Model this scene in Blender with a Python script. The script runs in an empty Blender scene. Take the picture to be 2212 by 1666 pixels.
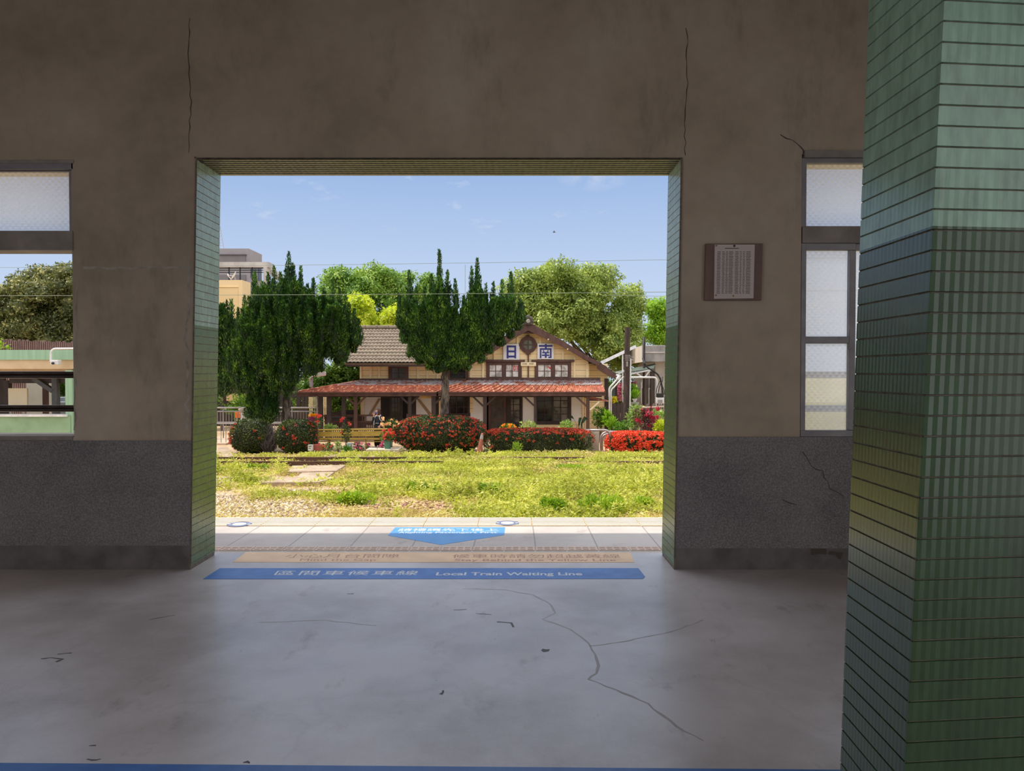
import bpy, math, random
import numpy as np
from mathutils import Vector, Matrix

random.seed(11)
RNG = np.random.default_rng(11)
scene = bpy.context.scene
COL = scene.collection

# ------------------------------------------------------------------ camera
W, H, F = 2212, 1666, 1600.0
CAM_H = 1.6
PITCH = -math.atan(30.0 / F)
cam_data = bpy.data.cameras.new('camera')
cam_data.sensor_width = 36.0
cam_data.lens = 36.0 * F / W
cam_data.clip_end = 500
cam = bpy.data.objects.new('camera', cam_data)
cam.location = (0, 0, CAM_H)
cam.rotation_euler = (math.pi / 2 + PITCH, 0, 0)
COL.objects.link(cam)
scene.camera = cam
scene.view_settings.view_transform = 'Standard'
scene.view_settings.look = 'None'
scene.view_settings.gamma = 1.0
scene.view_settings.use_curve_mapping = False
scene.view_settings.exposure = 0.0


def S(r, g, b):
    """8-bit display colour -> linear rgba"""
    f = lambda c: (c / 255 / 12.92) if c / 255 <= 0.04045 else ((c / 255 + 0.055) / 1.055) ** 2.4
    return (f(r), f(g), f(b), 1.0)


# ------------------------------------------------------------------ sky and sun
SUN_DIR = Vector((-0.46, 0.06, 0.88)).normalized()     # towards the sun
wd = bpy.data.worlds.new('sky')
scene.world = wd
wd.use_nodes = True
nt = wd.node_tree
nt.nodes.clear()
out = nt.nodes.new('ShaderNodeOutputWorld')
bg = nt.nodes.new('ShaderNodeBackground')
tc = nt.nodes.new('ShaderNodeTexCoord')
sep = nt.nodes.new('ShaderNodeSeparateXYZ')
nt.links.new(tc.outputs['Generated'], sep.inputs[0])
ramp = nt.nodes.new('ShaderNodeValToRGB')
ramp.color_ramp.elements[0].position = 0.0
ramp.color_ramp.elements[0].color = S(208, 221, 242)
ramp.color_ramp.elements[1].position = 0.135
ramp.color_ramp.elements[1].color = S(190, 210, 240)
e = ramp.color_ramp.elements.new(0.29); e.color = S(146, 178, 226)
e = ramp.color_ramp.elements.new(0.50); e.color = S(150, 182, 228)
nt.links.new(sep.outputs['Z'], ramp.inputs[0])
# unseen overhead sky, brightened to add fill light
zr = nt.nodes.new('ShaderNodeMapRange')
zr.inputs['From Min'].default_value = 0.34
zr.inputs['From Max'].default_value = 0.75
nt.links.new(sep.outputs['Z'], zr.inputs['Value'])
hi = nt.nodes.new('ShaderNodeMix'); hi.data_type = 'RGBA'
hi.inputs['B'].default_value = (1.80, 1.83, 1.92, 1)
nt.links.new(zr.outputs[0], hi.inputs['Factor'])
nt.links.new(ramp.outputs[0], hi.inputs['A'])
# small wisps of cloud low in the sky
mp = nt.nodes.new('ShaderNodeMapping')
mp.inputs['Scale'].default_value = (5.0, 5.0, 13.0)
nt.links.new(tc.outputs['Generated'], mp.inputs[0])
nz = nt.nodes.new('ShaderNodeTexNoise')
nz.inputs['Scale'].default_value = 2.4
nz.inputs['Detail'].default_value = 7
nz.inputs['Roughness'].default_value = 0.6
nt.links.new(mp.outputs[0], nz.inputs[0])
cr = nt.nodes.new('ShaderNodeMapRange')
cr.inputs['From Min'].default_value = 0.62
cr.inputs['From Max'].default_value = 0.80
cr.inputs['To Max'].default_value = 0.55
nt.links.new(nz.outputs[0], cr.inputs['Value'])
cl = nt.nodes.new('ShaderNodeMix'); cl.data_type = 'RGBA'
cl.inputs['B'].default_value = (0.80, 0.83, 0.90, 1)
nt.links.new(cr.outputs[0], cl.inputs['Factor'])
nt.links.new(hi.outputs['Result'], cl.inputs['A'])
# a small wisp of cloud high on the right
wv = nt.nodes.new('ShaderNodeVectorMath'); wv.operation = 'DISTANCE'
_d = Vector(((1285 - W / 2) / F, 1.0, (803 - 374) / F)).normalized()
wm = nt.nodes.new('ShaderNodeMapping'); wm.inputs['Scale'].default_value = (1.0, 1.0, 2.2)
nt.links.new(tc.outputs['Generated'], wm.inputs[0])
wv.inputs[1].default_value = (_d.x, _d.y, _d.z * 2.2)
nt.links.new(wm.outputs[0], wv.inputs[0])
wr = nt.nodes.new('ShaderNodeMapRange')
wr.inputs['From Min'].default_value = 0.055; wr.inputs['From Max'].default_value = 0.0
nt.links.new(wv.outputs['Value'], wr.inputs['Value'])
wn = nt.nodes.new('ShaderNodeTexNoise'); wn.inputs['Scale'].default_value = 26; wn.inputs['Detail'].default_value = 8; wn.inputs['Roughness'].default_value = 0.65
nt.links.new(wm.outputs[0], wn.inputs[0])
wk = nt.nodes.new('ShaderNodeMapRange'); wk.inputs['From Min'].default_value = 0.40; wk.inputs['From Max'].default_value = 0.75; wk.inputs['To Max'].default_value = 1.0
nt.links.new(wn.outputs[0], wk.inputs['Value'])
wx = nt.nodes.new('ShaderNodeMath'); wx.operation = 'MULTIPLY'
nt.links.new(wr.outputs[0], wx.inputs[0]); nt.links.new(wk.outputs[0], wx.inputs[1])
wc = nt.nodes.new('ShaderNodeMix'); wc.data_type = 'RGBA'; wc.inputs['B'].default_value = (0.78, 0.80, 0.87, 1)
nt.links.new(wx.outputs[0], wc.inputs['Factor']); nt.links.new(cl.outputs['Result'], wc.inputs['A'])
cl = wc
# unseen sky behind the camera, brightened to light the hall
yr = nt.nodes.new('ShaderNodeMapRange')
yr.inputs['From Min'].default_value = 0.05
yr.inputs['From Max'].default_value = -0.55
nt.links.new(sep.outputs['Y'], yr.inputs['Value'])
bk = nt.nodes.new('ShaderNodeMix'); bk.data_type = 'RGBA'
bk.inputs['B'].default_value = (1.42, 1.42, 1.46, 1)
nt.links.new(yr.outputs[0], bk.inputs['Factor'])
nt.links.new(cl.outputs['Result'], bk.inputs['A'])
nt.links.new(bk.outputs['Result'], bg.inputs[0])
bg.inputs[1].default_value = 1.0
nt.links.new(bg.outputs[0], out.inputs[0])

sun_d = bpy.data.lights.new('sun', 'SUN')
sun_d.energy = 4.0
sun_d.angle = math.radians(0.7)
sun_d.color = (1.0, 0.93, 0.80)
sun = bpy.data.objects.new('sun', sun_d)
sun.rotation_euler = (-SUN_DIR).to_track_quat('-Z', 'Y').to_euler()
sun.location = (-10, 5, 40)
COL.objects.link(sun)


# ------------------------------------------------------------------ geometry helpers
CP, SP = math.cos(PITCH), math.sin(PITCH)


def ray(px, py):
    dx, dy = (px - W / 2) / F, (H / 2 - py) / F
    return Vector((dx, CP - dy * SP, SP + dy * CP))


def P(px, py, Y):
    """place at distance Y that the photo shows at (px, py)"""
    d = ray(px, py)
    return Vector((0, 0, CAM_H)) + d * (Y / d.y)


def G(px, py, z):
    """place on the level z that the photo shows at (px, py)"""
    d = ray(px, py)
    return Vector((0, 0, CAM_H)) + d * ((z - CAM_H) / d.z)


def proj(p):
    v = np.asarray(p, float) - np.array([0, 0, CAM_H])
    f = v[..., 1] * CP + v[..., 2] * SP
    u = -v[..., 1] * SP + v[..., 2] * CP
    return W / 2 + F * v[..., 0] / f, H / 2 - F * u / f


class MB:
    def __init__(self):
        self.v, self.f, self.m, self.nb = [], [], [], 0

    def add(self, vs, fs, mi=0):
        n = len(self.v)
        self.v += [tuple(p) for p in vs]
        self.f += [tuple(i + n for i in f) for f in fs]
        self.m += [mi] * len(fs)
        return self

    def box(self, x0, x1, y0, y1, z0, z1, mi=0):
        if x0 > x1: x0, x1 = x1, x0
        if y0 > y1: y0, y1 = y1, y0
        if z0 > z1: z0, z1 = z1, z0
        vs = [(x0, y0, z0), (x1, y0, z0), (x1, y1, z0), (x0, y1, z0),
              (x0, y0, z1), (x1, y0, z1), (x1, y1, z1), (x0, y1, z1)]
        return self.add(vs, [(0, 3, 2, 1), (4, 5, 6, 7), (0, 1, 5, 4), (1, 2, 6, 5), (2, 3, 7, 6), (3, 0, 4, 7)], mi)

    def fbox(self, x0, y0, x1, y1, Y, depth=0.1, mi=0):
        """box whose front face fills the photo rectangle x0..x1, y0..y1 at distance Y"""
        if depth > 0.012:                       # stagger crossing bars so no faces coincide
            Y = Y + 0.0035 * (self.nb % 6)
        else:
            Y = Y - 0.0008 * (self.nb % 10)
        self.nb += 1
        a, b = P(x0, y1, Y), P(x1, y0, Y)
        return self.box(a.x, b.x, Y, Y + depth, a.z, b.z, mi)

    def prism(self, pts, off, mi=0):
        n = len(pts)
        off = Vector(off)
        a = [Vector(p) for p in pts]
        vs = a + [p + off for p in a]
        fs = [tuple(range(n)), tuple(range(2 * n - 1, n - 1, -1))]
        fs += [(i, i + n, (i + 1) % n + n, (i + 1) % n) for i in range(n)]
        return self.add(vs, fs, mi)

    def fprism(self, pp, Y, depth=0.1, mi=0):
        return self.prism([P(x, y, Y) for x, y in pp], (0, depth, 0), mi)

    def bar(self, p0, p1, w, h=None, mi=0, up=(0, 0, 1)):
        p0, p1 = Vector(p0), Vector(p1)
        h = w if h is None else h
        d = (p1 - p0).normalized()
        u = Vector(up)
        s = d.cross(u)
        if s.length < 1e-3:
            s = d.cross(Vector((0, 1, 0)))
        s.normalize()
        t = s.cross(d)
        vs = []
        for p in (p0, p1):
            for a, b in ((-1, -1), (1, -1), (1, 1), (-1, 1)):
                vs.append(p + s * (a * w / 2) + t * (b * h / 2))
        return self.add(vs, [(0, 1, 2, 3), (7, 6, 5, 4), (0, 4, 5, 1), (1, 5, 6, 2), (2, 6, 7, 3), (3, 7, 4, 0)], mi)

    def tube(self, pts, r, n=8, mi=0, closed=False):
        pts = [Vector(p) for p in pts]
        k = len(pts)
        rs = r if isinstance(r, (list, tuple)) else [r] * k
        vs, ref = [], None
        for i, p in enumerate(pts):
            a = pts[max(i - 1, 0)]
            b = pts[min(i + 1, k - 1)]
            d = (b - a).normalized()
            if ref is None:
                ref = Vector((0, 0, 1)) if abs(d.z) < 0.9 else Vector((1, 0, 0))
            s = d.cross(ref).normalized()
            t = s.cross(d).normalized()
            ref = t
            for j in range(n):
                an = 2 * math.pi * j / n
                vs.append(p + (s * math.cos(an) + t * math.sin(an)) * rs[i])
        fs = []
        for i in range(k - 1):
            for j in range(n):
                fs.append((i * n + j, i * n + (j + 1) % n, (i + 1) * n + (j + 1) % n, (i + 1) * n + j))
        fs.append(tuple(range(n - 1, -1, -1)))
        fs.append(tuple(range((k - 1) * n, k * n)))
        return self.add(vs, fs, mi)

    def lathe(self, prof, c, n=20, mi=0, axis='z'):
        vs, fs = [], []
        c = Vector(c)
        for r, z in prof:
            for j in range(n):
                a = 2 * math.pi * j / n
                p = Vector((r * math.cos(a), r * math.sin(a), z))
                if axis == 'y':
                    p = Vector((p.x, p.z, p.y))
                vs.append(c + p)
        k = len(prof)
        for i in range(k - 1):
            for j in range(n):
                fs.append((i * n + j, i * n + (j + 1) % n, (i + 1) * n + (j + 1) % n, (i + 1) * n + j))
        if prof[0][0] > 1e-5: fs.append(tuple(range(n - 1, -1, -1)))
        if prof[-1][0] > 1e-5: fs.append(tuple(range((k - 1) * n, k * n)))
        return self.add(vs, fs, mi)

    def ball(self, c, r, n=12, m=8, mi=0):
        rx, ry, rz = (r, r, r) if not isinstance(r, (tuple, list)) else r
        vs, fs = [], []
        c = Vector(c)
        for i in range(m + 1):
            th = math.pi * i / m
            for j in range(n):
                a = 2 * math.pi * j / n
                vs.append(c + Vector((rx * math.sin(th) * math.cos(a), ry * math.sin(th) * math.sin(a), rz * math.cos(th))))
        for i in range(m):
            for j in range(n):
                fs.append((i * n + j, (i + 1) * n + j, (i + 1) * n + (j + 1) % n, i * n + (j + 1) % n))
        return self.add(vs, fs, mi)

    def sheet(self, p00, p10, p01, p11, us, vs_, hf, mi=0, mf=None):
        """surface over a 4-corner patch, pushed along its normal by hf(u, v)"""
        p00, p10, p01, p11 = map(Vector, (p00, p10, p01, p11))
        nrm = (p10 - p00).cross(p01 - p00).normalized()
        nu, nv = len(us), len(vs_)
        vv = []
        for v in vs_:
            for u in us:
                p = (p00 * (1 - u) + p10 * u) * (1 - v) + (p01 * (1 - u) + p11 * u) * v
                vv.append(p + nrm * hf(u, v))
        n0 = len(self.v)
        self.v += [tuple(p) for p in vv]
        for j in range(nv - 1):
            for i in range(nu - 1):
                self.f.append((n0 + j * nu + i, n0 + j * nu + i + 1, n0 + (j + 1) * nu + i + 1, n0 + (j + 1) * nu + i))
                self.m.append(mf(i, j) if mf else mi)
        return self

    def build(self, name, mat, parent=None, smooth=False, bevel=0.0):
        me = bpy.data.meshes.new(name)
        v = self.v
        o = bpy.data.objects.new(name, me)
        COL.objects.link(o)
        if parent is not None:
            w = wloc(parent)
            v = [(p[0] - w.x, p[1] - w.y, p[2] - w.z) for p in v]
            o.parent = parent
        me.from_pydata(v, [], self.f)
        mats = mat if isinstance(mat, (list, tuple)) else [mat]
        for m_ in mats:
            me.materials.append(m_)
        if len(mats) > 1:
            me.polygons.foreach_set('material_index', self.m)
        if smooth:
            me.polygons.foreach_set('use_smooth', [True] * len(me.polygons))
        if bevel > 0:
            b = o.modifiers.new('bevel', 'BEVEL')
            b.width = bevel; b.segments = 2; b.limit_method = 'ANGLE'
        me.update()
        return o


def wloc(o):
    p = Vector(o.location)
    while o.parent is not None:
        o = o.parent
        p += o.location
    return p


def tag(o, label, cat, group=None, kind=None):
    if label: o['label'] = label
    if cat: o['category'] = cat
    if group: o['group'] = group
    if kind: o['kind'] = kind
    return o


def thing(name, label, cat, loc, group=None, kind=None):
    o = bpy.data.objects.new(name, None)
    o.empty_display_size = 0.1
    o.location = Vector(loc)
    COL.objects.link(o)
    return tag(o, label, cat, group, kind)


def base_of(mb):
    a = np.array(mb.v)
    return Vector(((a[:, 0].min() + a[:, 0].max()) / 2, (a[:, 1].min() + a[:, 1].max()) / 2, a[:, 2].min()))


def single(name, mb, mat, label, cat, group=None, kind=None, smooth=False, bevel=0.0):
    b = base_of(mb)
    mb.v = [(p[0] - b.x, p[1] - b.y, p[2] - b.z) for p in mb.v]
    o = mb.build(name, mat, None, smooth, bevel)
    o.location = b
    return tag(o, label, cat, group, kind)


def struct(name, mb, mat, parent=None, smooth=False, bevel=0.0):
    o = mb.build(name, mat, parent, smooth, bevel)
    if parent is None:
        o['kind'] = 'structure'
    return o


def np_mesh(name, verts, quads, mat, parent=None, tris=False):
    """fast mesh from arrays"""
    verts = np.asarray(verts, np.float32)
    if parent is not None:
        verts = verts - np.array(wloc(parent), np.float32)
    k = quads.shape[1]
    me = bpy.data.meshes.new(name)
    me.vertices.add(len(verts)); me.vertices.foreach_set('co', verts.ravel())
    me.loops.add(quads.size); me.loops.foreach_set('vertex_index', quads.astype(np.int32).ravel())
    me.polygons.add(len(quads))
    me.polygons.foreach_set('loop_start', np.arange(0, quads.size, k, dtype=np.int32))
    me.polygons.foreach_set('loop_total', np.full(len(quads), k, np.int32))
    me.update(calc_edges=True)
    me.materials.append(mat)
    o = bpy.data.objects.new(name, me)
    COL.objects.link(o)
    if parent is not None: o.parent = parent
    return o


def unit(a):
    return a / np.maximum(np.linalg.norm(a, axis=-1, keepdims=True), 1e-9)


def leaf_arrays(c, d, n, L, Wd, bend=0.25):
    """diamond leaves: base c, axis d, facing n"""
    N = len(c)
    d = unit(d)
    s = unit(np.cross(d, n))
    nn = np.cross(s, d)
    L = np.broadcast_to(np.asarray(L, float), (N,))[:, None]
    Wd = np.broadcast_to(np.asarray(Wd, float), (N,))[:, None]
    v = np.empty((N, 4, 3))
    v[:, 0] = c
    v[:, 1] = c + d * L * 0.45 - s * Wd * 0.5
    v[:, 2] = c + d * L - nn * L * bend
    v[:, 3] = c + d * L * 0.45 + s * Wd * 0.5
    q = np.arange(N * 4).reshape(N, 4)
    return v.reshape(-1, 3), q


def merge(lst):
    vs, qs, n = [], [], 0
    for v, q in lst:
        vs.append(v); qs.append(q + n); n += len(v)
    return np.concatenate(vs), np.concatenate(qs)


def in_poly(px, py, poly):
    px = np.asarray(px, float); py = np.asarray(py, float)
    r = np.zeros(px.shape, bool)
    n = len(poly)
    for i in range(n):
        x0, y0 = poly[i]; x1, y1 = poly[(i + 1) % n]
        c = (y0 > py) != (y1 > py)
        xi = (x1 - x0) * (py - y0) / ((y1 - y0) if y1 != y0 else 1e-9) + x0
        r ^= c & (px < xi)
    return r


def rdir(n):
    return unit(RNG.normal(size=(n, 3)))


# ------------------------------------------------------------------ writing
def text_mesh(s, offset=0.0, space=1.0):
    cu = bpy.data.curves.new('text', 'FONT')
    cu.body = s
    cu.size = 1.0
    cu.offset = offset
    cu.space_character = space
    cu.resolution_u = 3
    ob = bpy.data.objects.new('text', cu)
    COL.objects.link(ob)
    dg = bpy.context.evaluated_depsgraph_get()
    dg.update()
    me = bpy.data.meshes.new_from_object(ob.evaluated_get(dg))
    v = np.array([tuple(p.co) for p in me.vertices]) if len(me.vertices) else np.zeros((0, 3))
    f = [tuple(p.vertices) for p in me.polygons]
    bpy.data.objects.remove(ob); bpy.data.curves.remove(cu); bpy.data.meshes.remove(me)
    return v, f


def put_text(mb, s, p00, p10, p01, p11, offset=0.0, thick=None, space=1.0):
    """the words fill the patch p00 (bottom left) .. p11 (top right)"""
    v, f = text_mesh(s, offset, space)
    if len(v) == 0: return mb
    lo, hi = v.min(0), v.max(0)
    p00, p10, p01, p11 = map(Vector, (p00, p10, p01, p11))
    vs = []
    for p in v:
        u = (p[0] - lo[0]) / max(hi[0] - lo[0], 1e-6)
        w = (p[1] - lo[1]) / max(hi[1] - lo[1], 1e-6)
        vs.append((p00 * (1 - u) + p10 * u) * (1 - w) + (p01 * (1 - u) + p11 * u) * w)
    return mb.add(vs, f)


# ------------------------------------------------------------------ materials
MATS = {}


def nodes_of(name):
    m = bpy.data.materials.new(name)
    m.use_nodes = True
    t = m.node_tree
    t.nodes.clear()
    o = t.nodes.new('ShaderNodeOutputMaterial')
    b = t.nodes.new('ShaderNodeBsdfPrincipled')
    t.links.new(b.outputs[0], o.inputs[0])
    MATS[name] = m
    return m, t, b, o


def noise(t, scale, detail=4, rough=0.55, stretch=None, coord='Object'):
    c = t.nodes.new('ShaderNodeTexCoord')
    n = t.nodes.new('ShaderNodeTexNoise')
    n.inputs['Scale'].default_value = scale
    n.inputs['Detail'].default_value = detail
    n.inputs['Roughness'].default_value = rough
    if coord == 'World':
        g = t.nodes.new('ShaderNodeNewGeometry')
        src = g.outputs['Position']
    else:
        src = c.outputs[coord]
    if stretch:
        mp_ = t.nodes.new('ShaderNodeMapping')
        mp_.inputs['Scale'].default_value = stretch
        t.links.new(src, mp_.inputs[0]); src = mp_.outputs[0]
    t.links.new(src, n.inputs['Vector'])
    return n


def ramp_of(t, src, stops):
    r = t.nodes.new('ShaderNodeValToRGB')
    el = r.color_ramp.elements
    el[0].position, el[0].color = stops[0]
    el[1].position, el[1].color = stops[1]
    for p_, c_ in stops[2:]:
        e_ = el.new(p_); e_.color = c_
    t.links.new(src, r.inputs[0])
    return r


def mixc(t, fac, a, b, mode='MIX'):
    m = t.nodes.new('ShaderNodeMix'); m.data_type = 'RGBA'; m.blend_type = mode
    for key, val in (('Factor', fac), ('A', a), ('B', b)):
        s = m.inputs[key]
        if hasattr(val, 'node'): t.links.new(val, s)
        else: s.default_value = val
    return m.outputs['Result']


def bump(t, b, src, strength, dist=0.01):
    n = t.nodes.new('ShaderNodeBump')
    n.inputs['Strength'].default_value = strength
    n.inputs['Distance'].default_value = dist
    t.links.new(src, n.inputs['Height'])
    t.links.new(n.outputs[0], b.inputs['Normal'])


def pm(name, c1, c2=None, scale=6.0, rough=0.6, bmp=0.0, bdist=0.01, metal=0.0, stretch=None, lo=0.35, hi=0.65, spec=0.5, detail=5):
    """two-tone worn surface"""
    if name in MATS: return MATS[name]
    m, t, b, o = nodes_of(name)
    n = noise(t, scale, detail, 0.6, stretch, 'World')
    r = ramp_of(t, n.outputs[0], [(lo, c1), (hi, c2 or c1)])
    t.links.new(r.outputs[0], b.inputs['Base Color'])
    b.inputs['Roughness'].default_value = rough
    b.inputs['Metallic'].default_value = metal
    b.inputs['Specular IOR Level'].default_value = spec
    if bmp: bump(t, b, n.outputs[0], bmp, bdist)
    return m


def leafmat(name, c1, c2, c3=None, trans=0.35, scale=1.2, rough=0.45):
    """leaves: colour varies from leaf to leaf and from bough to bough"""
    m, t, b, o = nodes_of(name)
    g = t.nodes.new('ShaderNodeNewGeometry')
    n = noise(t, scale, 3, 0.6, None, 'World')
    a = t.nodes.new('ShaderNodeMath'); a.operation = 'MULTIPLY_ADD'
    t.links.new(g.outputs['Random Per Island'], a.inputs[0])
    a.inputs[1].default_value = 0.55
    h = t.nodes.new('ShaderNodeMath'); h.operation = 'MULTIPLY_ADD'
    t.links.new(n.outputs[0], h.inputs[0]); h.inputs[1].default_value = 1.5; h.inputs[2].default_value = -0.52
    t.links.new(h.outputs[0], a.inputs[2])
    stops = [(0.1, c1), (0.65, c2)] + ([(0.95, c3)] if c3 else [])
    r = ramp_of(t, a.outputs[0], stops)
    t.links.new(r.outputs[0], b.inputs['Base Color'])
    b.inputs['Roughness'].default_value = rough
    b.inputs['Specular IOR Level'].default_value = 0.35
    tr = t.nodes.new('ShaderNodeBsdfTranslucent')
    br = mixc(t, 1.0, r.outputs[0], (1.25, 1.3, 0.8, 1), 'MULTIPLY')
    t.links.new(br, tr.inputs[0])
    mx = t.nodes.new('ShaderNodeMixShader'); mx.inputs[0].default_value = trans
    t.links.new(b.outputs[0], mx.inputs[1]); t.links.new(tr.outputs[0], mx.inputs[2])
    t.links.new(mx.outputs[0], o.inputs[0])
    return m


def plain(name, c, rough=0.5, metal=0.0, spec=0.5):
    if name in MATS: return MATS[name]
    m, t, b, o = nodes_of(name)
    b.inputs['Base Color'].default_value = c
    b.inputs['Roughness'].default_value = rough
    b.inputs['Metallic'].default_value = metal
    b.inputs['Specular IOR Level'].default_value = spec
    return m
# ------------------------------------------------------------------ near building: floor, wall, ceiling, pillar
YW, YB = 5.97, 6.42          # near and far face of the platform wall
YE = 8.10                    # platform edge
GZ = -1.20                   # level of the track bed and the far side
CEIL = 4.62


def XW(px, py): return P(px, py, YW).x
def ZW(py): return P(1106, py, YW).z


def floor_mat(name, base, dark, joints=False, rough=0.30, spec=0.95):
    m, t, b, o = nodes_of(name)
    n1 = noise(t, 0.55, 6, 0.62, None, 'World')
    n2 = noise(t, 3.5, 6, 0.65, (1.0, 0.55, 1.0), 'World')
    n3 = noise(t, 60, 2, 0.5, None, 'World')
    c = mixc(t, ramp_of(t, n1.outputs[0], [(0.42, (0, 0, 0, 1)), (0.62, (0.85, 0.85, 0.85, 1))]).outputs[0], base, dark)
    spots = ramp_of(t, n2.outputs[0], [(0.60, (0, 0, 0, 1)), (0.72, (0.5, 0.5, 0.5, 1))])
    c = mixc(t, spots.outputs[0], c, tuple(0.6 * x for x in dark[:3]) + (1,))
    c = mixc(t, 0.10, c, n3.outputs[0], 'OVERLAY')
    # thin wavy cracks and mop marks
    v = t.nodes.new('ShaderNodeTexVoronoi'); v.feature = 'DISTANCE_TO_EDGE'
    v.inputs['Scale'].default_value = 0.42
    g = t.nodes.new('ShaderNodeNewGeometry')
    ad = t.nodes.new('ShaderNodeVectorMath'); ad.operation = 'ADD'
    n4 = noise(t, 1.6, 5, 0.6, None, 'World')
    sc_ = t.nodes.new('ShaderNodeVectorMath'); sc_.operation = 'SCALE'; sc_.inputs['Scale'].default_value = 1.1
    t.links.new(n4.outputs['Color'], sc_.inputs[0])
    t.links.new(g.outputs['Position'], ad.inputs[0]); t.links.new(sc_.outputs[0], ad.inputs[1])
    t.links.new(ad.outputs[0], v.inputs['Vector'])
    ck = ramp_of(t, v.outputs['Distance'], [(0.0, (0.10, 0.10, 0.10, 1)), (0.014, (0, 0, 0, 1))])
    c = mixc(t, ck.outputs[0], c, tuple(0.45 * x for x in dark[:3]) + (1,))
    if joints:
        sp = t.nodes.new('ShaderNodeSeparateXYZ'); t.links.new(g.outputs['Position'], sp.inputs[0])
        a = t.nodes.new('ShaderNodeMath'); a.operation = 'MULTIPLY_ADD'
        a.inputs[1].default_value = 1 / 0.565; a.inputs[2].default_value = 2.616 / 0.565 + 40
        t.links.new(sp.outputs['X'], a.inputs[0])
        fr = t.nodes.new('ShaderNodeMath'); fr.operation = 'FRACT'; t.links.new(a.outputs[0], fr.inputs[0])
        lt = t.nodes.new('ShaderNodeMath'); lt.operation = 'LESS_THAN'; lt.inputs[1].default_value = 0.022
        t.links.new(fr.outputs[0], lt.inputs[0])
        gy = t.nodes.new('ShaderNodeMath'); gy.operation = 'GREATER_THAN'; gy.inputs[1].default_value = 6.62
        t.links.new(sp.outputs['Y'], gy.inputs[0])
        mu = t.nodes.new('ShaderNodeMath'); mu.operation = 'MULTIPLY'
        t.links.new(lt.outputs[0], mu.inputs[0]); t.links.new(gy.outputs[0], mu.inputs[1])
        m2 = t.nodes.new('ShaderNodeMath'); m2.operation = 'MULTIPLY'; m2.inputs[1].default_value = 0.6
        t.links.new(mu.outputs[0], m2.inputs[0])
        c = mixc(t, m2.outputs[0], c, S(112, 106, 104))
    t.links.new(c, b.inputs['Base Color'])
    rr = t.nodes.new('ShaderNodeMapRange')
    rr.inputs['To Min'].default_value = rough - 0.10; rr.inputs['To Max'].default_value = rough + 0.14
    t.links.new(n2.outputs[0], rr.inputs['Value'])
    t.links.new(rr.outputs[0], b.inputs['Roughness'])
    b.inputs['Specular IOR Level'].default_value = spec
    bump(t, b, n3.outputs[0], 0.06, 0.002)
    return m


M_floor = floor_mat('painted_concrete_floor', S(216, 210, 212), S(166, 156, 154))
M_plat = floor_mat('platform_concrete', S(206, 197, 190), S(176, 166, 160), True, 0.5, 0.5)


def wall_mat():
    m, t, b, o = nodes_of('aged_plaster')
    n1 = noise(t, 0.8, 7, 0.62, None, 'World')
    n2 = noise(t, 9, 5, 0.6, None, 'World')
    n3 = noise(t, 2.3, 6, 0.7, (1, 1, 0.35), 'World')
    c = ramp_of(t, n1.outputs[0], [(0.30, S(162, 147, 128)), (0.52, S(184, 168, 148)), (0.72, S(198, 184, 166))]).outputs[0]
    st = ramp_of(t, n3.outputs[0], [(0.56, (0, 0, 0, 1)), (0.74, (0.42, 0.42, 0.42, 1))])
    c = mixc(t, st.outputs[0], c, S(112, 100, 88))
    c = mixc(t, 0.16, c, n2.outputs[0], 'OVERLAY')
    t.links.new(c, b.inputs['Base Color'])
    b.inputs['Roughness'].default_value = 0.72
    bump(t, b, n2.outputs[0], 0.12, 0.004)
    return m


def dado_mat():
    m, t, b, o = nodes_of('washed_terrazzo')
    n1 = noise(t, 75, 3, 0.7, None, 'World')
    n2 = noise(t, 1.4, 6, 0.65, None, 'World')
    n3 = noise(t, 9, 7, 0.75, (1, 1, 2.2), 'World')
    c = ramp_of(t, n1.outputs[0], [(0.34, S(70, 66, 68)), (0.5, S(128, 121, 120)), (0.66, S(172, 164, 160))]).outputs[0]
    st = ramp_of(t, n3.outputs[0], [(0.54, (0, 0, 0, 1)), (0.68, (0.6, 0.6, 0.6, 1))])
    c = mixc(t, st.outputs[0], c, S(72, 70, 74))
    c = mixc(t, 0.5, c, ramp_of(t, n2.outputs[0], [(0.3, S(108, 106, 110)), (0.7, S(156, 150, 150))]).outputs[0])
    t.links.new(c, b.inputs['Base Color'])
    b.inputs['Roughness'].default_value = 0.8
    bump(t, b, n1.outputs[0], 0.5, 0.006)
    return m


M_wall = wall_mat()
M_dado = dado_mat()
M_skirt = pm('skirting_cement', S(98, 92, 92), S(126, 120, 118), 4, 0.75, 0.2)
M_ceil = pm('ceiling_plaster', S(164, 154, 142), S(182, 172, 158), 1.5, 0.8)
M_conc = pm('window_concrete', S(134, 126, 120), S(162, 153, 146), 5, 0.75, 0.2)
M_alu = pm('aluminium_frame', S(132, 126, 130), S(150, 146, 148), 6, 0.45, 0, 0.01, 0.35)
M_crack = plain('crack_dark', S(88, 78, 70), 0.9)
M_grout = pm('tile_grout', S(136, 124, 110), S(104, 94, 84), 20, 0.85)


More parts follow.
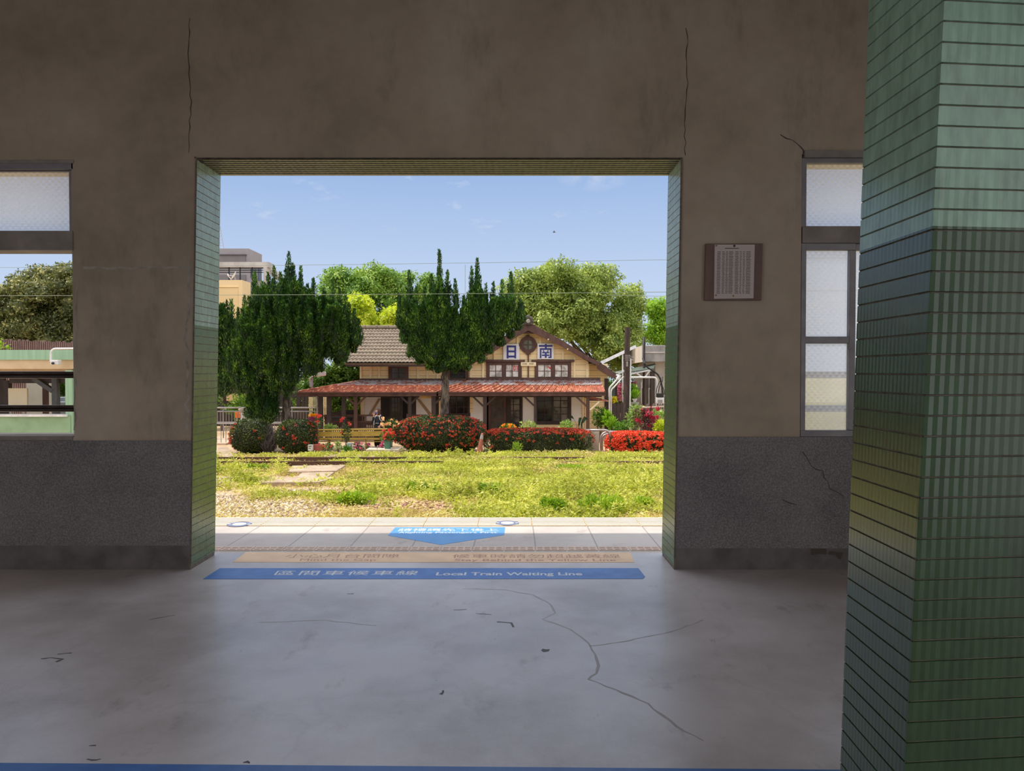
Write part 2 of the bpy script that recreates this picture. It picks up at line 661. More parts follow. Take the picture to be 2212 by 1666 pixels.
def tile_mat(name, zsplit, light, dark):
    m, t, b, o = nodes_of(name)
    g = t.nodes.new('ShaderNodeNewGeometry')
    sp = t.nodes.new('ShaderNodeSeparateXYZ'); t.links.new(g.outputs['Position'], sp.inputs[0])
    gt = t.nodes.new('ShaderNodeMath'); gt.operation = 'GREATER_THAN'; gt.inputs[1].default_value = zsplit
    t.links.new(sp.outputs['Z'], gt.inputs[0])
    c = mixc(t, gt.outputs[0], dark, light)
    n = noise(t, 22, 3, 0.6, (1, 1, 0.35), 'World')
    n2 = noise(t, 2.0, 3, 0.6, None, 'World')
    c = mixc(t, 0.6, c, ramp_of(t, n.outputs[0], [(0.3, (0.35, 0.33, 0.30, 1)), (0.7, (0.66, 0.66, 0.62, 1))]).outputs[0], 'OVERLAY')
    c = mixc(t, 0.25, c, n2.outputs[0], 'OVERLAY')
    t.links.new(c, b.inputs['Base Color'])
    b.inputs['Roughness'].default_value = 0.25
    b.inputs['Coat Weight'].default_value = 0.12
    b.inputs['Coat Roughness'].default_value = 0.12
    return m


M_tile = tile_mat('glazed_ribbed_tile', 1.975, S(150, 176, 160), S(88, 116, 72))
M_tile_p = tile_mat('glazed_ribbed_pillar_tile', 1.992, S(136, 170, 152), S(50, 78, 46))

# floors
fl = MB().box(-9.2, 9.2, -2.6, 6.50, -1.3, 0.0)
struct('floor', fl, M_floor)
pf = MB().box(-30, 30, 6.50, 7.63, -1.3, 0.0)
pf.box(-30, 30, 7.63, YE, -1.3, -0.008)
struct('platform_floor', pf, M_plat)

# wall with doorway and two windows
jLb, jLt = P(411, 1232, YW), P(424, 340, YW)
jRb, jRt = P(1458, 1228, YW), P(1473, 340, YW)
XLb, XLt, XRb, XRt = XW(411, 1232), XW(424, 340), XW(1458, 1228), XW(1473, 340)
ZT = ZW(341)
w1b, w1t = ZW(945), ZW(350)           # left window sill and head
w2b, w2t = ZW(944), ZW(333)
W1R, W1L = XW(157, 650), XW(157, 650) - 1.62
W2L, W2R = XW(1730, 640), XW(1730, 640) + 1.62
CROSS = CEIL + 0.02


def wpoly(mb, pts):   # (x, z) outline through the thickness of the wall
    mb.prism([(x, YW, z) for x, z in pts], (0, YB - YW, 0))


wl = MB()
xl_at = lambda z: XLb + (XLt - XLb) * z / ZT
xr_at = lambda z: XRb + (XRt - XRb) * z / ZT
wpoly(wl, [(-9.2, 0), (W1L, 0), (W1L, CROSS), (-9.2, CROSS)])
wpoly(wl, [(W1L, 0), (W1R, 0), (W1R, w1b), (W1L, w1b)])
wpoly(wl, [(W1L, w1t), (W1R, w1t), (W1R, CROSS), (W1L, CROSS)])
wpoly(wl, [(W1R, 0), (XLb, 0), (XLt, ZT), (XLt, CROSS), (W1R, CROSS)])
wpoly(wl, [(XLt, ZT), (XRt, ZT), (XRt, CROSS), (XLt, CROSS)])
wpoly(wl, [(XRb, 0), (W2L, 0), (W2L, CROSS), (XRt, CROSS), (XRt, ZT)])
wpoly(wl, [(W2L, 0), (W2R, 0), (W2R, w2b), (W2L, w2b)])
wpoly(wl, [(W2L, w2t), (W2R, w2t), (W2R, CROSS), (W2L, CROSS)])
wpoly(wl, [(W2R, 0), (9.2, 0), (9.2, CROSS), (W2R, CROSS)])
wall = struct('wall_front', wl, M_wall)

# dado of washed terrazzo, skirting band at its foot
for nm, xa, xb, zd in (('baseboard_left', -9.2, None, ZW(952)), ('baseboard_right', None, 9.2, ZW(944))):
    d = MB()
    zk = ZW(1178 if nm.endswith('left') else 1184)
    if xa is not None:
        d.prism([(xa, YW - 0.012, zk), (xl_at(zk), YW - 0.012, zk), (xl_at(zd), YW - 0.012, zd), (xa, YW - 0.012, zd)], (0, 0.014, 0))
        k = MB().prism([(xa, YW - 0.010, 0), (xl_at(0), YW - 0.010, 0), (xl_at(zk), YW - 0.010, zk), (xa, YW - 0.010, zk)], (0, 0.012, 0))
    else:
        d.prism([(xr_at(zk), YW - 0.012, zk), (xb, YW - 0.012, zk), (xb, YW - 0.012, zd), (xr_at(zd), YW - 0.012, zd)], (0, 0.014, 0))
        k = MB().prism([(xr_at(0), YW - 0.010, 0), (xb, YW - 0.010, 0), (xb, YW - 0.010, zk), (xr_at(zk), YW - 0.010, zk)], (0, 0.012, 0))
    do = struct(nm, d, M_dado)
    k.build('skirting', M_skirt, do)

# side walls and ceiling; dark wall and ground added unseen behind to cut light
struct('wall_left', MB().box(-9.4, -9.2, -2.4, YB, 0, CEIL), M_wall)
struct('wall_right', MB().box(9.2, 9.4, -2.4, YB, 0, CEIL), M_wall)
bw = MB()
bw.box(-9.2, 9.2, -8.2, -8.0, -1.2, 4.9)
struct('wall_back_helper', bw, pm('dark_blocker', S(74, 76, 70), S(88, 90, 84), 1.0, 0.85))
struct('ground_back_helper', MB().box(-9.2, 9.2, -8.0, -2.6, -1.3, -1.2), pm('dark_bounce_cut', S(70, 64, 60), S(96, 90, 84), 9, 0.9))
struct('ceiling', MB().box(-9.4, 9.4, -2.4, 7.62, CEIL, CEIL + 0.3), M_ceil)


# tiled lining of the doorway
def tiled(mb, p00, p10, p01, p11, course, z0, rib, depth, groove=0.006, jitter=0.0):
    p00, p10, p01, p11 = map(Vector, (p00, p10, p01, p11))
    Lz = (p01 - p00).length
    Lu = (p10 - p00).length
    nr = max(2, round(Lu / rib))
    us, k = [], 4
    for i in range(nr):
        us += [(i + j / k) / nr for j in range(k)]
    us.append(1.0)
    vs, kind = [], []
    z = z0
    rows = []
    while z < Lz:
        for a, q in ((0.0, 0), (0.035, 0), (0.055, 1), (0.955, 1), (0.975, 0)):
            v = (z + a * course) / Lz
            if 0 <= v <= 1: rows.append((v, q))
        z += course
    rows = [(0.0, 0)] + [r for r in rows if 0.0005 < r[0] < 0.9995] + [(1.0, 0)]
    lut = {round(r[0], 7): r[1] for r in rows}
    rnd = random.Random(5)
    ph = {}

    def hf(u, v):
        q = lut[round(v, 7)]
        if not q: return -groove
        c = int((v * Lz - z0) / course)
        if c not in ph: ph[c] = (rnd.uniform(-1, 1) * jitter)
        return depth * (0.5 - 0.5 * math.cos(2 * math.pi * u * nr)) + ph[c]
    mf = lambda i, j: 0 if rows[j][1] or rows[j + 1][1] else 1
    mb.sheet(p00, p10, p01, p11, us, [r[0] for r in rows], hf, mf=mf)


off = 0.012
j1 = MB()
tiled(j1, (XLb + off, YW - 0.013, 0), (XLb + off, YB + 0.02, 0), (XLt + off, YW - 0.013, ZT), (XLt + off, YB + 0.02, ZT), 0.0613, -0.012, 0.024, 0.0015, 0.005)
j1.prism([(XLb - 0.002, YW - 0.014, 0), (XLb + off - 0.001, YW - 0.014, 0), (XLt + off - 0.001, YW - 0.014, ZT), (XLt - 0.002, YW - 0.014, ZT)], (0, 0.46, 0), 1)
struct('trim_1', j1, [M_tile, M_grout])
j2 = MB()
tiled(j2, (XRb - off, YB + 0.02, 0), (XRb - off, YW - 0.013, 0), (XRt - off, YB + 0.02, ZT), (XRt - off, YW - 0.013, ZT), 0.0613, -0.02, 0.024, 0.0015, 0.005)
j2.prism([(XRb - off + 0.001, YW - 0.014, 0), (XRb + 0.002, YW - 0.014, 0), (XRt + 0.002, YW - 0.014, ZT), (XRt - off + 0.001, YW - 0.014, ZT)], (0, 0.46, 0), 1)
struct('trim_2', j2, [M_tile, M_grout])
j3 = MB()
tiled(j3, (XLt, YW - 0.008, ZT - 0.014), (XRt, YW - 0.008, ZT - 0.014), (XLt, YB + 0.02, ZT - 0.014), (XRt, YB + 0.02, ZT - 0.014), 0.0613, 0.0, 0.05, 0.0015, 0.005)
j3.box(XLt, XRt, YW - 0.008, YB + 0.02, ZT - 0.007, ZT + 0.001, 1)
struct('trim_3', j3, [tile_mat('lintel_tile', 9.0, S(128, 128, 108), S(124, 122, 104)), M_grout])


# cracks and patches in the plaster
def ribbon(mb, pts, w, Y=None, z=None, jit=0.0):
    q = []
    for i, (x, y) in enumerate(pts):
        q.append(P(x, y, Y) if Y is not None else G(x, y, z))
    fine = []
    for a, b_ in zip(q[:-1], q[1:]):
        n = max(2, int((b_ - a).length / 0.05))
        fine += [a.lerp(b_, i / n) for i in range(n)]
    fine.append(q[-1])
    nrm = Vector((0, -1, 0)) if Y is not None else Vector((0, 0, 1))
    vs = []
    for i, p in enumerate(fine):
        d = (fine[min(i + 1, len(fine) - 1)] - fine[max(i - 1, 0)]).normalized()
        s = d.cross(nrm)
        j = s * RNG.normal() * jit
        ww = w * (0.5 + RNG.random())
        vs += [p + j - s * ww / 2, p + j + s * ww / 2]
    fs = [(2 * i, 2 * i + 1, 2 * i + 3, 2 * i + 2) for i in range(len(fine) - 1)]
    mb.add(vs, fs)


cr_ = MB()
ribbon(cr_, [(410, 40), (408, 130), (411, 220), (408, 330)], 0.006, YW - 0.002, jit=0.006)
ribbon(cr_, [(1483, 60), (1485, 150), (1481, 240), (1479, 335)], 0.006, YW - 0.002, jit=0.006)
ribbon(cr_, [(1685, 292), (1712, 303), (1733, 318), (1737, 332)], 0.008, YW - 0.002, jit=0.004)
ribbon(cr_, [(420, 340), (432, 346), (440, 352)], 0.02, YW - 0.002, jit=0.004)
cr_.build('crack', M_crack, wall)
cr2 = MB()
ribbon(cr2, [(1733, 977), (1753, 1003), (1777, 1018), (1793, 1055), (1822, 1072)], 0.008, YW - 0.0135, jit=0.008)
ribbon(cr2, [(1690, 1080), (1720, 1094)], 0.008, YW - 0.0135, jit=0.005)
ribbon(cr2, [(1752, 1191), (1785, 1189)], 0.035, YW - 0.0135, jit=0.008)
ribbon(cr2, [(1792, 1192), (1818, 1203)], 0.05, YW - 0.0135, jit=0.01)
cr2.build('crack', M_crack, bpy.data.objects['baseboard_right'])
pt = MB()
ribbon(pt, [(178, 579), (230, 580), (300, 577), (405, 577)], 0.018, YW - 0.002, jit=0.006)
ribbon(pt, [(412, 560), (408, 650), (402, 700), (406, 790), (404, 930)], 0.02, YW - 0.002, jit=0.012)
ribbon(pt, [(166, 600), (163, 760), (162, 930)], 0.012, YW - 0.002, jit=0.006)
pt.build('plaster_patch', pm('pale_filler', S(150, 140, 130), S(186, 176, 166), 12, 0.8), wall)

# scuffs on the floor
sc = MB()
for pts, w in (([(88, 1424), (110, 1421), (138, 1424), (120, 1430)], 0.014), ([(125, 1413), (155, 1411)], 0.012),
               ([(320, 1340), (378, 1329)], 0.010), ([(980, 1318), (1008, 1317)], 0.008), ([(1028, 1326), (1062, 1328)], 0.012),
               ([(1074, 1343), (1104, 1346), (1110, 1355)], 0.016), ([(1170, 1404), (1186, 1406)], 0.03),
               ([(192, 1612), (208, 1610)], 0.008), ([(188, 1640), (200, 1642), (218, 1640)], 0.010), ([(525, 1648), (540, 1648)], 0.014),
               ([(750, 1283), (764, 1283)], 0.014), ([(950, 1500), (960, 1492)], 0.014)):
    ribbon(sc, pts, w, None, 0.0006, 0.003)
sc.build('scuff_mark', plain('scuff_dark', S(92, 88, 88), 0.6), bpy.data.objects['floor'])
sw = MB()
ribbon(sw, [(1000, 1272), (1090, 1274), (1150, 1285), (1190, 1305), (1200, 1325), (1172, 1338), (1235, 1360), (1272, 1390), (1292, 1430), (1288, 1455), (1270, 1468),
            (1330, 1490), (1400, 1520), (1460, 1570), (1520, 1600)], 0.012, None, 0.0005, 0.004)
ribbon(sw, [(1275, 1396), (1360, 1384), (1460, 1362), (1520, 1340)], 0.010, None, 0.0005, 0.006)
ribbon(sw, [(560, 1345), (700, 1340), (812, 1352)], 0.008, None, 0.0005, 0.004)
sw.build('scuff_mark', plain('mop_mark', S(176, 168, 168), 0.5), bpy.data.objects['floor'])

# ------------------------------------------------------------------ windows
def frosted():
    m, t, b, o = nodes_of('patterned_glass')
    g = t.nodes.new('ShaderNodeNewGeometry')
    sp = t.nodes.new('ShaderNodeSeparateXYZ'); t.links.new(g.outputs['Position'], sp.inputs[0])

    def cell(src, k, ph):
        a = t.nodes.new('ShaderNodeMath'); a.operation = 'MULTIPLY_ADD'; a.inputs[1].default_value = k; a.inputs[2].default_value = ph
        t.links.new(src, a.inputs[0])
        s = t.nodes.new('ShaderNodeMath'); s.operation = 'SINE'; t.links.new(a.outputs[0], s.inputs[0])
        return s.outputs[0]
    k = 2 * math.pi / 0.05
    p = t.nodes.new('ShaderNodeMath'); p.operation = 'MULTIPLY'
    t.links.new(cell(sp.outputs['X'], k, 0), p.inputs[0]); t.links.new(cell(sp.outputs['Z'], k, 0), p.inputs[1])
    fz = cell(sp.outputs['Z'], 2 * math.pi / 0.021, 0.4)
    q = t.nodes.new('ShaderNodeMath'); q.operation = 'MULTIPLY_ADD'; q.inputs[1].default_value = 0.45
    t.links.new(fz, q.inputs[0]); t.links.new(p.outputs[0], q.inputs[2])
    r = t.nodes.new('ShaderNodeMapRange')
    r.inputs['From Min'].default_value = -1.3; r.inputs['From Max'].default_value = 1.3
    r.inputs['To Min'].default_value = 0.55; r.inputs['To Max'].default_value = 0.90
    t.links.new(q.outputs[0], r.inputs['Value'])
    tl = t.nodes.new('ShaderNodeBsdfTranslucent'); tl.inputs[0].default_value = (0.93, 0.94, 0.95, 1)
    tp = t.nodes.new('ShaderNodeBsdfTransparent'); tp.inputs[0].default_value = (0.96, 0.97, 0.98, 1)
    mx = t.nodes.new('ShaderNodeMixShader')
    t.links.new(r.outputs[0], mx.inputs[0]); t.links.new(tp.outputs[0], mx.inputs[1]); t.links.new(tl.outputs[0], mx.inputs[2])
    gl = t.nodes.new('ShaderNodeBsdfGlossy'); gl.inputs['Roughness'].default_value = 0.2
    m2 = t.nodes.new('ShaderNodeMixShader'); m2.inputs[0].default_value = 0.05
    t.links.new(mx.outputs[0], m2.inputs[1]); t.links.new(gl.outputs[0], m2.inputs[2])
    t.links.new(m2.outputs[0], o.inputs[0])
    return m


M_frost = frosted()
M_pipe = pm('dark_pipe', S(58, 48, 46), S(78, 66, 60), 8, 0.3, 0, 0.01, 0.3)


def wbox(mb, x0, x1, y0, y1, dy=0.0, dep=0.06):
    """bar of the window frame: photo pixel box on the wall plane"""
    a, b_ = P(x0, y1, YW), P(x1, y0, YW)
    k_ = 0.0025 * (mb.nb % 5); mb.nb += 1
    mb.box(a.x, b_.x, YW + dy + k_, YW + dy + dep, a.z, b_.z)


def window(name, xl, xr, parts, panes, sill, extra=()):
    r = bpy.data.objects.new(name, None); COL.objects.link(r); r['kind'] = 'structure'
    r.location = ((xl + xr) / 2, YW, sill)
    for nm, mat, boxes in parts:
        mb = MB()
        for bx in boxes: wbox(mb, *bx)
        mb.build(nm, mat, r, bevel=0.004)
    for bx in panes:
        mb = MB(); wbox(mb, *bx)
        mb.v = [(p[0], p[1], p[2]) for p in mb.v]
        a, b_ = P(bx[0], bx[3], YW), P(bx[1], bx[2], YW)
        mb = MB().add([(a.x, YW + 0.05, a.z), (b_.x, YW + 0.05, a.z), (b_.x, YW + 0.05, b_.z), (a.x, YW + 0.05, b_.z)], [(0, 1, 2, 3)])
        mb.build('pane', M_frost, r)
    return r


pxl = lambda X: 1106 + X * F / YW
l0 = pxl(W1L)
win1 = window('window_1', W1L, W1R, [
    ('window_frame', M_alu, [(l0, 158, 350, 366, 0.0), (146, 158, 366, 500, 0.02), (l0, l0 + 12, 366, 500, 0.02), (l0, 158, 366, 369, 0.02)]),
    ('transom', M_conc, [(l0, 158.5, 499, 541, -0.012, 0.2)]),
    ('window_sill', M_conc, [(l0 - 4, 158, 942, 952, -0.006, 0.2)]),
    ('window_head', M_conc, [(l0 - 4, 160, 346, 353, -0.008, 0.2)])],
    [(l0, 148, 364, 501)], w1b)
r0 = pxl(W2R)
win2 = window('window_2', W2L, W2R, [
    ('window_head', M_conc, [(1737, r0 + 4, 326, 341, -0.02, 0.2)]),
    ('window_frame', M_alu, [(1731, 1743, 341, 490, 0.0), (1731, r0, 341, 352, 0.0), (1729, 1743, 525, 944, 0.0), (1731, 1850, 525, 540, 0.0),
                             (1834, 1851, 540, 930, 0.0), (1740, 1836, 727, 742, 0.01), (1729, r0, 930, 944, -0.004), (1905, 1925, 540, 930, 0.02), (1850, r0, 525, 540, 0.02)]),
    ('transom', M_conc, [(1733, r0, 489, 525, -0.012, 0.2)])],
    [(1742, r0, 350, 490), (1742, 1836, 538, 729), (1742, 1836, 740, 932), (1850, r0, 538, 932)], w2b)
gr = MB().lathe([(0.010, 0), (0.014, 0.004), (0.014, 0.012), (0.008, 0.02)], (P(1834, 752, YW).x, YW - 0.012, P(1834, 752, YW).z), 12, axis='y')
gr.build('window_latch', M_alu, win2)
for w_, xa, xb in ((win1, W1L, W1R), (win2, W2L, W2R)):
    for y in (810, 882.5):
        z = P(1106, y, 6.36).z
        g = MB()
        for dz in (0.0145, -0.0145):
            g.tube([(xa, 6.36, z + dz), (xb, 6.36, z + dz)], 0.0145, 12)
        g.build('guard_rail', M_pipe, w_, smooth=True)

# ------------------------------------------------------------------ pillar
YF, YK = 2.0, 2.42


def edge(y, x0, slope, Y): return P(x0 - slope * y, y, Y)


def edge_z(x0, slope, Y, z):
    y = 803 - (z - CAM_H) * F / Y
    for _ in range(4):
        y -= (P(1106, y, Y).z - z) * -F / Y
    return P(x0 - slope * y, y, Y)


f0, f1 = edge_z(2040, 85 / 1666, YF, 0), edge_z(2040, 85 / 1666, YF, CEIL)
k0, k1 = edge_z(1877, 62 / 1666, YK, 0), edge_z(1877, 62 / 1666, YK, CEIL)
dv = Vector((0.56, 0.055, 0))
g0, g1, h0, h1 = f0 + dv, f1 + dv, k0 + dv, k1 + dv
pil = thing('tiled_pillar', 'large square pillar of ribbed green glazed tiles, pale mint above and dark green below', 'pillar',
            ((f0.x + h0.x) / 2, (f0.y + h0.y) / 2, 0))
pm_ = MB()
tiled(pm_, f0, g0, f1, g1, 0.05575, -0.024, 0.0285, 0.0007, 0.0045, 0.0003)
tiled(pm_, k0, f0, k1, f1, 0.05575, -0.024, 0.022, 0.0003, 0.0045, 0.0003)
tiled(pm_, g0, h0, g1, h1, 0.05575, -0.024, 0.0285, 0.002, 0.006)
tiled(pm_, h0, k0, h1, k1, 0.05575, -0.024, 0.0285, 0.002, 0.006)
pm_.build('tile_cladding', [M_tile_p, M_grout], pil)
core = MB()
ins = lambda a, c: a + (c - a).normalized() * 0.02
c0, c1 = (f0 + g0 + h0 + k0) / 4, (f1 + g1 + h1 + k1) / 4
core.add([ins(f0, c0), ins(g0, c0), ins(h0, c0), ins(k0, c0), ins(f1, c1), ins(g1, c1), ins(h1, c1), ins(k1, c1)],
         [(0, 3, 2, 1), (4, 5, 6, 7), (0, 1, 5, 4), (1, 2, 6, 5), (2, 3, 7, 6), (3, 0, 4, 7)])
core.build('pillar_core', M_grout, pil)

# ------------------------------------------------------------------ notice board on the wall
nb = thing('notice_board', 'brown wooden notice board with a printed timetable sheet, hung between doorway and right window', 'notice board', P(1584, 649, YW - 0.03))
MB().fprism([(1522, 649), (1645, 648.5), (1648, 526), (1524.5, 526.5)], YW - 0.032, 0.030).build('backboard', pm('dark_board', S(112, 88, 80), S(134, 106, 96), 8, 0.6, 0, 0.01, 0, (1, 1, 0.2)), nb, bevel=0.004)
sheet_o = MB().fprism([(1542.5, 645.5), (1627.5, 644.5), (1630.5, 528.5), (1544, 528.5)], YW - 0.0345, 0.0025).build('paper_sheet', plain('paper', S(214, 200, 196), 0.6), nb)
tx = MB()
Yp = YW - 0.0352
cols = ((1549, 1557), (1560, 1566), (1568, 1573), (1574.5, 1584), (1588, 1596), (1598.5, 1602.5), (1605, 1609.5), (1612, 1622))
for i in range(28):
    y = 543.5 + i * 3.3
    for a, b_ in cols:
        x = a + RNG.random() * 1.0
        while x < b_ - 1:
            w_ = 1.2 + RNG.random() * 2.2
            sk = -(y - 540) * 0.018
            tx.fprism([(x + sk, y + 1.3), (min(x + w_, b_) + sk, y + 1.3), (min(x + w_, b_) + sk, y), (x + sk, y)], Yp, 0.0006)
            x += w_ + 0.4
tx.fprism([(1566, 537.2), (1596, 537.2), (1596, 535.8), (1566, 535.8)], Yp, 0.0006)
tx.build('printed_rows', plain('print_ink', S(70, 62, 66), 0.7), sheet_o)
pn = MB()
pn.lathe([(0.009, 0.0), (0.009, -0.006), (0.004, -0.009)], P(1586, 531.5, YW - 0.0345), 10, axis='y')
pn.build('push_pin', plain('pin_dark', S(30, 46, 48), 0.4), sheet_o)
for x, y in ((1546.5, 638), (1584, 639.5), (1547.5, 531)):
    pn = MB().lathe([(0.007, 0.0), (0.007, -0.005), (0.003, -0.007)], P(x, y, YW - 0.0345), 10, axis='y')
    pn.build('push_pin', plain('pin_brass', S(168, 136, 92), 0.4), sheet_o)

# ------------------------------------------------------------------ floor signs
M_blue = pm('blue_vinyl', S(58, 112, 190), S(74, 128, 204), 7, 0.42)
M_arrow = pm('blue_arrow_vinyl', S(84, 150, 214), S(96, 160, 222), 7, 0.5)
M_tan = pm('worn_yellow_vinyl', S(240, 204, 164), S(222, 186, 150), 4, 0.55)
M_white = pm('white_lettering', S(226, 228, 232), S(208, 214, 226), 20, 0.5)
M_brownt = pm('faded_red_lettering', S(176, 124, 110), S(196, 152, 126), 14, 0.6)


def flat(pp, z, t=0.002):
    m = MB(); m.prism([G(x, y, z) for x, y in pp], (0, 0, -t)); return m


b1 = single('floor_sign', flat([(438.5, 1251), (1389, 1250.5), (1393.5, 1246), (1379, 1227.5), (475, 1227.5)], 0.0022), M_blue,
            'blue floor strip reading Local Train Waiting Line across the doorway threshold', 'floor sign')
z2 = 0.0026
t1 = MB()
put_text(t1, '區間車候車線', G(590.5, 1243, z2), G(900, 1242.5, z2), G(600, 1233, z2), G(907, 1233, z2), 0.006, space=1.15)
t1.build('lettering', M_white, b1)
t1 = MB()
put_text(t1, 'Local Train Waiting Line', G(940, 1245.2, z2), G(1259, 1245.2, z2), G(944, 1236.6, z2), G(1257, 1236.6, z2), 0.022)
t1.build('lettering', M_white, b1)
b2 = single('floor_sign', flat([(503, 1214.5), (1370.5, 1215), (1362, 1194), (531, 1193)], 0.0022), M_tan,
            'faded tan floor strip reading Mind the Gap and Stay Behind the Yellow Line', 'floor sign')
for s, q, of in (('小心月台間隙', ((613, 1205.2), (862, 1205.2), (622, 1197), (864, 1197)), 0.0),
                 ('Mind the Gap', ((646, 1213.6), (812, 1213.6), (650, 1207), (812, 1207)), 0.0),
                 ('候車時請勿超越黃線', ((976, 1205.8), (1342, 1205.8), (978, 1197.5), (1337, 1197.5)), 0.0),
                 ('Stay Behind the Yellow Line', ((981, 1214), (1332, 1214), (983, 1207.6), (1329, 1207.6)), 0.012)):
    t1 = MB(); put_text(t1, s, *[G(x, y, z2) for x, y in q], of); t1.build('lettering', M_brownt, b2)
b3 = single('floor_sign', flat([(838, 1157), (953, 1177), (1089, 1156), (1091, 1139.2), (854, 1139.2)], 0.0022), M_arrow,
            'light blue arrow shaped floor sign pointing inwards near the platform edge', 'floor sign')
t1 = MB(); put_text(t1, '請禮讓先下後上', *[G(x, y, z2) for x, y in ((858, 1147.6), (1078, 1147.6), (864, 1141.6), (1075, 1141.6))], 0.008)
t1.build('lettering', M_white, b3)
t1 = MB(); put_text(t1, 'Alighting Passengers First', *[G(x, y, z2) for x, y in ((858, 1153.2), (1075, 1153.2), (862, 1148.8), (1073, 1148.8))], 0.012)
t1.build('lettering', M_white, b3)
# second blue strip under the camera
y0_ = 2.80
b4 = MB().prism([(-3.2, y0_, 0.0022), (1.4, y0_ - 0.04, 0.0022), (1.4, G(1500, 1664.5, 0).y, 0.0022), (-3.2, G(0, 1653, 0).y + 0.03, 0.0022)], (0, 0, -0.002))
single('floor_sign', b4, M_blue, 'plain blue floor strip along the bottom edge of the view', 'floor sign')

# tactile paving
M_tac = pm('tactile_tile', S(216, 192, 176), S(198, 174, 160), 5, 0.6)
tp = MB()
ya, yb = G(1106, 1190.5, 0).y, G(1106, 1181.5, 0).y
x = -2.616 - 0.2825 * 10
while x < 3.6:
    tp.box(x + 0.006, x + 0.2825 - 0.006, ya, yb, 0.0005, 0.005)
    for k in range(4):
        for r in (0.3, 0.7):
            xx = x + 0.02 + k * 0.065
            tp.box(xx, xx + 0.045, ya + (yb - ya) * r - 0.012, ya + (yb - ya) * r + 0.012, 0.005, 0.009)
    x += 0.2825
single('tactile_paving', tp, M_tac, 'narrow row of pinkish tactile tiles just outside the doorway', 'tactile paving')
te = MB()
MB_base = MB().box(-12, 8, 7.635, YE + 0.01, -0.0078, -0.004)
M_rid = pm('ridged_edge_tile', S(255, 244, 220), S(244, 230, 200), 5, 0.6)
for i in range(6):
    yy = 7.655 + i * 0.074
    x = -2.616 - 0.565 * 14
    while x < 8:
        te.box(x + 0.004, x + 0.561, yy, yy + 0.046, -0.0075, 0.004)
        x += 0.565
eo = single('edge_tile_strip', te, M_rid, 'cream ridged warning tiles along the platform edge', 'warning tiles')
MB_base.build('groove_base', pm('groove_ochre', S(176, 138, 92), S(156, 122, 84), 5, 0.8), eo)
M_navy = plain('navy_vinyl', S(112, 120, 148), 0.5)
for cx, cy, lb in ((517, 1132.5, 'round white and navy floor sticker left of the blue arrow on the edge tiles'),
                   (1096, 1130, 'round white and navy floor sticker right of the blue arrow on the edge tiles')):
    c = G(cx, cy, 0.005)
    st = MB().lathe([(0.125, -0.0008), (0.125, 0.0006)], c, 28)
    so = single('floor_sticker', st, M_navy, lb, 'floor sticker')
    MB().lathe([(0.07, 0.0007), (0.07, 0.0014)], c, 24).build('white_centre', M_white, so)
    for s in (-1, 1):
        MB().lathe([(0.016, 0.0007), (0.016, 0.0013)], c + Vector((s * 0.098, 0, 0)), 10).build('white_dot', M_white, so)
# ------------------------------------------------------------------ ground, track, weeds
M_ground = None


def ground_mat():
    m, t, b, o = nodes_of('track_bed_earth')
    n1 = noise(t, 0.5, 6, 0.6, None, 'World')
    n2 = noise(t, 14, 5, 0.7, None, 'World')
    c = ramp_of(t, n1.outputs[0], [(0.35, S(170, 146, 112)), (0.65, S(196, 170, 140))]).outputs[0]
    c = mixc(t, 0.7, c, ramp_of(t, n2.outputs[0], [(0.35, (0.3, 0.28, 0.26, 1)), (0.62, (0.7, 0.68, 0.66, 1))]).outputs[0], 'OVERLAY')
    t.links.new(c, b.inputs['Base Color'])
    b.inputs['Roughness'].default_value = 0.9
    bump(t, b, n2.outputs[0], 0.8, 0.04)
    return m


gm = MB().box(-90, 90, YE - 0.5, 140, GZ - 0.4, GZ)
go = struct('ground', gm, ground_mat())

M_rail = pm('rusty_rail', S(72, 50, 40), S(104, 74, 58), 12, 0.6)
for yy, lb in ((21.75, 'rusty rail of the overgrown track, the one nearer the platform'), (22.8, 'rusty rail of the overgrown track, the one nearer the flower hedges')):
    zt = -1.035
    prof = [(-0.07, GZ), (0.07, GZ), (0.07, GZ + 0.015), (0.012, GZ + 0.035), (0.012, zt - 0.04), (0.036, zt - 0.032), (0.036, zt), (-0.036, zt), (-0.036, zt - 0.032), (-0.012, zt - 0.04), (-0.012, GZ + 0.035), (-0.07, GZ + 0.015)]
    mb = MB().prism([(-26, yy + a, z) for a, z in prof], (52, 0, 0))
    single('rail', mb, M_rail, lb, 'rail')

# cracked concrete slabs lying in the weeds
M_slab = pm('weathered_concrete', S(186, 164, 140), S(150, 130, 112), 3, 0.85, 0.3)
for pp, lb in ((((631, 1006), (747, 1004.5), (727, 1017), (622, 1019)), 'cracked concrete crossing slab nearest the rails, set in weeds'),
               (((652, 1021), (722, 1019.5), (708, 1030), (640, 1031.5)), 'small middle crossing slab half covered by weeds'),
               (((572, 1031), (725, 1031), (690, 1041), (554, 1042)), 'long narrow crossing slab, the lowest of the three in the weeds'),
               (((440, 1029), (504, 1028), (495, 1039), (468, 1047), (430, 1052)), 'concrete slab corner beside the left doorway jamb, out in the weeds'),
               (((694, 984), (742, 977), (748, 981), (700, 989)), 'tilted flat stone slab in front of the yellow bench'),
               (((757, 981), (826, 980), (812, 987), (762, 988)), 'flat grey stone slab below the teal flower pot'),
               (((470, 966), (492, 966), (505, 985), (470, 990)), 'pale paving slab left of the left round shrub')):
    mb = MB(); mb.prism([G(x, y, GZ + 0.11) for x, y in pp], (0, 0, -0.13))
    single('concrete_slab', mb, M_slab, lb, 'slab', bevel=0.012)


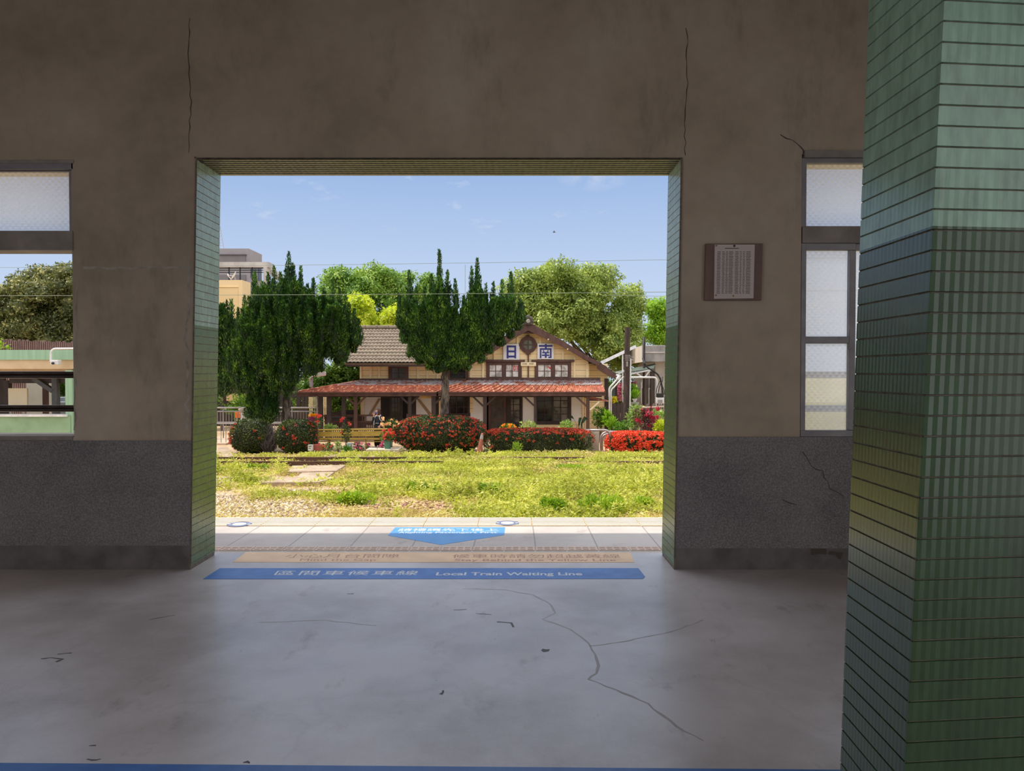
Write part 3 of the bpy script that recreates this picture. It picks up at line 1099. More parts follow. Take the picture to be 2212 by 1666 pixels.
def scatter(n, y0, y1, xl=-8.2, xr=8.2):
    """points over the visible strip of the track bed"""
    Y = RNG.uniform(y0, y1, n)
    half = Y * 0.55
    X = RNG.uniform(-1, 1, n) * half
    return X, Y


def smooth_noise(X, Y, s, seed):
    r = np.random.default_rng(seed)
    v = np.zeros_like(X)
    for k in range(7):
        a = r.uniform(0, 2 * math.pi); f = s * (0.6 + 1.4 * r.random()); p = r.uniform(0, 7)
        v += np.sin((X * math.cos(a) + Y * math.sin(a)) * f + p)
    return v / 7 ** 0.5


BARE = [(575, 1102, 150, 20), (940, 1098, 80, 13), (690, 1062, 90, 12), (1130, 1150, 1, 1), (480, 1085, 60, 12), (770, 1094, 60, 10)]
SLABS = [(688, 1012, 62, 9), (682, 1026, 44, 7), (640, 1037, 88, 7), (470, 1037, 32, 10)]


def bare(X, Y, Z=GZ):
    px, py = proj(np.stack([X, Y, np.full_like(X, Z)], -1))
    b = np.zeros(X.shape)
    for cx, cy, rx, ry in BARE:
        q = ((px - cx) / rx) ** 2 + ((py - cy) / ry) ** 2
        b = np.maximum(b, np.clip(1.6 - q, 0, 1))
    for cx, cy, rx, ry in SLABS:
        q = ((px - cx) / rx) ** 2 + ((py - cy) / ry) ** 2
        b = np.maximum(b, np.where(q < 1, 0.93, 0.0))
    return b, px, py


M_weed = leafmat('weed_leaf', S(136, 140, 52), S(196, 200, 84), S(236, 228, 142), 0.4, 0.9)
M_straw = leafmat('dry_stem', S(164, 146, 86), S(212, 194, 126), S(238, 226, 170), 0.3, 1.4)


def weeds(n, mat, name, label, seed, kind, thr, L, Wd, Hh, keep_bare, near=1.0, sprigs=0):
    X, Y = scatter(n, 8.6, 24.6)
    d = smooth_noise(X, Y * 1.2, 0.9, seed) * 0.72 + smooth_noise(X, Y, 2.6, seed + 1) * 0.55 + RNG.normal(size=n) * 0.25
    b, px, py = bare(X, Y)
    d += np.clip((px - 700) / 900, -0.6, 0.45)          # denser to the right
    d += np.clip((Y - 15.2) * 0.28, -0.75, 0.35) * near
    ok = (d > thr) & (RNG.random(n) > b * keep_bare) & (Y > 11.5)
    X, Y, d = X[ok], Y[ok], d[ok]
    N = len(X)
    hmax = Hh * (0.35 + 0.65 * np.clip(0.5 + 0.5 * smooth_noise(X, Y, 1.7, seed + 2), 0, 1))
    hmax *= np.where(Y > 20.8, np.where(px[ok] > 960, 1.5, 1.0), 1.0)
    z = GZ + hmax * RNG.random(N) ** 0.8
    c = np.stack([X, Y, z], -1)
    if kind == 'leaf':
        dr = rdir(N); dr[:, 2] = np.abs(dr[:, 2]) * 0.5 + 0.1
        nr = rdir(N) * 0.9 + np.array([0, -0.2, 0.8])
    else:
        dr = rdir(N) * 0.45 + np.array([0, 0, 1.0]); nr = rdir(N)
        c[:, 2] = GZ
    v, q = leaf_arrays(c, dr, nr, L * (0.6 + 0.8 * RNG.random(N)), Wd * (0.6 + 0.8 * RNG.random(N)))
    if sprigs:                                            # upright leafy sprigs standing out of the carpet
        k = RNG.choice(N, sprigs)
        m_ = 22
        hs = RNG.uniform(0.14, 0.40, sprigs) * np.clip(0.75 + 0.45 * smooth_noise(X[k], Y[k], 0.8, 77), 0.35, 1.3) * np.where(Y[k] > 20.4, 0.5, 1.0) * np.where((px[ok][k] < 740) & (Y[k] < 17), 0.6, 1.0)
        t_ = np.tile(np.linspace(0.15, 1.0, m_), (sprigs, 1))
        ln = RNG.normal(size=(sprigs, 1, 2)) * 0.10
        px_ = X[k][:, None] + ln[:, :, 0] * t_ ** 2 + RNG.normal(size=(sprigs, m_)) * 0.012
        py_ = Y[k][:, None] + ln[:, :, 1] * t_ ** 2 + RNG.normal(size=(sprigs, m_)) * 0.012
        pz_a = GZ + hs[:, None] * t_
        cc_ = np.stack([px_, py_, pz_a], -1).reshape(-1, 3)
        dd_ = rdir(len(cc_)); dd_[:, 2] = np.abs(dd_[:, 2]) * 0.6 + 0.25
        v2, q2 = leaf_arrays(cc_, dd_, rdir(len(cc_)) * 0.7 + np.array([0, -0.2, 0.8]), 0.085 * (0.6 + 0.8 * RNG.random(len(cc_))), 0.030 * (0.6 + 0.8 * RNG.random(len(cc_))))
        v, q = merge([(v, q), (v2, q2)])
    o = np_mesh(name, v, q, mat)
    tag(o, label, 'weeds', None, 'stuff')


weeds(430000, M_weed, 'weeds', 'low yellow-green weeds covering the disused track bed', 3, 'leaf', -0.02, 0.066, 0.031, 0.16, 0.97, sprigs=5200)
weeds(255000, M_straw, 'dry_grass', 'dry straw coloured grass tufts among the weeds', 9, 'leaf', -0.75, 0.075, 0.022, 0.14, 0.8, -0.3)


def bush_leaves(c, r, n, L, Wd, up=0.25, flat=0.0, inner=0.55):
    """leaves filling an ellipsoid, thicker towards its skin"""
    d = rdir(n)
    rad = (inner + (1 - inner) * RNG.random(n) ** 0.5)[:, None]
    p = np.array(c) + d * np.array(r) * rad
    ax = d + rdir(n) * 0.7 + np.array([0, 0, up])
    nr = d + rdir(n) * 0.6 + np.array([0, 0, 0.4])
    return leaf_arrays(p, ax, nr, L * (0.7 + 0.6 * RNG.random(n)), Wd * (0.7 + 0.6 * RNG.random(n)))


M_clump = leafmat('fresh_weed_leaf', S(96, 132, 30), S(156, 186, 52), S(200, 212, 88), 0.4, 1.5)
for (px, py, w, h, lb) in ((1310, 1090, 62, 46, 'bushy dark green weed clump near the right jamb by the platform edge'),
                           (1195, 1092, 34, 34, 'bright bushy weed clump left of the dark green one'),
                           (775, 1078, 52, 26, 'bright green weed clump in the middle of the left half of the track bed'),
                           (1065, 1058, 40, 30, 'green weed clump in the middle of the track bed'),
                           (905, 1055, 50, 26, 'pale green weed clump below the domed flower hedge'),
                           (1395, 1088, 30, 26, 'small weed clump touching the right doorway jamb'),
                           (555, 1012, 40, 14, 'pale green weed clump below the left round shrub'),
                           (1250, 1012, 60, 16, 'wide weed clump near the rails below the long hedge')):
    g0_ = G(px, py + h * 0.5, GZ)
    s = g0_.y / F
    v = [bush_leaves((g0_.x + RNG.normal() * w * s * 0.34, g0_.y + RNG.normal() * 0.1, GZ + h * s * (0.2 + 0.3 * RNG.random())),
                     (w * s * 0.24, w * s * 0.24, h * s * 0.42), 150, 0.09, 0.034, 0.6) for _ in range(9)]
    a, q = merge(v)
    a[:, 2] = np.maximum(a[:, 2], GZ)
    t_ = thing('weed_clump', lb, 'weeds', (g0_.x, g0_.y, GZ))
    np_mesh('foliage', a, q, M_clump, t_)
    st = MB()
    for k in range(10):
        a_ = RNG.uniform(-0.3, 0.3) * w * s
        st.tube([(g0_.x + a_ * 0.3, g0_.y, GZ), (g0_.x + a_, g0_.y + RNG.normal() * 0.05, GZ + h * s * 0.7)], 0.006, 5)
    st.build('stem', M_clump, t_)


# ballast stones
def stones(n, region, name, label, c1, c2, size):
    X, Y = scatter(n, 11.5, 17.5)
    b, px, py = bare(X, Y)
    ok = region(px, py) & (b > 0.25 * RNG.random(n))
    X, Y = X[ok], Y[ok]
    N = len(X)
    base = np.array([[1, 0, 0], [-1, 0, 0], [0, 1, 0], [0, -1, 0], [0, 0, 1], [0, 0, -1]], float)
    tri = np.array([[0, 2, 4], [2, 1, 4], [1, 3, 4], [3, 0, 4], [2, 0, 5], [1, 2, 5], [3, 1, 5], [0, 3, 5]])
    sz = size * (0.5 + RNG.random((N, 1, 1)))
    v = base[None] * sz * (0.7 + 0.6 * RNG.random((N, 6, 1)))
    v[:, :, 2] *= 0.7
    a = RNG.uniform(0, 6.28, N); ca, sa = np.cos(a)[:, None], np.sin(a)[:, None]
    x, y = v[:, :, 0].copy(), v[:, :, 1].copy()
    v[:, :, 0] = x * ca - y * sa; v[:, :, 1] = x * sa + y * ca
    v += np.stack([X, Y, np.full(N, GZ + size * 0.3)], -1)[:, None]
    q = (tri[None] + np.arange(N)[:, None, None] * 6).reshape(-1, 3)
    m, t, b_, o_ = nodes_of(name + '_stone')
    g = t.nodes.new('ShaderNodeNewGeometry')
    r = ramp_of(t, g.outputs['Random Per Island'], [(0.0, c1), (1.0, c2)])
    t.links.new(r.outputs[0], b_.inputs['Base Color']); b_.inputs['Roughness'].default_value = 0.9
    o = np_mesh('ballast', v.reshape(-1, 3), q, m)
    tag(o, label, 'ballast', None, 'stuff')


stones(26000, lambda px, py: (px < 720), 'tan', 'tan ballast stones showing left of the doorway below the slabs', S(140, 118, 98), S(224, 204, 180), 0.042)
stones(12000, lambda px, py: (px >= 720), 'rust', 'reddish ballast stones showing through the weeds in the middle', S(140, 100, 84), S(206, 168, 140), 0.035)

# ------------------------------------------------------------------ hedges and flowering shrubs
M_hedge = leafmat('hedge_leaf', S(34, 46, 22), S(66, 80, 34), S(116, 128, 50), 0.2, 2.0)
M_ixora = leafmat('red_blossom', S(168, 46, 30), S(206, 76, 50), S(234, 118, 84), 0.22, 2.5)
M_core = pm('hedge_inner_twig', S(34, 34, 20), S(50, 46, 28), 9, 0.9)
M_twig = pm('dry_twig', S(74, 62, 56), S(104, 90, 80), 9, 0.9)


def superq(u, e):
    return np.sign(u) * np.abs(u) ** e


def supersurf(n, e, rx, ry, rz):
    """even points on a rounded box: position on the unit shape and the matching direction"""
    w = np.array([ry * rz, rx * rz, rx * ry]); w = w / w.sum()
    ax = RNG.choice(3, n, p=w)
    c = RNG.uniform(-1, 1, (n, 3))
    c[np.arange(n), ax] = np.where(RNG.random(n) < 0.5, -1.0, 1.0)
    k = (np.abs(c) ** (2 / e)).sum(1) ** (e / 2)
    p = c / k[:, None]
    return p, np.sign(p) * np.abs(p) ** (1 / e)


def hedge(name, label, x0, x1, yt, yb, Y, depth, e=0.7, density=900, flower=None, nfl=0, lc=None, L=0.06, cat='hedge', fl_mat=None, Wd=0.032, fl_size=0.055):
    """clipped hedge whose outline in the photo is x0..x1, yt..yb; front face at distance Y"""
    a, b = P(x0, yb, Y), P(x1, yt, Y)
    cx, cy = (a.x + b.x) / 2, Y + depth / 2
    zb = GZ
    zt = b.z
    rx, ry, rz = (b.x - a.x) / 2, depth / 2, (zt - zb) / 2
    cz = (zt + zb) / 2
    t = thing(name, label, cat, (cx, cy, GZ))
    area = 4 * (rx * ry + ry * rz + rx * rz)
    n = int(area * density)
    p, d = supersurf(n, e, rx, ry, rz); d2 = p * np.array([rx, ry, rz])
    bumps = 1 + 0.05 * np.sin(d2[:, 0] * 7 + 1.3) * np.sin(d2[:, 2] * 9 + d2[:, 1] * 5)
    pos = d2 * (bumps * (0.93 + 0.10 * RNG.random(n)))[:, None] + np.array([cx, cy, cz])
    pos[:, 2] = np.maximum(pos[:, 2], GZ + 0.01)
    nr = unit(np.sign(d) * np.abs(d) ** (2 - e) / np.array([rx, ry, rz]))
    ax = nr * 0.45 + rdir(n) * 0.8 + np.array([0, 0, 0.45])
    v, q = leaf_arrays(pos, ax, nr + rdir(n) * 0.7 + np.array([0, 0, 0.35]), L * (0.7 + 0.6 * RNG.random(n)), Wd * (0.7 + 0.6 * RNG.random(n)))
    np_mesh('foliage', v, q, lc or M_hedge, t)
    # woody inside
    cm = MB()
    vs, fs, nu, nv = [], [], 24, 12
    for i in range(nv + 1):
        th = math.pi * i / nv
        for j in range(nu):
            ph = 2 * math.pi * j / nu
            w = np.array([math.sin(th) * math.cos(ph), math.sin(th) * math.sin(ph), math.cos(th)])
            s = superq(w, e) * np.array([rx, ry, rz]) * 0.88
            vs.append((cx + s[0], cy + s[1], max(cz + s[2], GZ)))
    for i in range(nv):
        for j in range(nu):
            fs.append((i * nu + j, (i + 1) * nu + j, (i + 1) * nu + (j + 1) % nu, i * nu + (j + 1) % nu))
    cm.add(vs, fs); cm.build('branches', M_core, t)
    if flower is not None and nfl:
        heads = []
        tries = 0
        while len(heads) < nfl and tries < 40:
            tries += 1
            pp, dd = supersurf(nfl * 4, e, rx, ry, rz)
            fx, fz = pp[:, 0], pp[:, 2]
            pr = flower(fx, fz, pp[:, 1])
            k = RNG.random(len(fx)) < pr
            for i in np.nonzero(k)[0]:
                if len(heads) < nfl: heads.append((pp[i] * np.array([rx, ry, rz]) * 1.03 + np.array([cx, cy, cz]), unit(np.sign(dd[i]) * np.abs(dd[i]) ** (2 - e))))
        lst = []
        for c, nn in heads:
            if c[2] < GZ + 0.05: continue
            m_ = 16
            r_ = fl_size * (0.6 + 0.8 * RNG.random())
            dd = rdir(m_); dd = dd + nn * 0.9
            dd = unit(dd)
            pos = c + dd * r_ * np.array([1, 1, 0.75])
            lst.append(leaf_arrays(pos, rdir(m_) + dd * 0.3, dd, r_ * 0.95, r_ * 0.7, 0.1))
        if lst:
            v, q = merge(lst)
            np_mesh('blossoms', v, q, fl_mat or M_ixora, t)
    return t


topw = lambda k: (lambda fx, fz, fy: np.clip((fz - k) * 1.5, 0, 1))
YH = 24.9
hedge('round_shrub', 'left round clipped shrub with a few orange blossoms at its left side', 485, 572, 909, 984, YH, 1.35, 0.85, 1500,
      lambda fx, fz, fy: np.where((fx < -0.6), 0.8, 0.07) * (np.abs(fz) < 0.75), 46, fl_size=0.036)
hedge('round_shrub', 'round clipped shrub with scattered orange blossoms, left of the yellow bench', 586, 672, 910, 984, YH, 1.35, 0.85, 1500,
      lambda fx, fz, fy: np.where((fz > -0.6) & (fx > -0.4), 0.5, 0.05) * (fz < 0.85), 60, fl_size=0.036)
hedge('flower_hedge', 'big domed clipped hedge dotted with red blossoms, around the middle cypress trunk', 846, 1046, 903, 984, YH, 1.9, 0.78, 1500,
      lambda fx, fz, fy: np.clip(0.95 - np.abs(fz - 0.15) * 0.9 + np.abs(fx) * 0.2, 0, 1) * np.where(fz < -0.55, 0.25, 1), 640, fl_size=0.034)
hedge('flower_hedge', 'long low boxy hedge with red blossoms along its top, right of the traffic cone', 1043, 1282, 932, 984, YH, 1.3, 0.42, 1500,
      lambda fx, fz, fy: np.clip(np.where(fz > 0.72, 0.85, np.where(fz > 0.25, 0.14, 0.02)) + np.clip((fx - 0.3) * 0.4, 0, 0.3) * (fz > 0.1), 0, 1), 820, fl_size=0.034)
hedge('flower_hedge', 'low hedge almost covered with bright red blossoms beside the right jamb', 1318, 1452, 940, 974, YH, 1.2, 0.55, 1300,
      lambda fx, fz, fy: np.clip(0.9 + fz, 0, 1), 700, fl_size=0.055, fl_mat=leafmat('bright_red_blossom', S(206, 58, 36), S(236, 90, 58), S(246, 130, 92), 0.28, 2.5))

# bare dead shrub between the two round shrubs
t_ = thing('dead_shrub', 'bare grey leafless shrub between the two round shrubs', 'shrub', P(580, 984, YH + 0.5).xy.to_3d() + Vector((0, 0, GZ)))
tw = MB()
c_ = P(580, 960, YH + 0.45)
for k in range(170):
    x = c_.x + RNG.uniform(-0.42, 0.42); y = c_.y + RNG.uniform(-0.3, 0.3)
    z1 = GZ + RNG.uniform(0.45, 1.0) * (0.95 - abs(x - c_.x) * 0.3)
    tw.tube([(c_.x + (x - c_.x) * 0.3, c_.y, GZ), ((x + c_.x) / 2 + RNG.normal() * 0.06, y, (z1 + GZ) / 2), (x, y, z1)], [0.012, 0.008, 0.003], 4)
    for j in range(3):
        a = Vector((x, y, z1)) * 0.7 + Vector((c_.x, c_.y, GZ)) * 0.3 + Vector((0, 0, 0.2 * j - 0.15))
        tw.tube([a, a + Vector((RNG.normal() * 0.12, RNG.normal() * 0.1, 0.14))], [0.005, 0.002], 4)
tw.build('twigs', pm('grey_twig', S(70, 62, 62), S(96, 86, 84), 8, 0.9), t_)

# ------------------------------------------------------------------ trees
M_cyp = leafmat('cypress_leaf', S(24, 48, 24), S(62, 102, 42), S(136, 172, 66), 0.16, 2.2)
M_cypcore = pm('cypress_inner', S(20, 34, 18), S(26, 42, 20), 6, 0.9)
M_bark = pm('grey_bark', S(118, 102, 90), S(52, 44, 40), 13, 0.9, 0.8, 0.04, 0, (1, 1, 0.28), 0.42, 0.58)


def flame(B, T, r, n, L=0.12, Wd=0.05):
    """pointed tuft of scale leaves from B to its tip T"""
    B, T = np.array(B), np.array(T)
    ax = T - B; h = np.linalg.norm(ax); ax = ax / h
    s = unit(np.cross(ax, [0.3, 1, 0.1])); u = np.cross(s, ax)
    t = RNG.random(n) ** 0.85
    ph = RNG.uniform(0, 2 * math.pi, n)
    R = np.where(t < 0.25, (t / 0.25) ** 0.5, ((1 - t) / 0.75) ** 0.8) * r
    k1, k2, p1 = RNG.integers(2, 4), RNG.uniform(9, 14), RNG.uniform(0, 6)
    R = R * (1 + 0.34 * np.sin(k1 * ph + p1 + 5 * t) * np.sin(k2 * t + ph))
    R = R * (0.72 + 0.34 * RNG.random(n))
    rd = s * np.cos(ph)[:, None] + u * np.sin(ph)[:, None]
    p = B + ax * (t * h)[:, None] + rd * R[:, None]
    d = ax * 0.9 + rd * 0.65 + rdir(n) * 0.35
    v, q = leaf_arrays(p, d, rd + ax * 0.25 + rdir(n) * 0.28, L * (0.6 + 0.8 * RNG.random(n)), Wd * (0.6 + 0.8 * RNG.random(n)))
    return v, q


def flame_core(mb, B, T, r):
    B, T = Vector(B), Vector(T)
    pts = [B.lerp(T, k) for k in (0.06, 0.25, 0.55, 0.85)]
    mb.tube(pts, [r * 0.06, r * 0.66, r * 0.46, r * 0.1], 7)


def cypress(label, polys, Y, tips, trunk, ygr, nper, dep=0.66, leaf=0.088, lobe=(44, 84), hw=(9, 16), sub=()):
    gx = (trunk[0][0] + trunk[0][1]) / 2
    base = P(gx, ygr, Y); base.z = GZ
    t = thing('cypress_tree', label, 'tree', base)
    leafs, core = [], MB()
    s = Y / F
    lobes = []
    for poly, nl in polys:
        xs = [p[0] for p in poly]; ys = [p[1] for p in poly]
        k = 0
        rows = np.arange(min(ys), max(ys) + 1, 4)
        span = {}
        for y in rows:
            xx = np.arange(min(xs), max(xs), 2.0)
            ins_ = in_poly(xx, np.full_like(xx, y), poly)
            if ins_.any(): span[int(y)] = (xx[ins_].min(), xx[ins_].max())
        while k < nl:
            x = RNG.uniform(min(xs), max(xs)); y = RNG.uniform(min(ys), max(ys))
            h = RNG.uniform(*lobe); w = RNG.uniform(*hw)
            yk = min(span, key=lambda q: abs(q - (y - h * 0.4)))
            a, b = span[yk]
            m_ = (a + b) / 2; hh = max((b - a) / 2, 8)
            rel = np.clip((x - m_) / hh, -1.2, 1.2)
            tx, ty = x + rel * h * 0.28 + RNG.normal() * 3, y - h
            mx, my = (x + tx) / 2, (y + ty) / 2
            if not (in_poly([x], [y], poly)[0] and in_poly([tx], [ty], poly)[0] and in_poly([mx - w * 0.8 if rel < 0 else mx + w * 0.8], [my + h * 0.2], poly)[0]):
                continue
            dz = dep * hh * s * math.sqrt(max(0.03, 1 - min(rel * rel, 1)))
            yo = -dz if RNG.random() < 0.72 else RNG.uniform(-1, 1) * dz
            yo *= RNG.uniform(0.68, 1.05)
            lobes.append((P(x, y, Y + yo * 0.70), P(tx, ty, Y + yo * 1.08), w * s))
            k += 1
    for tx, ty, by, w in tips:
        yo = RNG.uniform(-0.3, 0.3)
        lobes.append((P(tx + RNG.normal() * 2, by, Y + yo), P(tx, ty, Y + yo), w * s * 0.9))
        for q in range(3):
            f = RNG.uniform(0.25, 0.75)
            yb_ = by - (by - ty) * f * 0.6
            lobes.append((P(tx + RNG.uniform(-0.6, 0.6) * w, by, Y + yo + RNG.normal() * 0.1), P(tx + RNG.uniform(-0.9, 0.9) * w, ty + (by - ty) * f, Y + yo), w * s * 0.6))
    for B, T, r in lobes:
        h = (T - B).length
        n = int(1.3 * nper * (h * r) / 0.32)
        leafs.append(flame(B, T, r, max(n, 60), leaf, leaf * 0.36))
        flame_core(core, B, T, r)
    v, q = merge(leafs)
    v[:, 2] = np.maximum(v[:, 2], GZ + 0.05)
    np_mesh('foliage', v, q, M_cyp, t)
    core.build('inner_filler', M_cypcore, t)  # dark solid core added so gaps in the leaves show no light
    tm = MB()
    pts, rs = [], []
    for i, (xa, xb, y) in enumerate([(trunk[k][0], trunk[k][1], trunk[k][2]) for k in range(len(trunk))]):
        p = P((xa + xb) / 2, y, Y)
        pts.append(p); rs.append((xb - xa) / 2 * s)
    pts = [Vector((pts[0].x, pts[0].y, GZ - 0.05))] + pts
    rs = [rs[0] * 1.25] + rs
    fine, fr = [], []
    for i in range(len(pts) - 1):
        for k in range(6):
            f = k / 6
            fine.append(pts[i].lerp(pts[i + 1], f) + Vector((RNG.normal() * 0.012, RNG.normal() * 0.012, 0)))
            fr.append((rs[i] * (1 - f) + rs[i + 1] * f) * (1 + 0.07 * RNG.normal()))
    fine.append(pts[-1]); fr.append(rs[-1])
    tm.tube(fine, fr, 12)
    tm.build('trunk', M_bark, t)
    return t


YC1, YC2 = 27.2, 26.1
cypress('large broad cypress with flame shaped boughs, left of the station house',
        [([(482, 820), (494, 740), (515, 680), (532, 632), (550, 620), (590, 618), (612, 596), (632, 590), (655, 610), (684, 636), (722, 642), (746, 672), (760, 694), (781, 704),
           (779, 738), (748, 770), (700, 798), (656, 830), (640, 852), (620, 866), (590, 866), (560, 870), (520, 866), (490, 846)], 270),
         ([(520, 870), (545, 830), (600, 830), (613, 868), (612, 905), (600, 918), (532, 916), (519, 890)], 26)],
        YC1, [(624, 547, 630, 9), (635, 574, 640, 7), (650, 577, 640, 7), (550, 588, 680, 11), (592, 575, 650, 8), (579, 590, 660, 9), (566, 610, 660, 8), (606, 590, 650, 9),
              (677, 604, 670, 9), (664, 615, 680, 9), (718, 606, 690, 9), (747, 640, 720, 9), (765, 668, 745, 10), (754, 655, 740, 10), (774, 690, 748, 10), (748, 690, 770, 12), (728, 700, 792, 12), (692, 716, 806, 10), (762, 704, 764, 10), (742, 716, 784, 12), (528, 640, 720, 9), (514, 668, 740, 9), (700, 625, 700, 10), (733, 625, 700, 9)],
        [(609, 629, 912), (612, 628, 860), (614, 626, 800)], 950, 560)
cypress('tall many-tipped cypress with a bare trunk rising from the domed flower hedge',
        [([(858, 676), (868, 646), (884, 628), (905, 656), (925, 634), (945, 598), (955, 600), (970, 632), (990, 672), (1010, 690), (1016, 740), (1030, 770), (1010, 796), (985, 806), (950, 806),
           (915, 790), (888, 762), (868, 716)], 170),
         ([(986, 690), (1000, 650), (1018, 614), (1034, 606), (1042, 648), (1060, 644), (1088, 638), (1106, 634), (1122, 664), (1132, 668), (1122, 700), (1092, 722), (1062, 742), (1040, 760),
           (1024, 784), (1000, 800), (985, 770)], 165)],
        YC2, [(949, 541, 640, 8), (967, 586, 660, 9), (983, 605, 670, 8), (1031, 560, 650, 8), (1019, 578, 655, 7), (884, 586, 690, 9), (932, 594, 680, 9), (918, 622, 690, 9),
              (1104, 590, 670, 8), (1085, 606, 680, 9), (1050, 615, 680, 8), (1066, 612, 690, 8), (1122, 640, 700, 8), (862, 636, 710, 8), (899, 622, 700, 9), (1002, 640, 700, 8), (1128, 654, 702, 9), (1118, 668, 716, 10), (1102, 676, 734, 11), (1080, 690, 750, 12), (1058, 700, 766, 12), (1036, 715, 786, 12), (1012, 730, 802, 12), (1094, 660, 722, 11), (1068, 680, 744, 12),
         (866, 642, 714, 9), (876, 662, 745, 11), (890, 690, 775, 12), (906, 706, 790, 12), (926, 720, 802, 12), (946, 730, 808, 12), (985, 735, 808, 12)],
        [(951, 968, 906), (953, 970, 860), (954, 968, 815), (955, 966, 760)], 940, 560)
cypress('dark cypress mostly hidden behind the left doorway jamb',
        [([(420, 700), (450, 650), (478, 655), (500, 662), (514, 700), (512, 760), (505, 830), (495, 862), (430, 862)], 52)],
        30.0, [(490, 653, 720, 7), (500, 650, 720, 7), (478, 660, 720, 8), (512, 690, 740, 7)], [(455, 466, 905), (456, 466, 860), (457, 465, 800)], 925, 330, leaf=0.13)


def leafy_tree(label, polys, Y, mat, trunk_px, name='broadleaf_tree', r=(0.38, 0.72), per=330, L=0.15, Wd=0.08, dep=0.85, branch=True, core_mat=None, base_z=GZ):
    bx = trunk_px[0]
    base = P(bx, 800, Y); base.z = base_z
    t = thing(name, label, 'tree', base)
    s = Y / F
    leafs, core, cs = [], MB(), []
    for poly, n in polys:
        xs = [p[0] for p in poly]; ys = [p[1] for p in poly]
        cx0, hw = (min(xs) + max(xs)) / 2, (max(xs) - min(xs)) / 2
        k = tries = 0
        while k < n and tries < 20000:
            tries += 1
            x = RNG.uniform(min(xs), max(xs)); y = RNG.uniform(min(ys), max(ys))
            rr = RNG.uniform(*r); rp = rr / s * 0.8
            if not in_poly([x, x - rp, x + rp, x], [y, y, y, y - rp], poly).all(): continue
            rel = (x - cx0) / hw
            dz = dep * hw * s * math.sqrt(max(0.05, 1 - rel * rel))
            yo = -dz * RNG.uniform(0.6, 1) if RNG.random() < 0.62 else RNG.uniform(-1, 1) * dz
            c = P(x, y, Y + yo)
            cs.append((c, rr)); k += 1
    for c, rr in cs:
        n = int(per * (rr / 0.55) ** 2)
        d = rdir(n)
        wob = 1 + 0.32 * np.sin(d[:, 0] * 5 + c.x * 3) * np.sin(d[:, 2] * 6 + c.z * 2)
        p = np.array(c) + d * (rr * wob * (0.72 + 0.34 * RNG.random(n)))[:, None] * np.array([1, 1, 0.85])
        ax = d * 0.5 + rdir(n) * 0.9 + np.array([0, 0, -0.15])
        leafs.append(leaf_arrays(p, ax, d + rdir(n) * 0.38 + np.array([0, 0, 0.3]), L * (0.6 + 0.8 * RNG.random(n)), Wd * (0.6 + 0.8 * RNG.random(n))))
        core.ball(c, (rr * 0.62, rr * 0.62, rr * 0.52), 8, 5)
    v, q = merge(leafs)
    np_mesh('foliage', v, q, mat, t)
    core.build('inner_foliage', mat, t)
    tm = MB()
    top = P(trunk_px[0], trunk_px[1], Y)
    tm.tube([(base.x, base.y, base_z - 0.05), (base.x + 0.08, base.y, (base_z + top.z) / 2), top], [0.26, 0.22, 0.14], 10)
    for c, rr in cs[::6]:
        m_ = Vector((base.x, base.y, base_z + (top.z - base_z) * RNG.uniform(0.5, 0.95)))
        tm.tube([m_, m_.lerp(Vector(c), 0.5) + Vector((0, 0, 0.15)), Vector(c)], [0.07, 0.045, 0.02], 6)
    tm.build('trunk', M_bark, t)
    return t


M_mid = leafmat('camphor_leaf', S(70, 108, 40), S(138, 174, 68), S(204, 214, 120), 0.25, 0.7)
M_big = leafmat('big_tree_leaf', S(84, 106, 42), S(160, 178, 80), S(216, 220, 132), 0.25, 0.7)
M_lime = leafmat('lime_leaf', S(150, 172, 30), S(208, 216, 62), S(232, 234, 110), 0.45, 1.2)
M_bright = leafmat('bright_leaf', S(96, 140, 26), S(150, 188, 48), S(200, 216, 90), 0.4, 1.0)
M_low = leafmat('low_tree_leaf', S(50, 80, 24), S(88, 122, 36), S(140, 164, 60), 0.3, 1.0)
M_olive = leafmat('olive_leaf', S(54, 62, 32), S(108, 114, 62), S(196, 186, 124), 0.25, 0.9)

leafy_tree('tall green broadleaf tree behind the left tiled roof, rising between the cypresses',
           [([(684, 640), (684, 595), (705, 570), (745, 575), (765, 590), (775, 560), (800, 550), (832, 560), (850, 580), (880, 572), (900, 580), (905, 640), (900, 690), (850, 705), (700, 705)], 72),
            ([(896, 640), (905, 600), (925, 582), (942, 590), (944, 640), (920, 660)], 10)], 43, M_mid, (800, 690), per=380)
leafy_tree('lime yellow leaved tree showing above the left tiled roof',
           [([(746, 705), (744, 650), (770, 632), (800, 640), (815, 672), (822, 700)], 26), ([(800, 706), (815, 672), (845, 662), (880, 652), (892, 680), (880, 706)], 20)], 39, M_lime, (800, 700), r=(0.3, 0.5), per=320)
leafy_tree('dark green low tree between the large cypress and the left end of the house',
           [([(630, 880), (650, 810), (690, 790), (700, 785), (740, 750), (780, 735), (800, 770), (800, 880)], 90)], 37.5, M_low, (740, 840), r=(0.3, 0.55), per=300)
leafy_tree('huge rounded pale green tree behind the gabled roof on the right',
           [([(1090, 690), (1082, 620), (1112, 580), (1150, 582), (1175, 568), (1205, 562), (1238, 552), (1262, 570), (1300, 568), (1325, 576), (1350, 600), (1384, 605), (1392, 650), (1398, 700),
              (1392, 760), (1360, 790), (1310, 790), (1240, 740), (1150, 700)], 125)], 43, M_big, (1290, 740), per=470, r=(0.38, 0.95))
leafy_tree('bright yellow-green tree beside the right jamb behind the grey building',
           [([(1384, 735), (1388, 680), (1400, 646), (1430, 634), (1470, 640), (1500, 680), (1490, 745)], 50)], 47, M_bright, (1440, 720), r=(0.35, 0.6), per=340)
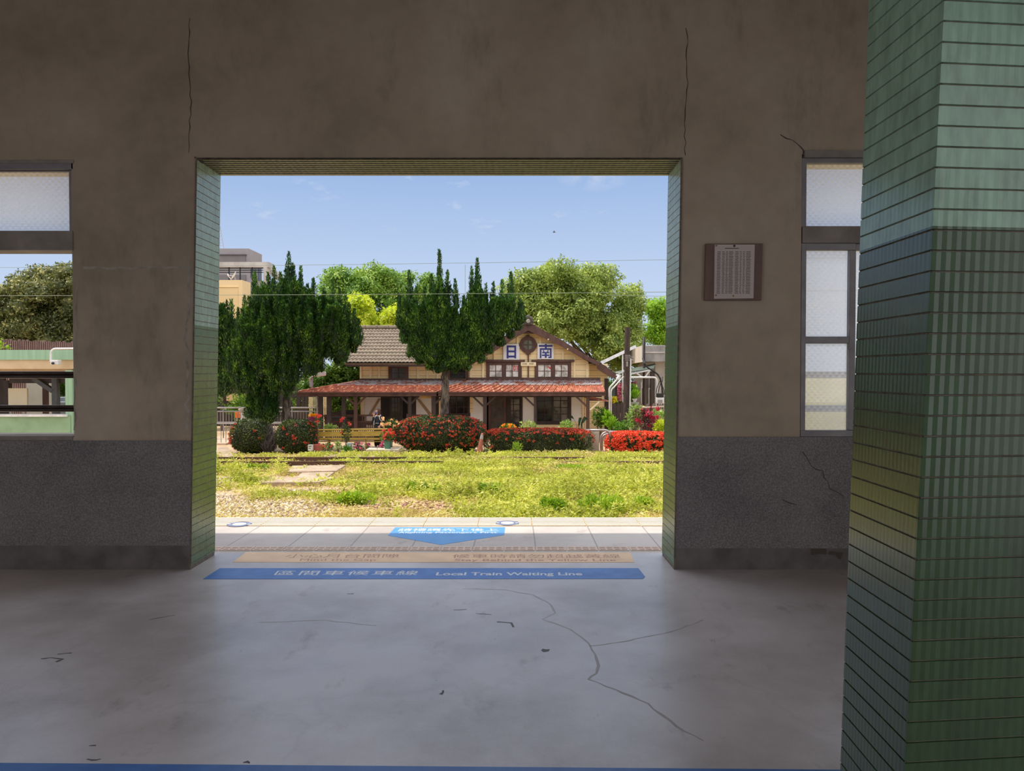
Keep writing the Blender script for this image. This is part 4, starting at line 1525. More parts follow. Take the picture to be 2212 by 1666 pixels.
leafy_tree('olive green tree behind the picket fence, seen through the left window',
           [([(-120, 740), (-110, 640), (-30, 610), (15, 600), (40, 585), (75, 572), (110, 562), (150, 560), (215, 575), (265, 640), (270, 745)], 190)], 40, M_olive, (110, 720), per=360)
leafy_tree('small fresh green bush above the green roof edge in the left window',
           [([(-60, 757), (-60, 730), (-20, 724), (10, 730), (24, 745), (22, 757)], 12)], 29, M_bright, (-20, 750), 'bush', r=(0.12, 0.22), per=260, L=0.09, Wd=0.05)
leafy_tree('long dark hedge of trees closing the view behind the station house',
           [([(-700, 900), (-700, 790), (420, 800), (520, 790), (640, 800), (720, 820), (900, 830), (1100, 830), (1300, 800), (1340, 790), (1440, 810), (2900, 790), (2900, 900)], 420)], 52, M_low, (620, 830), 'hedgerow', r=(0.6, 1.0), per=240, L=0.2, Wd=0.11, dep=0.02)
# ------------------------------------------------------------------ old wooden station house
M_brown = pm('brown_timber', S(74, 48, 42), S(98, 66, 58), 5, 0.55, 0.15, 0.01, 0, (1, 1, 0.4))
M_dark = pm('dark_timber', S(50, 38, 36), S(66, 50, 46), 5, 0.6, 0.1)
M_creamb = pm('cream_trim', S(250, 234, 196), S(240, 220, 178), 5, 0.6)
M_white_p = pm('white_plaster', S(248, 246, 242), S(236, 232, 226), 1.6, 0.8)
M_tanp = pm('tan_brace', S(176, 148, 116), S(160, 132, 102), 4, 0.7)
M_rust = None
M_blackin = plain('painted_room_shade', S(34, 30, 30), 0.8)
M_gpane = None


def cladding_mat():
    m, t, b, o = nodes_of('cream_board_cladding')
    g = t.nodes.new('ShaderNodeNewGeometry')
    sp = t.nodes.new('ShaderNodeSeparateXYZ'); t.links.new(g.outputs['Position'], sp.inputs[0])
    a = t.nodes.new('ShaderNodeMath'); a.operation = 'MULTIPLY'; a.inputs[1].default_value = 1 / 0.235
    t.links.new(sp.outputs['Z'], a.inputs[0])
    fr = t.nodes.new('ShaderNodeMath'); fr.operation = 'FRACT'; t.links.new(a.outputs[0], fr.inputs[0])
    lt = t.nodes.new('ShaderNodeMath'); lt.operation = 'LESS_THAN'; lt.inputs[1].default_value = 0.075
    t.links.new(fr.outputs[0], lt.inputs[0])
    n = noise(t, 1.6, 6, 0.65, (1, 1, 4), 'World')
    n2 = noise(t, 9, 5, 0.7, (0.5, 1, 3), 'World')
    c = ramp_of(t, n.outputs[0], [(0.3, S(246, 218, 164)), (0.7, S(252, 232, 186))]).outputs[0]
    st = ramp_of(t, n2.outputs[0], [(0.62, (0, 0, 0, 1)), (0.74, (0.6, 0.6, 0.6, 1))])
    c = mixc(t, st.outputs[0], c, S(206, 174, 128))
    m2 = t.nodes.new('ShaderNodeMath'); m2.operation = 'MULTIPLY'; m2.inputs[1].default_value = 0.65
    t.links.new(lt.outputs[0], m2.inputs[0])
    c = mixc(t, m2.outputs[0], c, S(120, 92, 62))
    t.links.new(c, b.inputs['Base Color']); b.inputs['Roughness'].default_value = 0.6
    bump(t, b, fr.outputs[0], 0.4, 0.02)
    return m


def rust_mat():
    m, t, b, o = nodes_of('rusty_sheet_roof')
    n = noise(t, 2.2, 7, 0.65, (1.6, 0.5, 1), 'World')
    n2 = noise(t, 7, 5, 0.6, (1.6, 0.35, 1), 'World')
    c = ramp_of(t, n.outputs[0], [(0.30, S(116, 58, 42)), (0.50, S(158, 84, 60)), (0.68, S(186, 114, 84))]).outputs[0]
    st = ramp_of(t, n2.outputs[0], [(0.56, (0, 0, 0, 1)), (0.66, (0.85, 0.85, 0.85, 1))])
    c = mixc(t, st.outputs[0], c, S(236, 192, 146))
    t.links.new(c, b.inputs['Base Color']); b.inputs['Roughness'].default_value = 0.6
    return m


def flash_mat():
    m, t, b, o = nodes_of('grey_flashing_rust')
    n = noise(t, 3.2, 6, 0.7, (1, 1, 1), 'World')
    c = ramp_of(t, n.outputs[0], [(0.50, S(160, 152, 154)), (0.57, S(130, 70, 52))]).outputs[0]
    t.links.new(c, b.inputs['Base Color']); b.inputs['Roughness'].default_value = 0.5
    return m


def roof_mat():
    m, t, b, o = nodes_of('grey_brown_roof_tile')
    n = noise(t, 3, 6, 0.65, None, 'World')
    g = noise(t, 26, 3, 0.6, None, 'World')
    c = ramp_of(t, n.outputs[0], [(0.3, S(100, 88, 74)), (0.7, S(132, 116, 98))]).outputs[0]
    c = mixc(t, 0.3, c, g.outputs[0], 'OVERLAY')
    t.links.new(c, b.inputs['Base Color']); b.inputs['Roughness'].default_value = 0.8
    return m


M_clad, M_rust, M_flash, M_roof = cladding_mat(), rust_mat(), flash_mat(), roof_mat()
M_mossy = pm('old_dark_tile', S(70, 64, 60), S(104, 96, 88), 8, 0.85, 0.3)
M_wpane = pm('pane_painted_reflection', S(230, 228, 222), S(168, 162, 154), 3.2, 0.12, 0, 0.01, 0, None, 0.48, 0.62)  # pale tones paint a reflection into the pane colour
M_dpane = pm('dark_window_pane', S(26, 26, 28), S(58, 60, 58), 2.2, 0.08, 0, 0.01, 0, None, 0.42, 0.62)
M_mpane = pm('grey_window_pane', S(128, 124, 114), S(70, 68, 62), 2.6, 0.1, 0, 0.01, 0, None, 0.42, 0.62)

YG = 32.0
hz = P(1141, 930, YG)
house = thing('station_house', 'old wooden railway station house with cream boards, brown trim and rusty verandah roofs', 'house', (hz.x, YG + 2, GZ))


APART = {'lower_wall', 'plinth_wall', 'shade_panel', 'cream_post', 'purlin_end', 'door_jamb', 'wall_beam', 'door_frame', 'door_panel'}


def hp(name, mat, *boxes, bevel=0.0, parent=None):
    if name in APART:
        for b_ in boxes: o_ = MB().fbox(*b_).build(name, mat, parent or house, bevel=bevel)
        return o_
    mb = MB()
    for b_ in boxes: mb.fbox(*b_)
    return mb.build(name, mat, parent or house, bevel=bevel)


# gable front
gw = MB()
gw.fprism([(1010, 818), (1010, 792), (1045, 763), (1141, 706), (1271, 782), (1271, 818)], YG, 0.16)
gw.build('gable_wall', M_clad, house)
hp('side_panel', M_clad, (1271, 786, 1313, 930, YG + 0.7, 0.1))
MB().prism([P(1271, 930, YG), P(1271, 786, YG), P(1271, 786, YG + 0.7) + Vector((0.02, 0, 0)), P(1271, 930, YG + 0.7)], (0.03, 0, 0)).build('return_wall', M_clad, house)
hp('corner_post', M_dark, (1306, 818, 1314, 930, YG + 0.66, 0.12))
for x in (1017, 1043.5, 1068, 1118, 1167, 1191, 1216, 1241, 1268.5):
    yt = 706 + abs(x - 1141) * 0.585 + 6
    hp('batten', M_creamb, (x - 1.9, yt, x + 1.9, 777 if (1044 < x < 1134 or 1148 < x < 1241) and x != 1043.5 else 817, YG - 0.06, 0.07))
hp('sill_beam', M_brown, (1008, 816, 1297, 823, YG - 0.12, 0.2))

# main roof: two slopes running back, barge boards, ridge ornament
YR0, YR1 = 31.45, 38.5
apex = P(1141, 696, YR0)
rgt = P(1294, 786, YR0)
lft = P(1000, 781, YR0)


def slope_roof(a, b, c, d, nu, nv, name, th=0.07, wave=0.025, step=0.03, mat=M_roof, parent=house):
    """tiled slope, a b along the eave, c d along the ridge"""
    mb = MB()
    us = [i / (nu * 4) for i in range(nu * 4 + 1)]
    vs = []
    for j in range(nv): vs += [j / nv, (j + 0.93) / nv]
    vs.append(1.0)
    hf = lambda u, v: wave * abs(math.sin(math.pi * u * nu)) + step * (1 - (v * nv) % 1.0 if v < 1 else 0)
    mb.sheet(a, b, c, d, us, vs, hf)
    n = (Vector(b) - Vector(a)).cross(Vector(c) - Vector(a)).normalized()
    mb.prism([Vector(a), Vector(b), Vector(d), Vector(c)], n * -th)
    return mb.build(name, mat, parent)


back = lambda p: Vector((p.x, YR1, p.z))
slope_roof(rgt, back(rgt), apex, back(apex), 26, 12, 'roof_slope', mat=M_mossy)
slope_roof(back(lft), lft, back(apex), apex, 26, 12, 'roof_slope', mat=M_mossy)
# lower continuation of the right slope, set back
r2a, r2b = P(1288, 779, YR0 + 0.35), P(1332, 809, YR0 + 0.35)
slope_roof(r2b, back(r2b), r2a, back(r2a), 26, 4, 'roof_slope', mat=M_mossy)
bb = MB()
bb.fprism([(1141, 697), (1157, 704), (1215, 736), (1271, 770), (1294, 783), (1294, 791), (1270, 780), (1210, 747), (1167, 727), (1141, 714)], YR0 - 0.02, 0.07)
bb.build('barge_board', M_brown, house)
bb = MB()
bb.fprism([(1141, 697), (1141, 714), (1115, 729), (1070, 758), (1018, 789), (1000, 800), (1000, 785), (1045, 757), (1097, 724)], YR0 - 0.02, 0.07)
bb.build('barge_board', M_brown, house)
bb = MB()
bb.fprism([(1290, 781), (1331, 809), (1331, 818), (1318, 815), (1290, 797)], YR0 + 0.33, 0.07)
bb.build('barge_board', M_brown, house)
hp('purlin_end', M_creamb, (1183, 732, 1185.5, 734.5, YR0 - 0.03, 0.5), (1225, 753, 1227.5, 755.5, YR0 - 0.03, 0.5))
MB().fprism([(1141, 709), (1162, 721), (1120, 721)], YR0 + 0.12, 0.05).build('gable_vent_board', M_brown, house)
rd = MB()
rd.tube([(apex.x, YR0 - 0.1, apex.z + 0.06), (apex.x, YR1, apex.z + 0.06)], 0.11, 10)
rd.build('ridge_cap', M_mossy, house)
orn = MB()
c_ = P(1141, 694, YR0 - 0.14)
for a, r in ((0, 0.10), (0.8, 0.085), (-0.8, 0.085), (1.6, 0.075), (-1.6, 0.075), (2.2, 0.06), (-2.2, 0.06)):
    orn.ball((c_.x + math.sin(a) * 0.17, c_.y + 0.03, c_.z + math.cos(a) * 0.17), (r, 0.06, r), 10, 7)
orn.lathe([(0.15, 0.10), (0.15, 0.0)], c_, 16, axis='y')
oo = orn.build('ridge_ornament', M_mossy, house, smooth=False)
MB().lathe([(0.085, 0.02), (0.085, -0.05), (0.06, -0.07)], c_, 18, axis='y').build('ornament_disc', pm('pale_stone', S(168, 164, 154), S(140, 136, 128), 9, 0.8), oo)

# round window and its post
rc = P(1141, 745, YG - 0.06)
sx = YG / F
rw = MB()
rw.lathe([(18.5 * sx, 0.06), (18.5 * sx, -0.02), (10.5 * sx, -0.02), (10.5 * sx, 0.06)], rc, 28, axis='y')
for x, w in ((1141, 3.2),):
    rw.fbox(x - w, 724, x + w, 728, YG - 0.10, 0.12); rw.fbox(x - 5, 760, x + 5, 766, YG - 0.10, 0.12)
    rw.fbox(1121, 743, 1125, 748, YG - 0.10, 0.12); rw.fbox(1157, 743, 1161, 748, YG - 0.10, 0.12)
rwo = rw.build('round_window', M_brown, house)
MB().lathe([(10.6 * sx, 0.03), (10.6 * sx, 0.02)], rc, 24, axis='y').build('pane', pm('greenish_pane', S(126, 132, 122), S(96, 100, 92), 3, 0.12), rwo)
MB().fbox(1140, 734, 1142, 756, YG - 0.065, 0.04).fbox(1130, 744.2, 1152, 746, YG - 0.065, 0.04).build('glazing_bar', M_brown, rwo)
hp('centre_post', M_brown, (1139.8, 764, 1142.6, 817, YG - 0.06, 0.08))

# four light window pairs under the gable
for k, (xa, xb, la, lb) in enumerate(((1050, 1127, 1043, 1134), (1155, 1234, 1148, 1241))):
    fr = MB()
    fr.fbox(la, 777.5, lb, 782, YG - 0.13, 0.2)
    fr.fbox(xa, 782, xb, 788, YG - 0.07, 0.14); fr.fbox(xa, 814, xb, 818, YG - 0.07, 0.14)
    fr.fbox(xa, 782, xa + 6, 817, YG - 0.07, 0.14); fr.fbox(xb - 6, 782, xb, 817, YG - 0.07, 0.14)
    m_ = (xa + xb) / 2
    fr.fbox(m_ - 3, 786, m_ + 3, 817, YG - 0.07, 0.14)
    fo = fr.build('upper_window', M_brown, house)
    for sa, sb in ((xa + 6, m_ - 3), (m_ + 3, xb - 6)):
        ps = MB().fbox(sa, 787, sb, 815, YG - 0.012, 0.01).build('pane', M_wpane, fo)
        mid = (sa + sb) / 2
        MB().fbox(sa, 787, sa + 1.6, 815, YG - 0.03, 0.03).fbox(sb - 1.6, 787, sb, 815, YG - 0.03, 0.03).fbox(mid - 0.8, 787, mid + 0.8, 815, YG - 0.03, 0.03) \
            .fbox(sa, 801, sb, 802.4, YG - 0.03, 0.03).fbox(sa, 787, sb, 788.4, YG - 0.03, 0.03).build('glazing_bar', M_brown, fo)
    if k == 0:
        rb = MB()
        for q in ((1109, 791, 1119, 792.6), (1109, 791, 1110.6, 799), (1117.4, 791, 1119, 799.5), (1111.6, 794, 1116, 795.3), (1111.6, 797.5, 1116, 798.8), (1109, 798.6, 1113, 800)):
            rb.fbox(*q, YG - 0.016, 0.004)
        rb.build('red_marking', plain('red_paint', S(196, 60, 58), 0.5), fo)
    else:
        rb = MB()
        for q in (((1183, 791), (1190, 794), (1189.5, 796), (1182, 793)), ((1186, 795), (1191, 797), (1191, 799), (1186, 797))):
            rb.fprism(q, YG - 0.016, 0.004)
        rb.build('red_marking', plain('red_paint', S(196, 60, 58), 0.5), fo)

# signboards with one character each
M_sign = pm('white_signboard', S(236, 236, 240), S(224, 224, 230), 4, 0.35)
M_char = plain('navy_character', S(44, 58, 136), 0.4)
for (x0, y0, x1, y1), ch, q, lb, ofs in (((1087, 743, 1122, 777.5), '日', (1094.5, 746.5, 1115, 774.5), 'white signboard with the navy character for sun, left of the round gable window', 0.03),
                                         ((1161, 742, 1196.5, 776), '南', (1165.5, 744.5, 1192.5, 774), 'white signboard with the navy character for south, right of the round gable window', 0.012)):
    mb = MB().fbox(x0, y0, x1, y1, YG - 0.09, 0.05)
    so = single('character_sign', mb, M_sign, lb, 'sign', bevel=0.006)
    tm_ = MB()
    if ch == '南':                          # heavy square strokes
        for s_ in ((1163.9, 745.5, 1193.5, 749.4), (1177, 743.2, 1181.2, 753), (1166, 752.4, 1169.6, 774), (1166, 752.4, 1191.4, 756), (1187.9, 752.4, 1191.4, 773.6), (1184.6, 770.6, 1191.4, 773.8),
                   (1171.3, 760.6, 1186.4, 763.4), (1170.6, 766.2, 1187, 769.1), (1177, 760.6, 1180.8, 773.4)):
            tm_.fbox(*s_, YG - 0.094, 0.004)
        tm_.fprism([(1172.2, 757.2), (1174.6, 756.6), (1176.4, 760), (1174, 760.6)], YG - 0.094, 0.004)
        tm_.fprism([(1183, 756.6), (1185.4, 757.2), (1183.6, 760.6), (1181.2, 760)], YG - 0.094, 0.004)
    else:
        put_text(tm_, ch, P(q[0], q[3], YG - 0.094), P(q[2], q[3], YG - 0.094), P(q[0], q[1], YG - 0.094), P(q[2], q[1], YG - 0.094), ofs)
    tm_.build('lettering', M_char, so)
npl = single('name_plaque', MB().fbox(1125, 782.5, 1158, 791, YG - 0.12, 0.03), M_creamb, 'small cream plaque with faint grey lettering between the two gable windows', 'plaque', bevel=0.006)
tm_ = MB()
for x0, x1 in ((1129, 1131.5), (1133, 1135), (1136, 1138), (1143.5, 1145.5), (1146.5, 1149), (1150, 1152.5)):
    tm_.fbox(x0, 784.5, x1, 785.5, YG - 0.123, 0.004); tm_.fbox(x0, 786.6, x1, 787.6, YG - 0.123, 0.004)
    tm_.fbox(x0, 784.5, x0 + 0.8, 788, YG - 0.123, 0.004)
tm_.build('lettering', plain('grey_lettering', S(122, 118, 110), 0.6), npl)

# left wing: wall, small window, tiled roof
lw = MB().fbox(777, 788, 1012, 819, YG, 0.16)
lw.build('wing_wall', M_clad, house)
for x in (779, 800, 819, 902.6, 923.5, 945):
    hp('batten', M_creamb, (x - 1.8, 790, x + 1.8, 818, YG - 0.06, 0.07))
hp('sill_beam', M_brown, (777, 818, 1010, 823.5, YG - 0.12, 0.2))
fo = hp('wing_window', M_brown, (839, 790, 846, 820, YG - 0.06, 0.12), (875, 790, 882, 820, YG - 0.06, 0.12), (839, 790, 882, 795.5, YG - 0.06, 0.12), (839, 816, 882, 821, YG - 0.06, 0.12))
hp('pane', M_dpane, (846, 795, 875, 817, YG - 0.01, 0.02), parent=fo)
MB().fbox(859.7, 795, 861.3, 817, YG - 0.03, 0.03).fbox(846, 805.3, 875, 806.7, YG - 0.03, 0.03).build('glazing_bar', M_dark, fo)
fo = hp('wing_window', M_brown, (1005, 790, 1012, 820, YG - 0.06, 0.12), (966, 790, 972, 820, YG - 0.06, 0.12), (966, 790, 1012, 796, YG - 0.06, 0.12))
hp('pane', M_dpane, (972, 796, 1005, 818, YG - 0.01, 0.02), parent=fo)
MB().fbox(988, 796, 989.4, 817, YG - 0.03, 0.03).fbox(972, 805.3, 1005, 806.7, YG - 0.03, 0.03).build('glazing_bar', M_dark, fo)
YEV, YRG = 31.2, 35.0
ea, eb = P(744, 785, YEV), P(1008, 787, YEV)
ra = P(778, 711, YRG); rb_ = Vector((P(1004, 711, YRG).x + 0.0, YRG, ra.z))
eb = Vector((eb.x, eb.y, ea.z))
slope_roof(ea, eb, ra, rb_, 32, 11, 'roof_slope', wave=0.035, step=0.045)
rc_ = MB()
rc_.tube([ra + Vector((-0.1, 0, 0.06)), rb_ + Vector((0, 0, 0.06))], 0.12, 10)
for i in range(8):
    x = ra.x + 0.2 + i * 0.55
    rc_.tube([(x, ra.y, ra.z + 0.06), (x + 0.06, ra.y, ra.z + 0.06)], 0.145, 10)
rc_.build('ridge_cap', M_roof, house)
hp('eave_fascia', M_dark, (746, 786, 1008, 792, YEV + 0.03, 0.05))
bk = MB(); bk.prism([ea, ra, Vector((ra.x, YRG + 3.6, ea.z))], (0.06, 0, 0)); bk.build('wing_gable_end', M_clad, house)
bs = MB().prism([Vector((ra.x, YRG, ra.z)), rb_, Vector((rb_.x, YRG + 3.8, ea.z)), Vector((ra.x, YRG + 3.8, ea.z))], (0, 0, -0.08))
bs.build('roof_slope', M_roof, house)

# verandah roofs of rusty sheet
YV = 30.0


def verandah(xl_t, xr_t, xl_b, xr_b, yt, yb, ytop, seams, name='verandah_roof'):
    a, b = P(xl_b, yb, YV), P(xr_b, yb, YV)
    c, d = P(xl_t, yt, YG - 0.12), P(xr_t, yt, YG - 0.12)
    mb = MB()
    n = (b - a).cross(c - a).normalized()
    mb.prism([a, b, d, c], n * -0.04)
    for i in range(seams + 1):
        u = i / seams
        p, q = a.lerp(b, u), c.lerp(d, u)
        mb.bar(p + n * 0.015, q + n * 0.015, 0.035, 0.04)
        if i < seams:                                  # shallow pan ribs between the seams
            for k in (0.33, 0.66):
                p2, q2 = a.lerp(b, u + k / seams), c.lerp(d, u + k / seams)
                mb.bar(p2 + n * 0.003, q2 + n * 0.003, 0.03, 0.012)
    # hip at the left end
    e_ = Vector((a.x - 0.02, YG + 0.9, a.z))
    mb.prism([a, c, e_], Vector((0, 0, -0.04)))
    mb.bar(a + Vector((0, 0, 0.03)), c + Vector((0, 0, 0.03)), 0.09, 0.05)
    vo = mb.build(name, M_rust, house)
    f0_, f1_ = a.lerp(c, 0.58), b.lerp(d, 0.58)
    fm = MB(); fm.prism([f0_ + n * 0.022 + (f1_ - f0_) * 0.012, f1_ + n * 0.022, d + n * 0.022, c + n * 0.022 + (f1_ - f0_) * 0.012], n * 0.004)
    for i in range(seams + 1):
        u = max(i / seams, 0.012)
        fm.bar(f0_.lerp(f1_, u) + n * 0.035, c.lerp(d, u) + n * 0.035, 0.042, 0.03)
    fm.build('flashing', M_flash, vo)
    fa = MB()
    fa.box(a.x - 0.05, b.x + 0.05, YV - 0.06, YV + 0.02, P(0, yb + 9, YV).z, P(0, yb + 1.5, YV).z)
    fa.box(a.x - 0.05, b.x + 0.05, YV - 0.10, YV - 0.01, P(0, yb + 3, YV).z, P(0, yb, YV).z)
    fa.build('fascia', M_brown, house)
    return a, b


va = verandah(778, 1010, 645, 944, 823.5, 847, None, 24)
vb = verandah(1015, 1296, 946, 1306, 823, 846.5, None, 26)
# underside beams
hp('wall_beam', M_dark, (640, 852, 1010, 858, YG - 0.2, 0.15), (1010, 852, 1300, 858, YG - 0.2, 0.15))

# walls below
lo = 940
hp('lower_wall', M_white_p, (1012, 852, 1046, 911, YG, 0.14), (1126, 852, 1156, 911, YG, 0.14), (1232, 852, 1256.5, 911, YG, 0.14),
   (779, 852, 822, 897, YG, 0.14), (899, 852, 933, 897, YG, 0.14), (788, 897, 812, 911, YG + 0.02, 0.1), (899, 897, 933, 903, YG, 0.1))
hp('plinth_wall', M_clad, (1012, 911, 1046, lo, YG, 0.14), (1126, 911, 1260, lo, YG, 0.14), (1256.5, 852, 1272, lo, YG, 0.14), (1015, 852, 1021.5, 892, YG - 0.04, 0.05))
hp('cream_post', M_creamb, (1258, 857, 1261.5, 930, YG - 0.05, 0.06), (1264, 857, 1267, 930, YG - 0.05, 0.06), (779, 857, 786.5, 897, YG - 0.04, 0.05), (948, 857, 952, 906, YG - 0.05, 0.05))
br = MB()
br.fprism([(818, 860), (822, 862), (802, 896), (796, 896)], YG - 0.03, 0.04)
br.build('wall_brace', M_tanp, house)
br = MB()
br.fprism([(900, 862), (906, 862), (933, 895), (926, 897)], YG - 0.03, 0.04)
br.build('wall_brace', M_tanp, house)
# near-black panels paint the shade of the rooms behind the doorways
hp('shade_panel', M_blackin, (820, 852, 900, lo, YG + 1.6, 0.05), (930, 852, 1016, lo, YG + 0.5, 0.05), (1040, 852, 1130, lo, YG + 0.6, 0.05))
# wing door
dd = hp('wing_door', M_dark, (822, 857, 826, 925, YG + 0.02, 0.1), (842, 857, 846, 925, YG + 0.06, 0.06), (864, 857, 869, 925, YG + 0.02, 0.1), (822, 855, 869, 860, YG + 0.02, 0.1), (822, 900, 869, 925, YG + 0.05, 0.05))
hp('pane', M_dpane, (846, 860, 864, 900, YG + 0.08, 0.02), parent=dd)
MB().fbox(852, 860, 853, 900, YG + 0.06, 0.03).fbox(858, 860, 859, 900, YG + 0.06, 0.03).fbox(846, 870, 864, 871, YG + 0.06, 0.03).fbox(846, 880, 864, 881, YG + 0.06, 0.03).fbox(846, 890, 864, 891, YG + 0.06, 0.03).build('lattice', M_dark, dd)
hp('door_jamb', M_dark, (880, 857, 899, 925, YG + 0.05, 0.08), (932, 857, 948, 925, YG + 0.02, 0.1), (952, 857, 972, 925, YG + 0.02, 0.1))
# window behind the trunk
wo = hp('lower_window', M_dark, (968, 855, 973, 900, YG - 0.02, 0.12), (1010, 855, 1016, 900, YG - 0.02, 0.12), (968, 893, 1016, 897, YG - 0.02, 0.12))
hp('pane', M_dpane, (972, 858, 1011, 894, YG + 0.03, 0.02), parent=wo)
MB().fbox(985, 856, 987, 894, YG, 0.03).fbox(1001, 856, 1003, 894, YG, 0.03).fbox(972, 864, 1011, 865.3, YG, 0.03).fbox(972, 879, 1011, 880.3, YG, 0.03).build('glazing_bar', M_dark, wo)
hp('lower_window_panel', M_dark, (968, 897, 1016, 918, YG + 0.02, 0.06))
# entrance doors
d1 = hp('entrance_door', M_brown, (1055, 857, 1060, 937, YG - 0.02, 0.08), (1088, 857, 1093, 937, YG - 0.02, 0.08), (1055, 857, 1093, 862, YG - 0.02, 0.08), (1055, 904, 1093, 909, YG - 0.02, 0.08), (1055, 933, 1093, 938, YG - 0.02, 0.08))
hp('door_panel', pm('mesh_panel', S(58, 50, 44), S(84, 76, 68), 3, 0.3), (1060, 862, 1088, 904, YG + 0.02, 0.02), (1060, 909, 1088, 933, YG + 0.02, 0.02), parent=d1)
MB().fbox(1073, 862, 1074.5, 904, YG, 0.03).fbox(1060, 876, 1088, 877.3, YG, 0.03).build('glazing_bar', M_brown, d1)
d2 = hp('entrance_door', M_dark, (1093, 857, 1104, 937, YG + 0.04, 0.08), (1122, 857, 1128, 937, YG + 0.04, 0.08), (1093, 857, 1128, 861, YG + 0.04, 0.08), (1100, 913, 1126, 937, YG + 0.05, 0.06))
hp('pane', M_mpane, (1104, 861, 1122, 913, YG + 0.07, 0.02), parent=d2)
db = MB()
for y in (861, 873.5, 887, 900.5, 912): db.fbox(1103, y, 1123, y + 1.6, YG + 0.05, 0.03)
db.fbox(1108, 861, 1110, 913, YG + 0.05, 0.03)
db.build('glazing_bar', M_dark, d2)
hp('door_frame', M_dark, (1044, 855, 1051, 940, YG - 0.05, 0.16), (1125, 855, 1129, 940, YG - 0.03, 0.16))
# big lower window on the right
w2_ = hp('lower_window', M_dark, (1154, 855, 1161, 917, YG - 0.04, 0.14), (1226, 855, 1234, 917, YG - 0.04, 0.14), (1154, 910, 1234, 917, YG - 0.06, 0.16), (1192, 855, 1196, 912, YG - 0.02, 0.1))
hp('pane', M_dpane, (1161, 857, 1192, 910, YG + 0.05, 0.02), parent=w2_)
hp('pane', M_mpane, (1196, 857, 1226, 910, YG + 0.03, 0.02), parent=w2_)
db = MB()
for y in (865, 880, 894): db.fbox(1196, y, 1226, y + 1.5, YG + 0.01, 0.03); db.fbox(1161, y + 1, 1192, y + 2, YG + 0.03, 0.03)
db.fbox(1210, 857, 1212, 910, YG + 0.01, 0.03).fbox(1176, 857, 1177.5, 910, YG + 0.03, 0.03)
db.build('glazing_bar', M_dark, w2_)

# verandah posts with braces
for x0, x1, mt, lbrace, rbrace in ((1044, 1051.5, M_dark, 1021, 1071), (1153.5, 1159, M_dark, 1132, 0), (1266.5, 1273.5, M_brown, 1244, 0),
                                   (882, 888.5, M_dark, 865, 905), (932, 941, M_dark, 0, 957), (764.5, 771.5, M_brown, 747, 791), (688, 696, M_dark, 0, 0), (738, 746, M_dark, 0, 0), (706, 715, M_dark, 0, 0)):
    yb_ = 803 + (CAM_H - GZ) * F / (YV + 0.12)
    po = MB().fbox(x0, 856, x1, yb_ + 0.5, YV + 0.08, 0.13).build('verandah_post', mt, house)
    m_ = (x0 + x1) / 2
    for xe in (lbrace, rbrace):
        if xe:
            xs_ = x0 if xe < x0 else x1
            MB().bar(P(xe, 856, YV + 0.13), P(xs_, 856 + abs(xe - xs_) * 0.95, YV + 0.13), 0.075, 0.075, up=(0, 1, 0)).build('post_brace', mt, po)
    if x0 > 1260:
        MB().bar(P(1294, 868, YV + 0.2), P(1274, 886, YV + 0.13), 0.06, 0.06, up=(0, 1, 0)).build('post_brace', M_creamb, po)
# small side awning at the right corner
aw = MB().prism([P(1262, 856, YV + 0.25), P(1300, 864, YV + 0.25), P(1318, 866, YV + 1.6), P(1280, 857, YV + 1.6)], (0, 0, -0.05))
aw.build('side_awning', M_rust, house)
hp('side_beam', M_brown, (1272, 861, 1300, 866, YV + 0.3, 0.1))
# body of the house behind the fronts
bd = MB()
a_, b_ = P(1000, 818, YG + 0.8), P(1300, 818, YG + 0.8)
bd.box(a_.x, b_.x, YG + 0.85, YR1 - 0.3, GZ, P(0, 812, YG).z)
bd.build('house_body', M_clad, house)

# railing of the verandah
rl = thing('verandah_railing', 'brown slatted wooden railing along the left verandah', 'railing', P(800, 925, 30.6).xy.to_3d() + Vector((0, 0, GZ)))
yr_b = 803 + (CAM_H - GZ) * F / 30.55
MB().fbox(700, 896, 812, 899.5, 30.55, 0.07).fbox(700, 909.5, 812, 913, 30.55, 0.07).fbox(880, 896, 935, 899.5, 30.55, 0.07).build('rail', M_brown, rl)
for x in (746, 766, 812, 880):
    MB().fbox(x - 2, 894, x + 2, yr_b + 0.5, 30.54, 0.09).build('railing_post', M_brown, rl)
for i in range(22):
    x = 716 + i * 4.4
    MB().fbox(x - 1, 912, x + 1, yr_b - 2, 30.57, 0.03).build('baluster', M_brown, rl)
for x in (783, 790, 900, 912, 922):
    MB().fbox(x - 1.2, 899, x + 1.2, 911, 30.57, 0.03).build('baluster', M_brown, rl)
hb = single('hanging_board', MB().fbox(906, 855.5, 936, 860.5, YV + 0.3, 0.04), pm('ochre_board', S(206, 166, 92), S(186, 148, 82), 5, 0.6),
            'small ochre board under the verandah roof left of the middle cypress trunk', 'board')
# timber seat ends and table glimpsed under the left verandah
tb = thing('picnic_bench', 'dark timber seat with a sloping armrest under the left verandah', 'bench', P(735, 925, 31.2).xy.to_3d() + Vector((0, 0, GZ)))
MB().bar(P(700, 900, 31.2), P(744, 889, 31.2), 0.12, 0.10, up=(0, 1, 0)).fbox(700, 902, 762, 906, 31.2, 0.5).build('seat', M_dark, tb)
MB().fbox(746, 886, 764, 897, 31.6, 0.06).build('backrest', M_dark, tb)
yl = 803 + (CAM_H - GZ) * F / 31.3
for x in (704, 758):
    MB().fbox(x - 2, 904, x + 2, yl, 31.3, 0.08).build('leg', M_dark, tb)

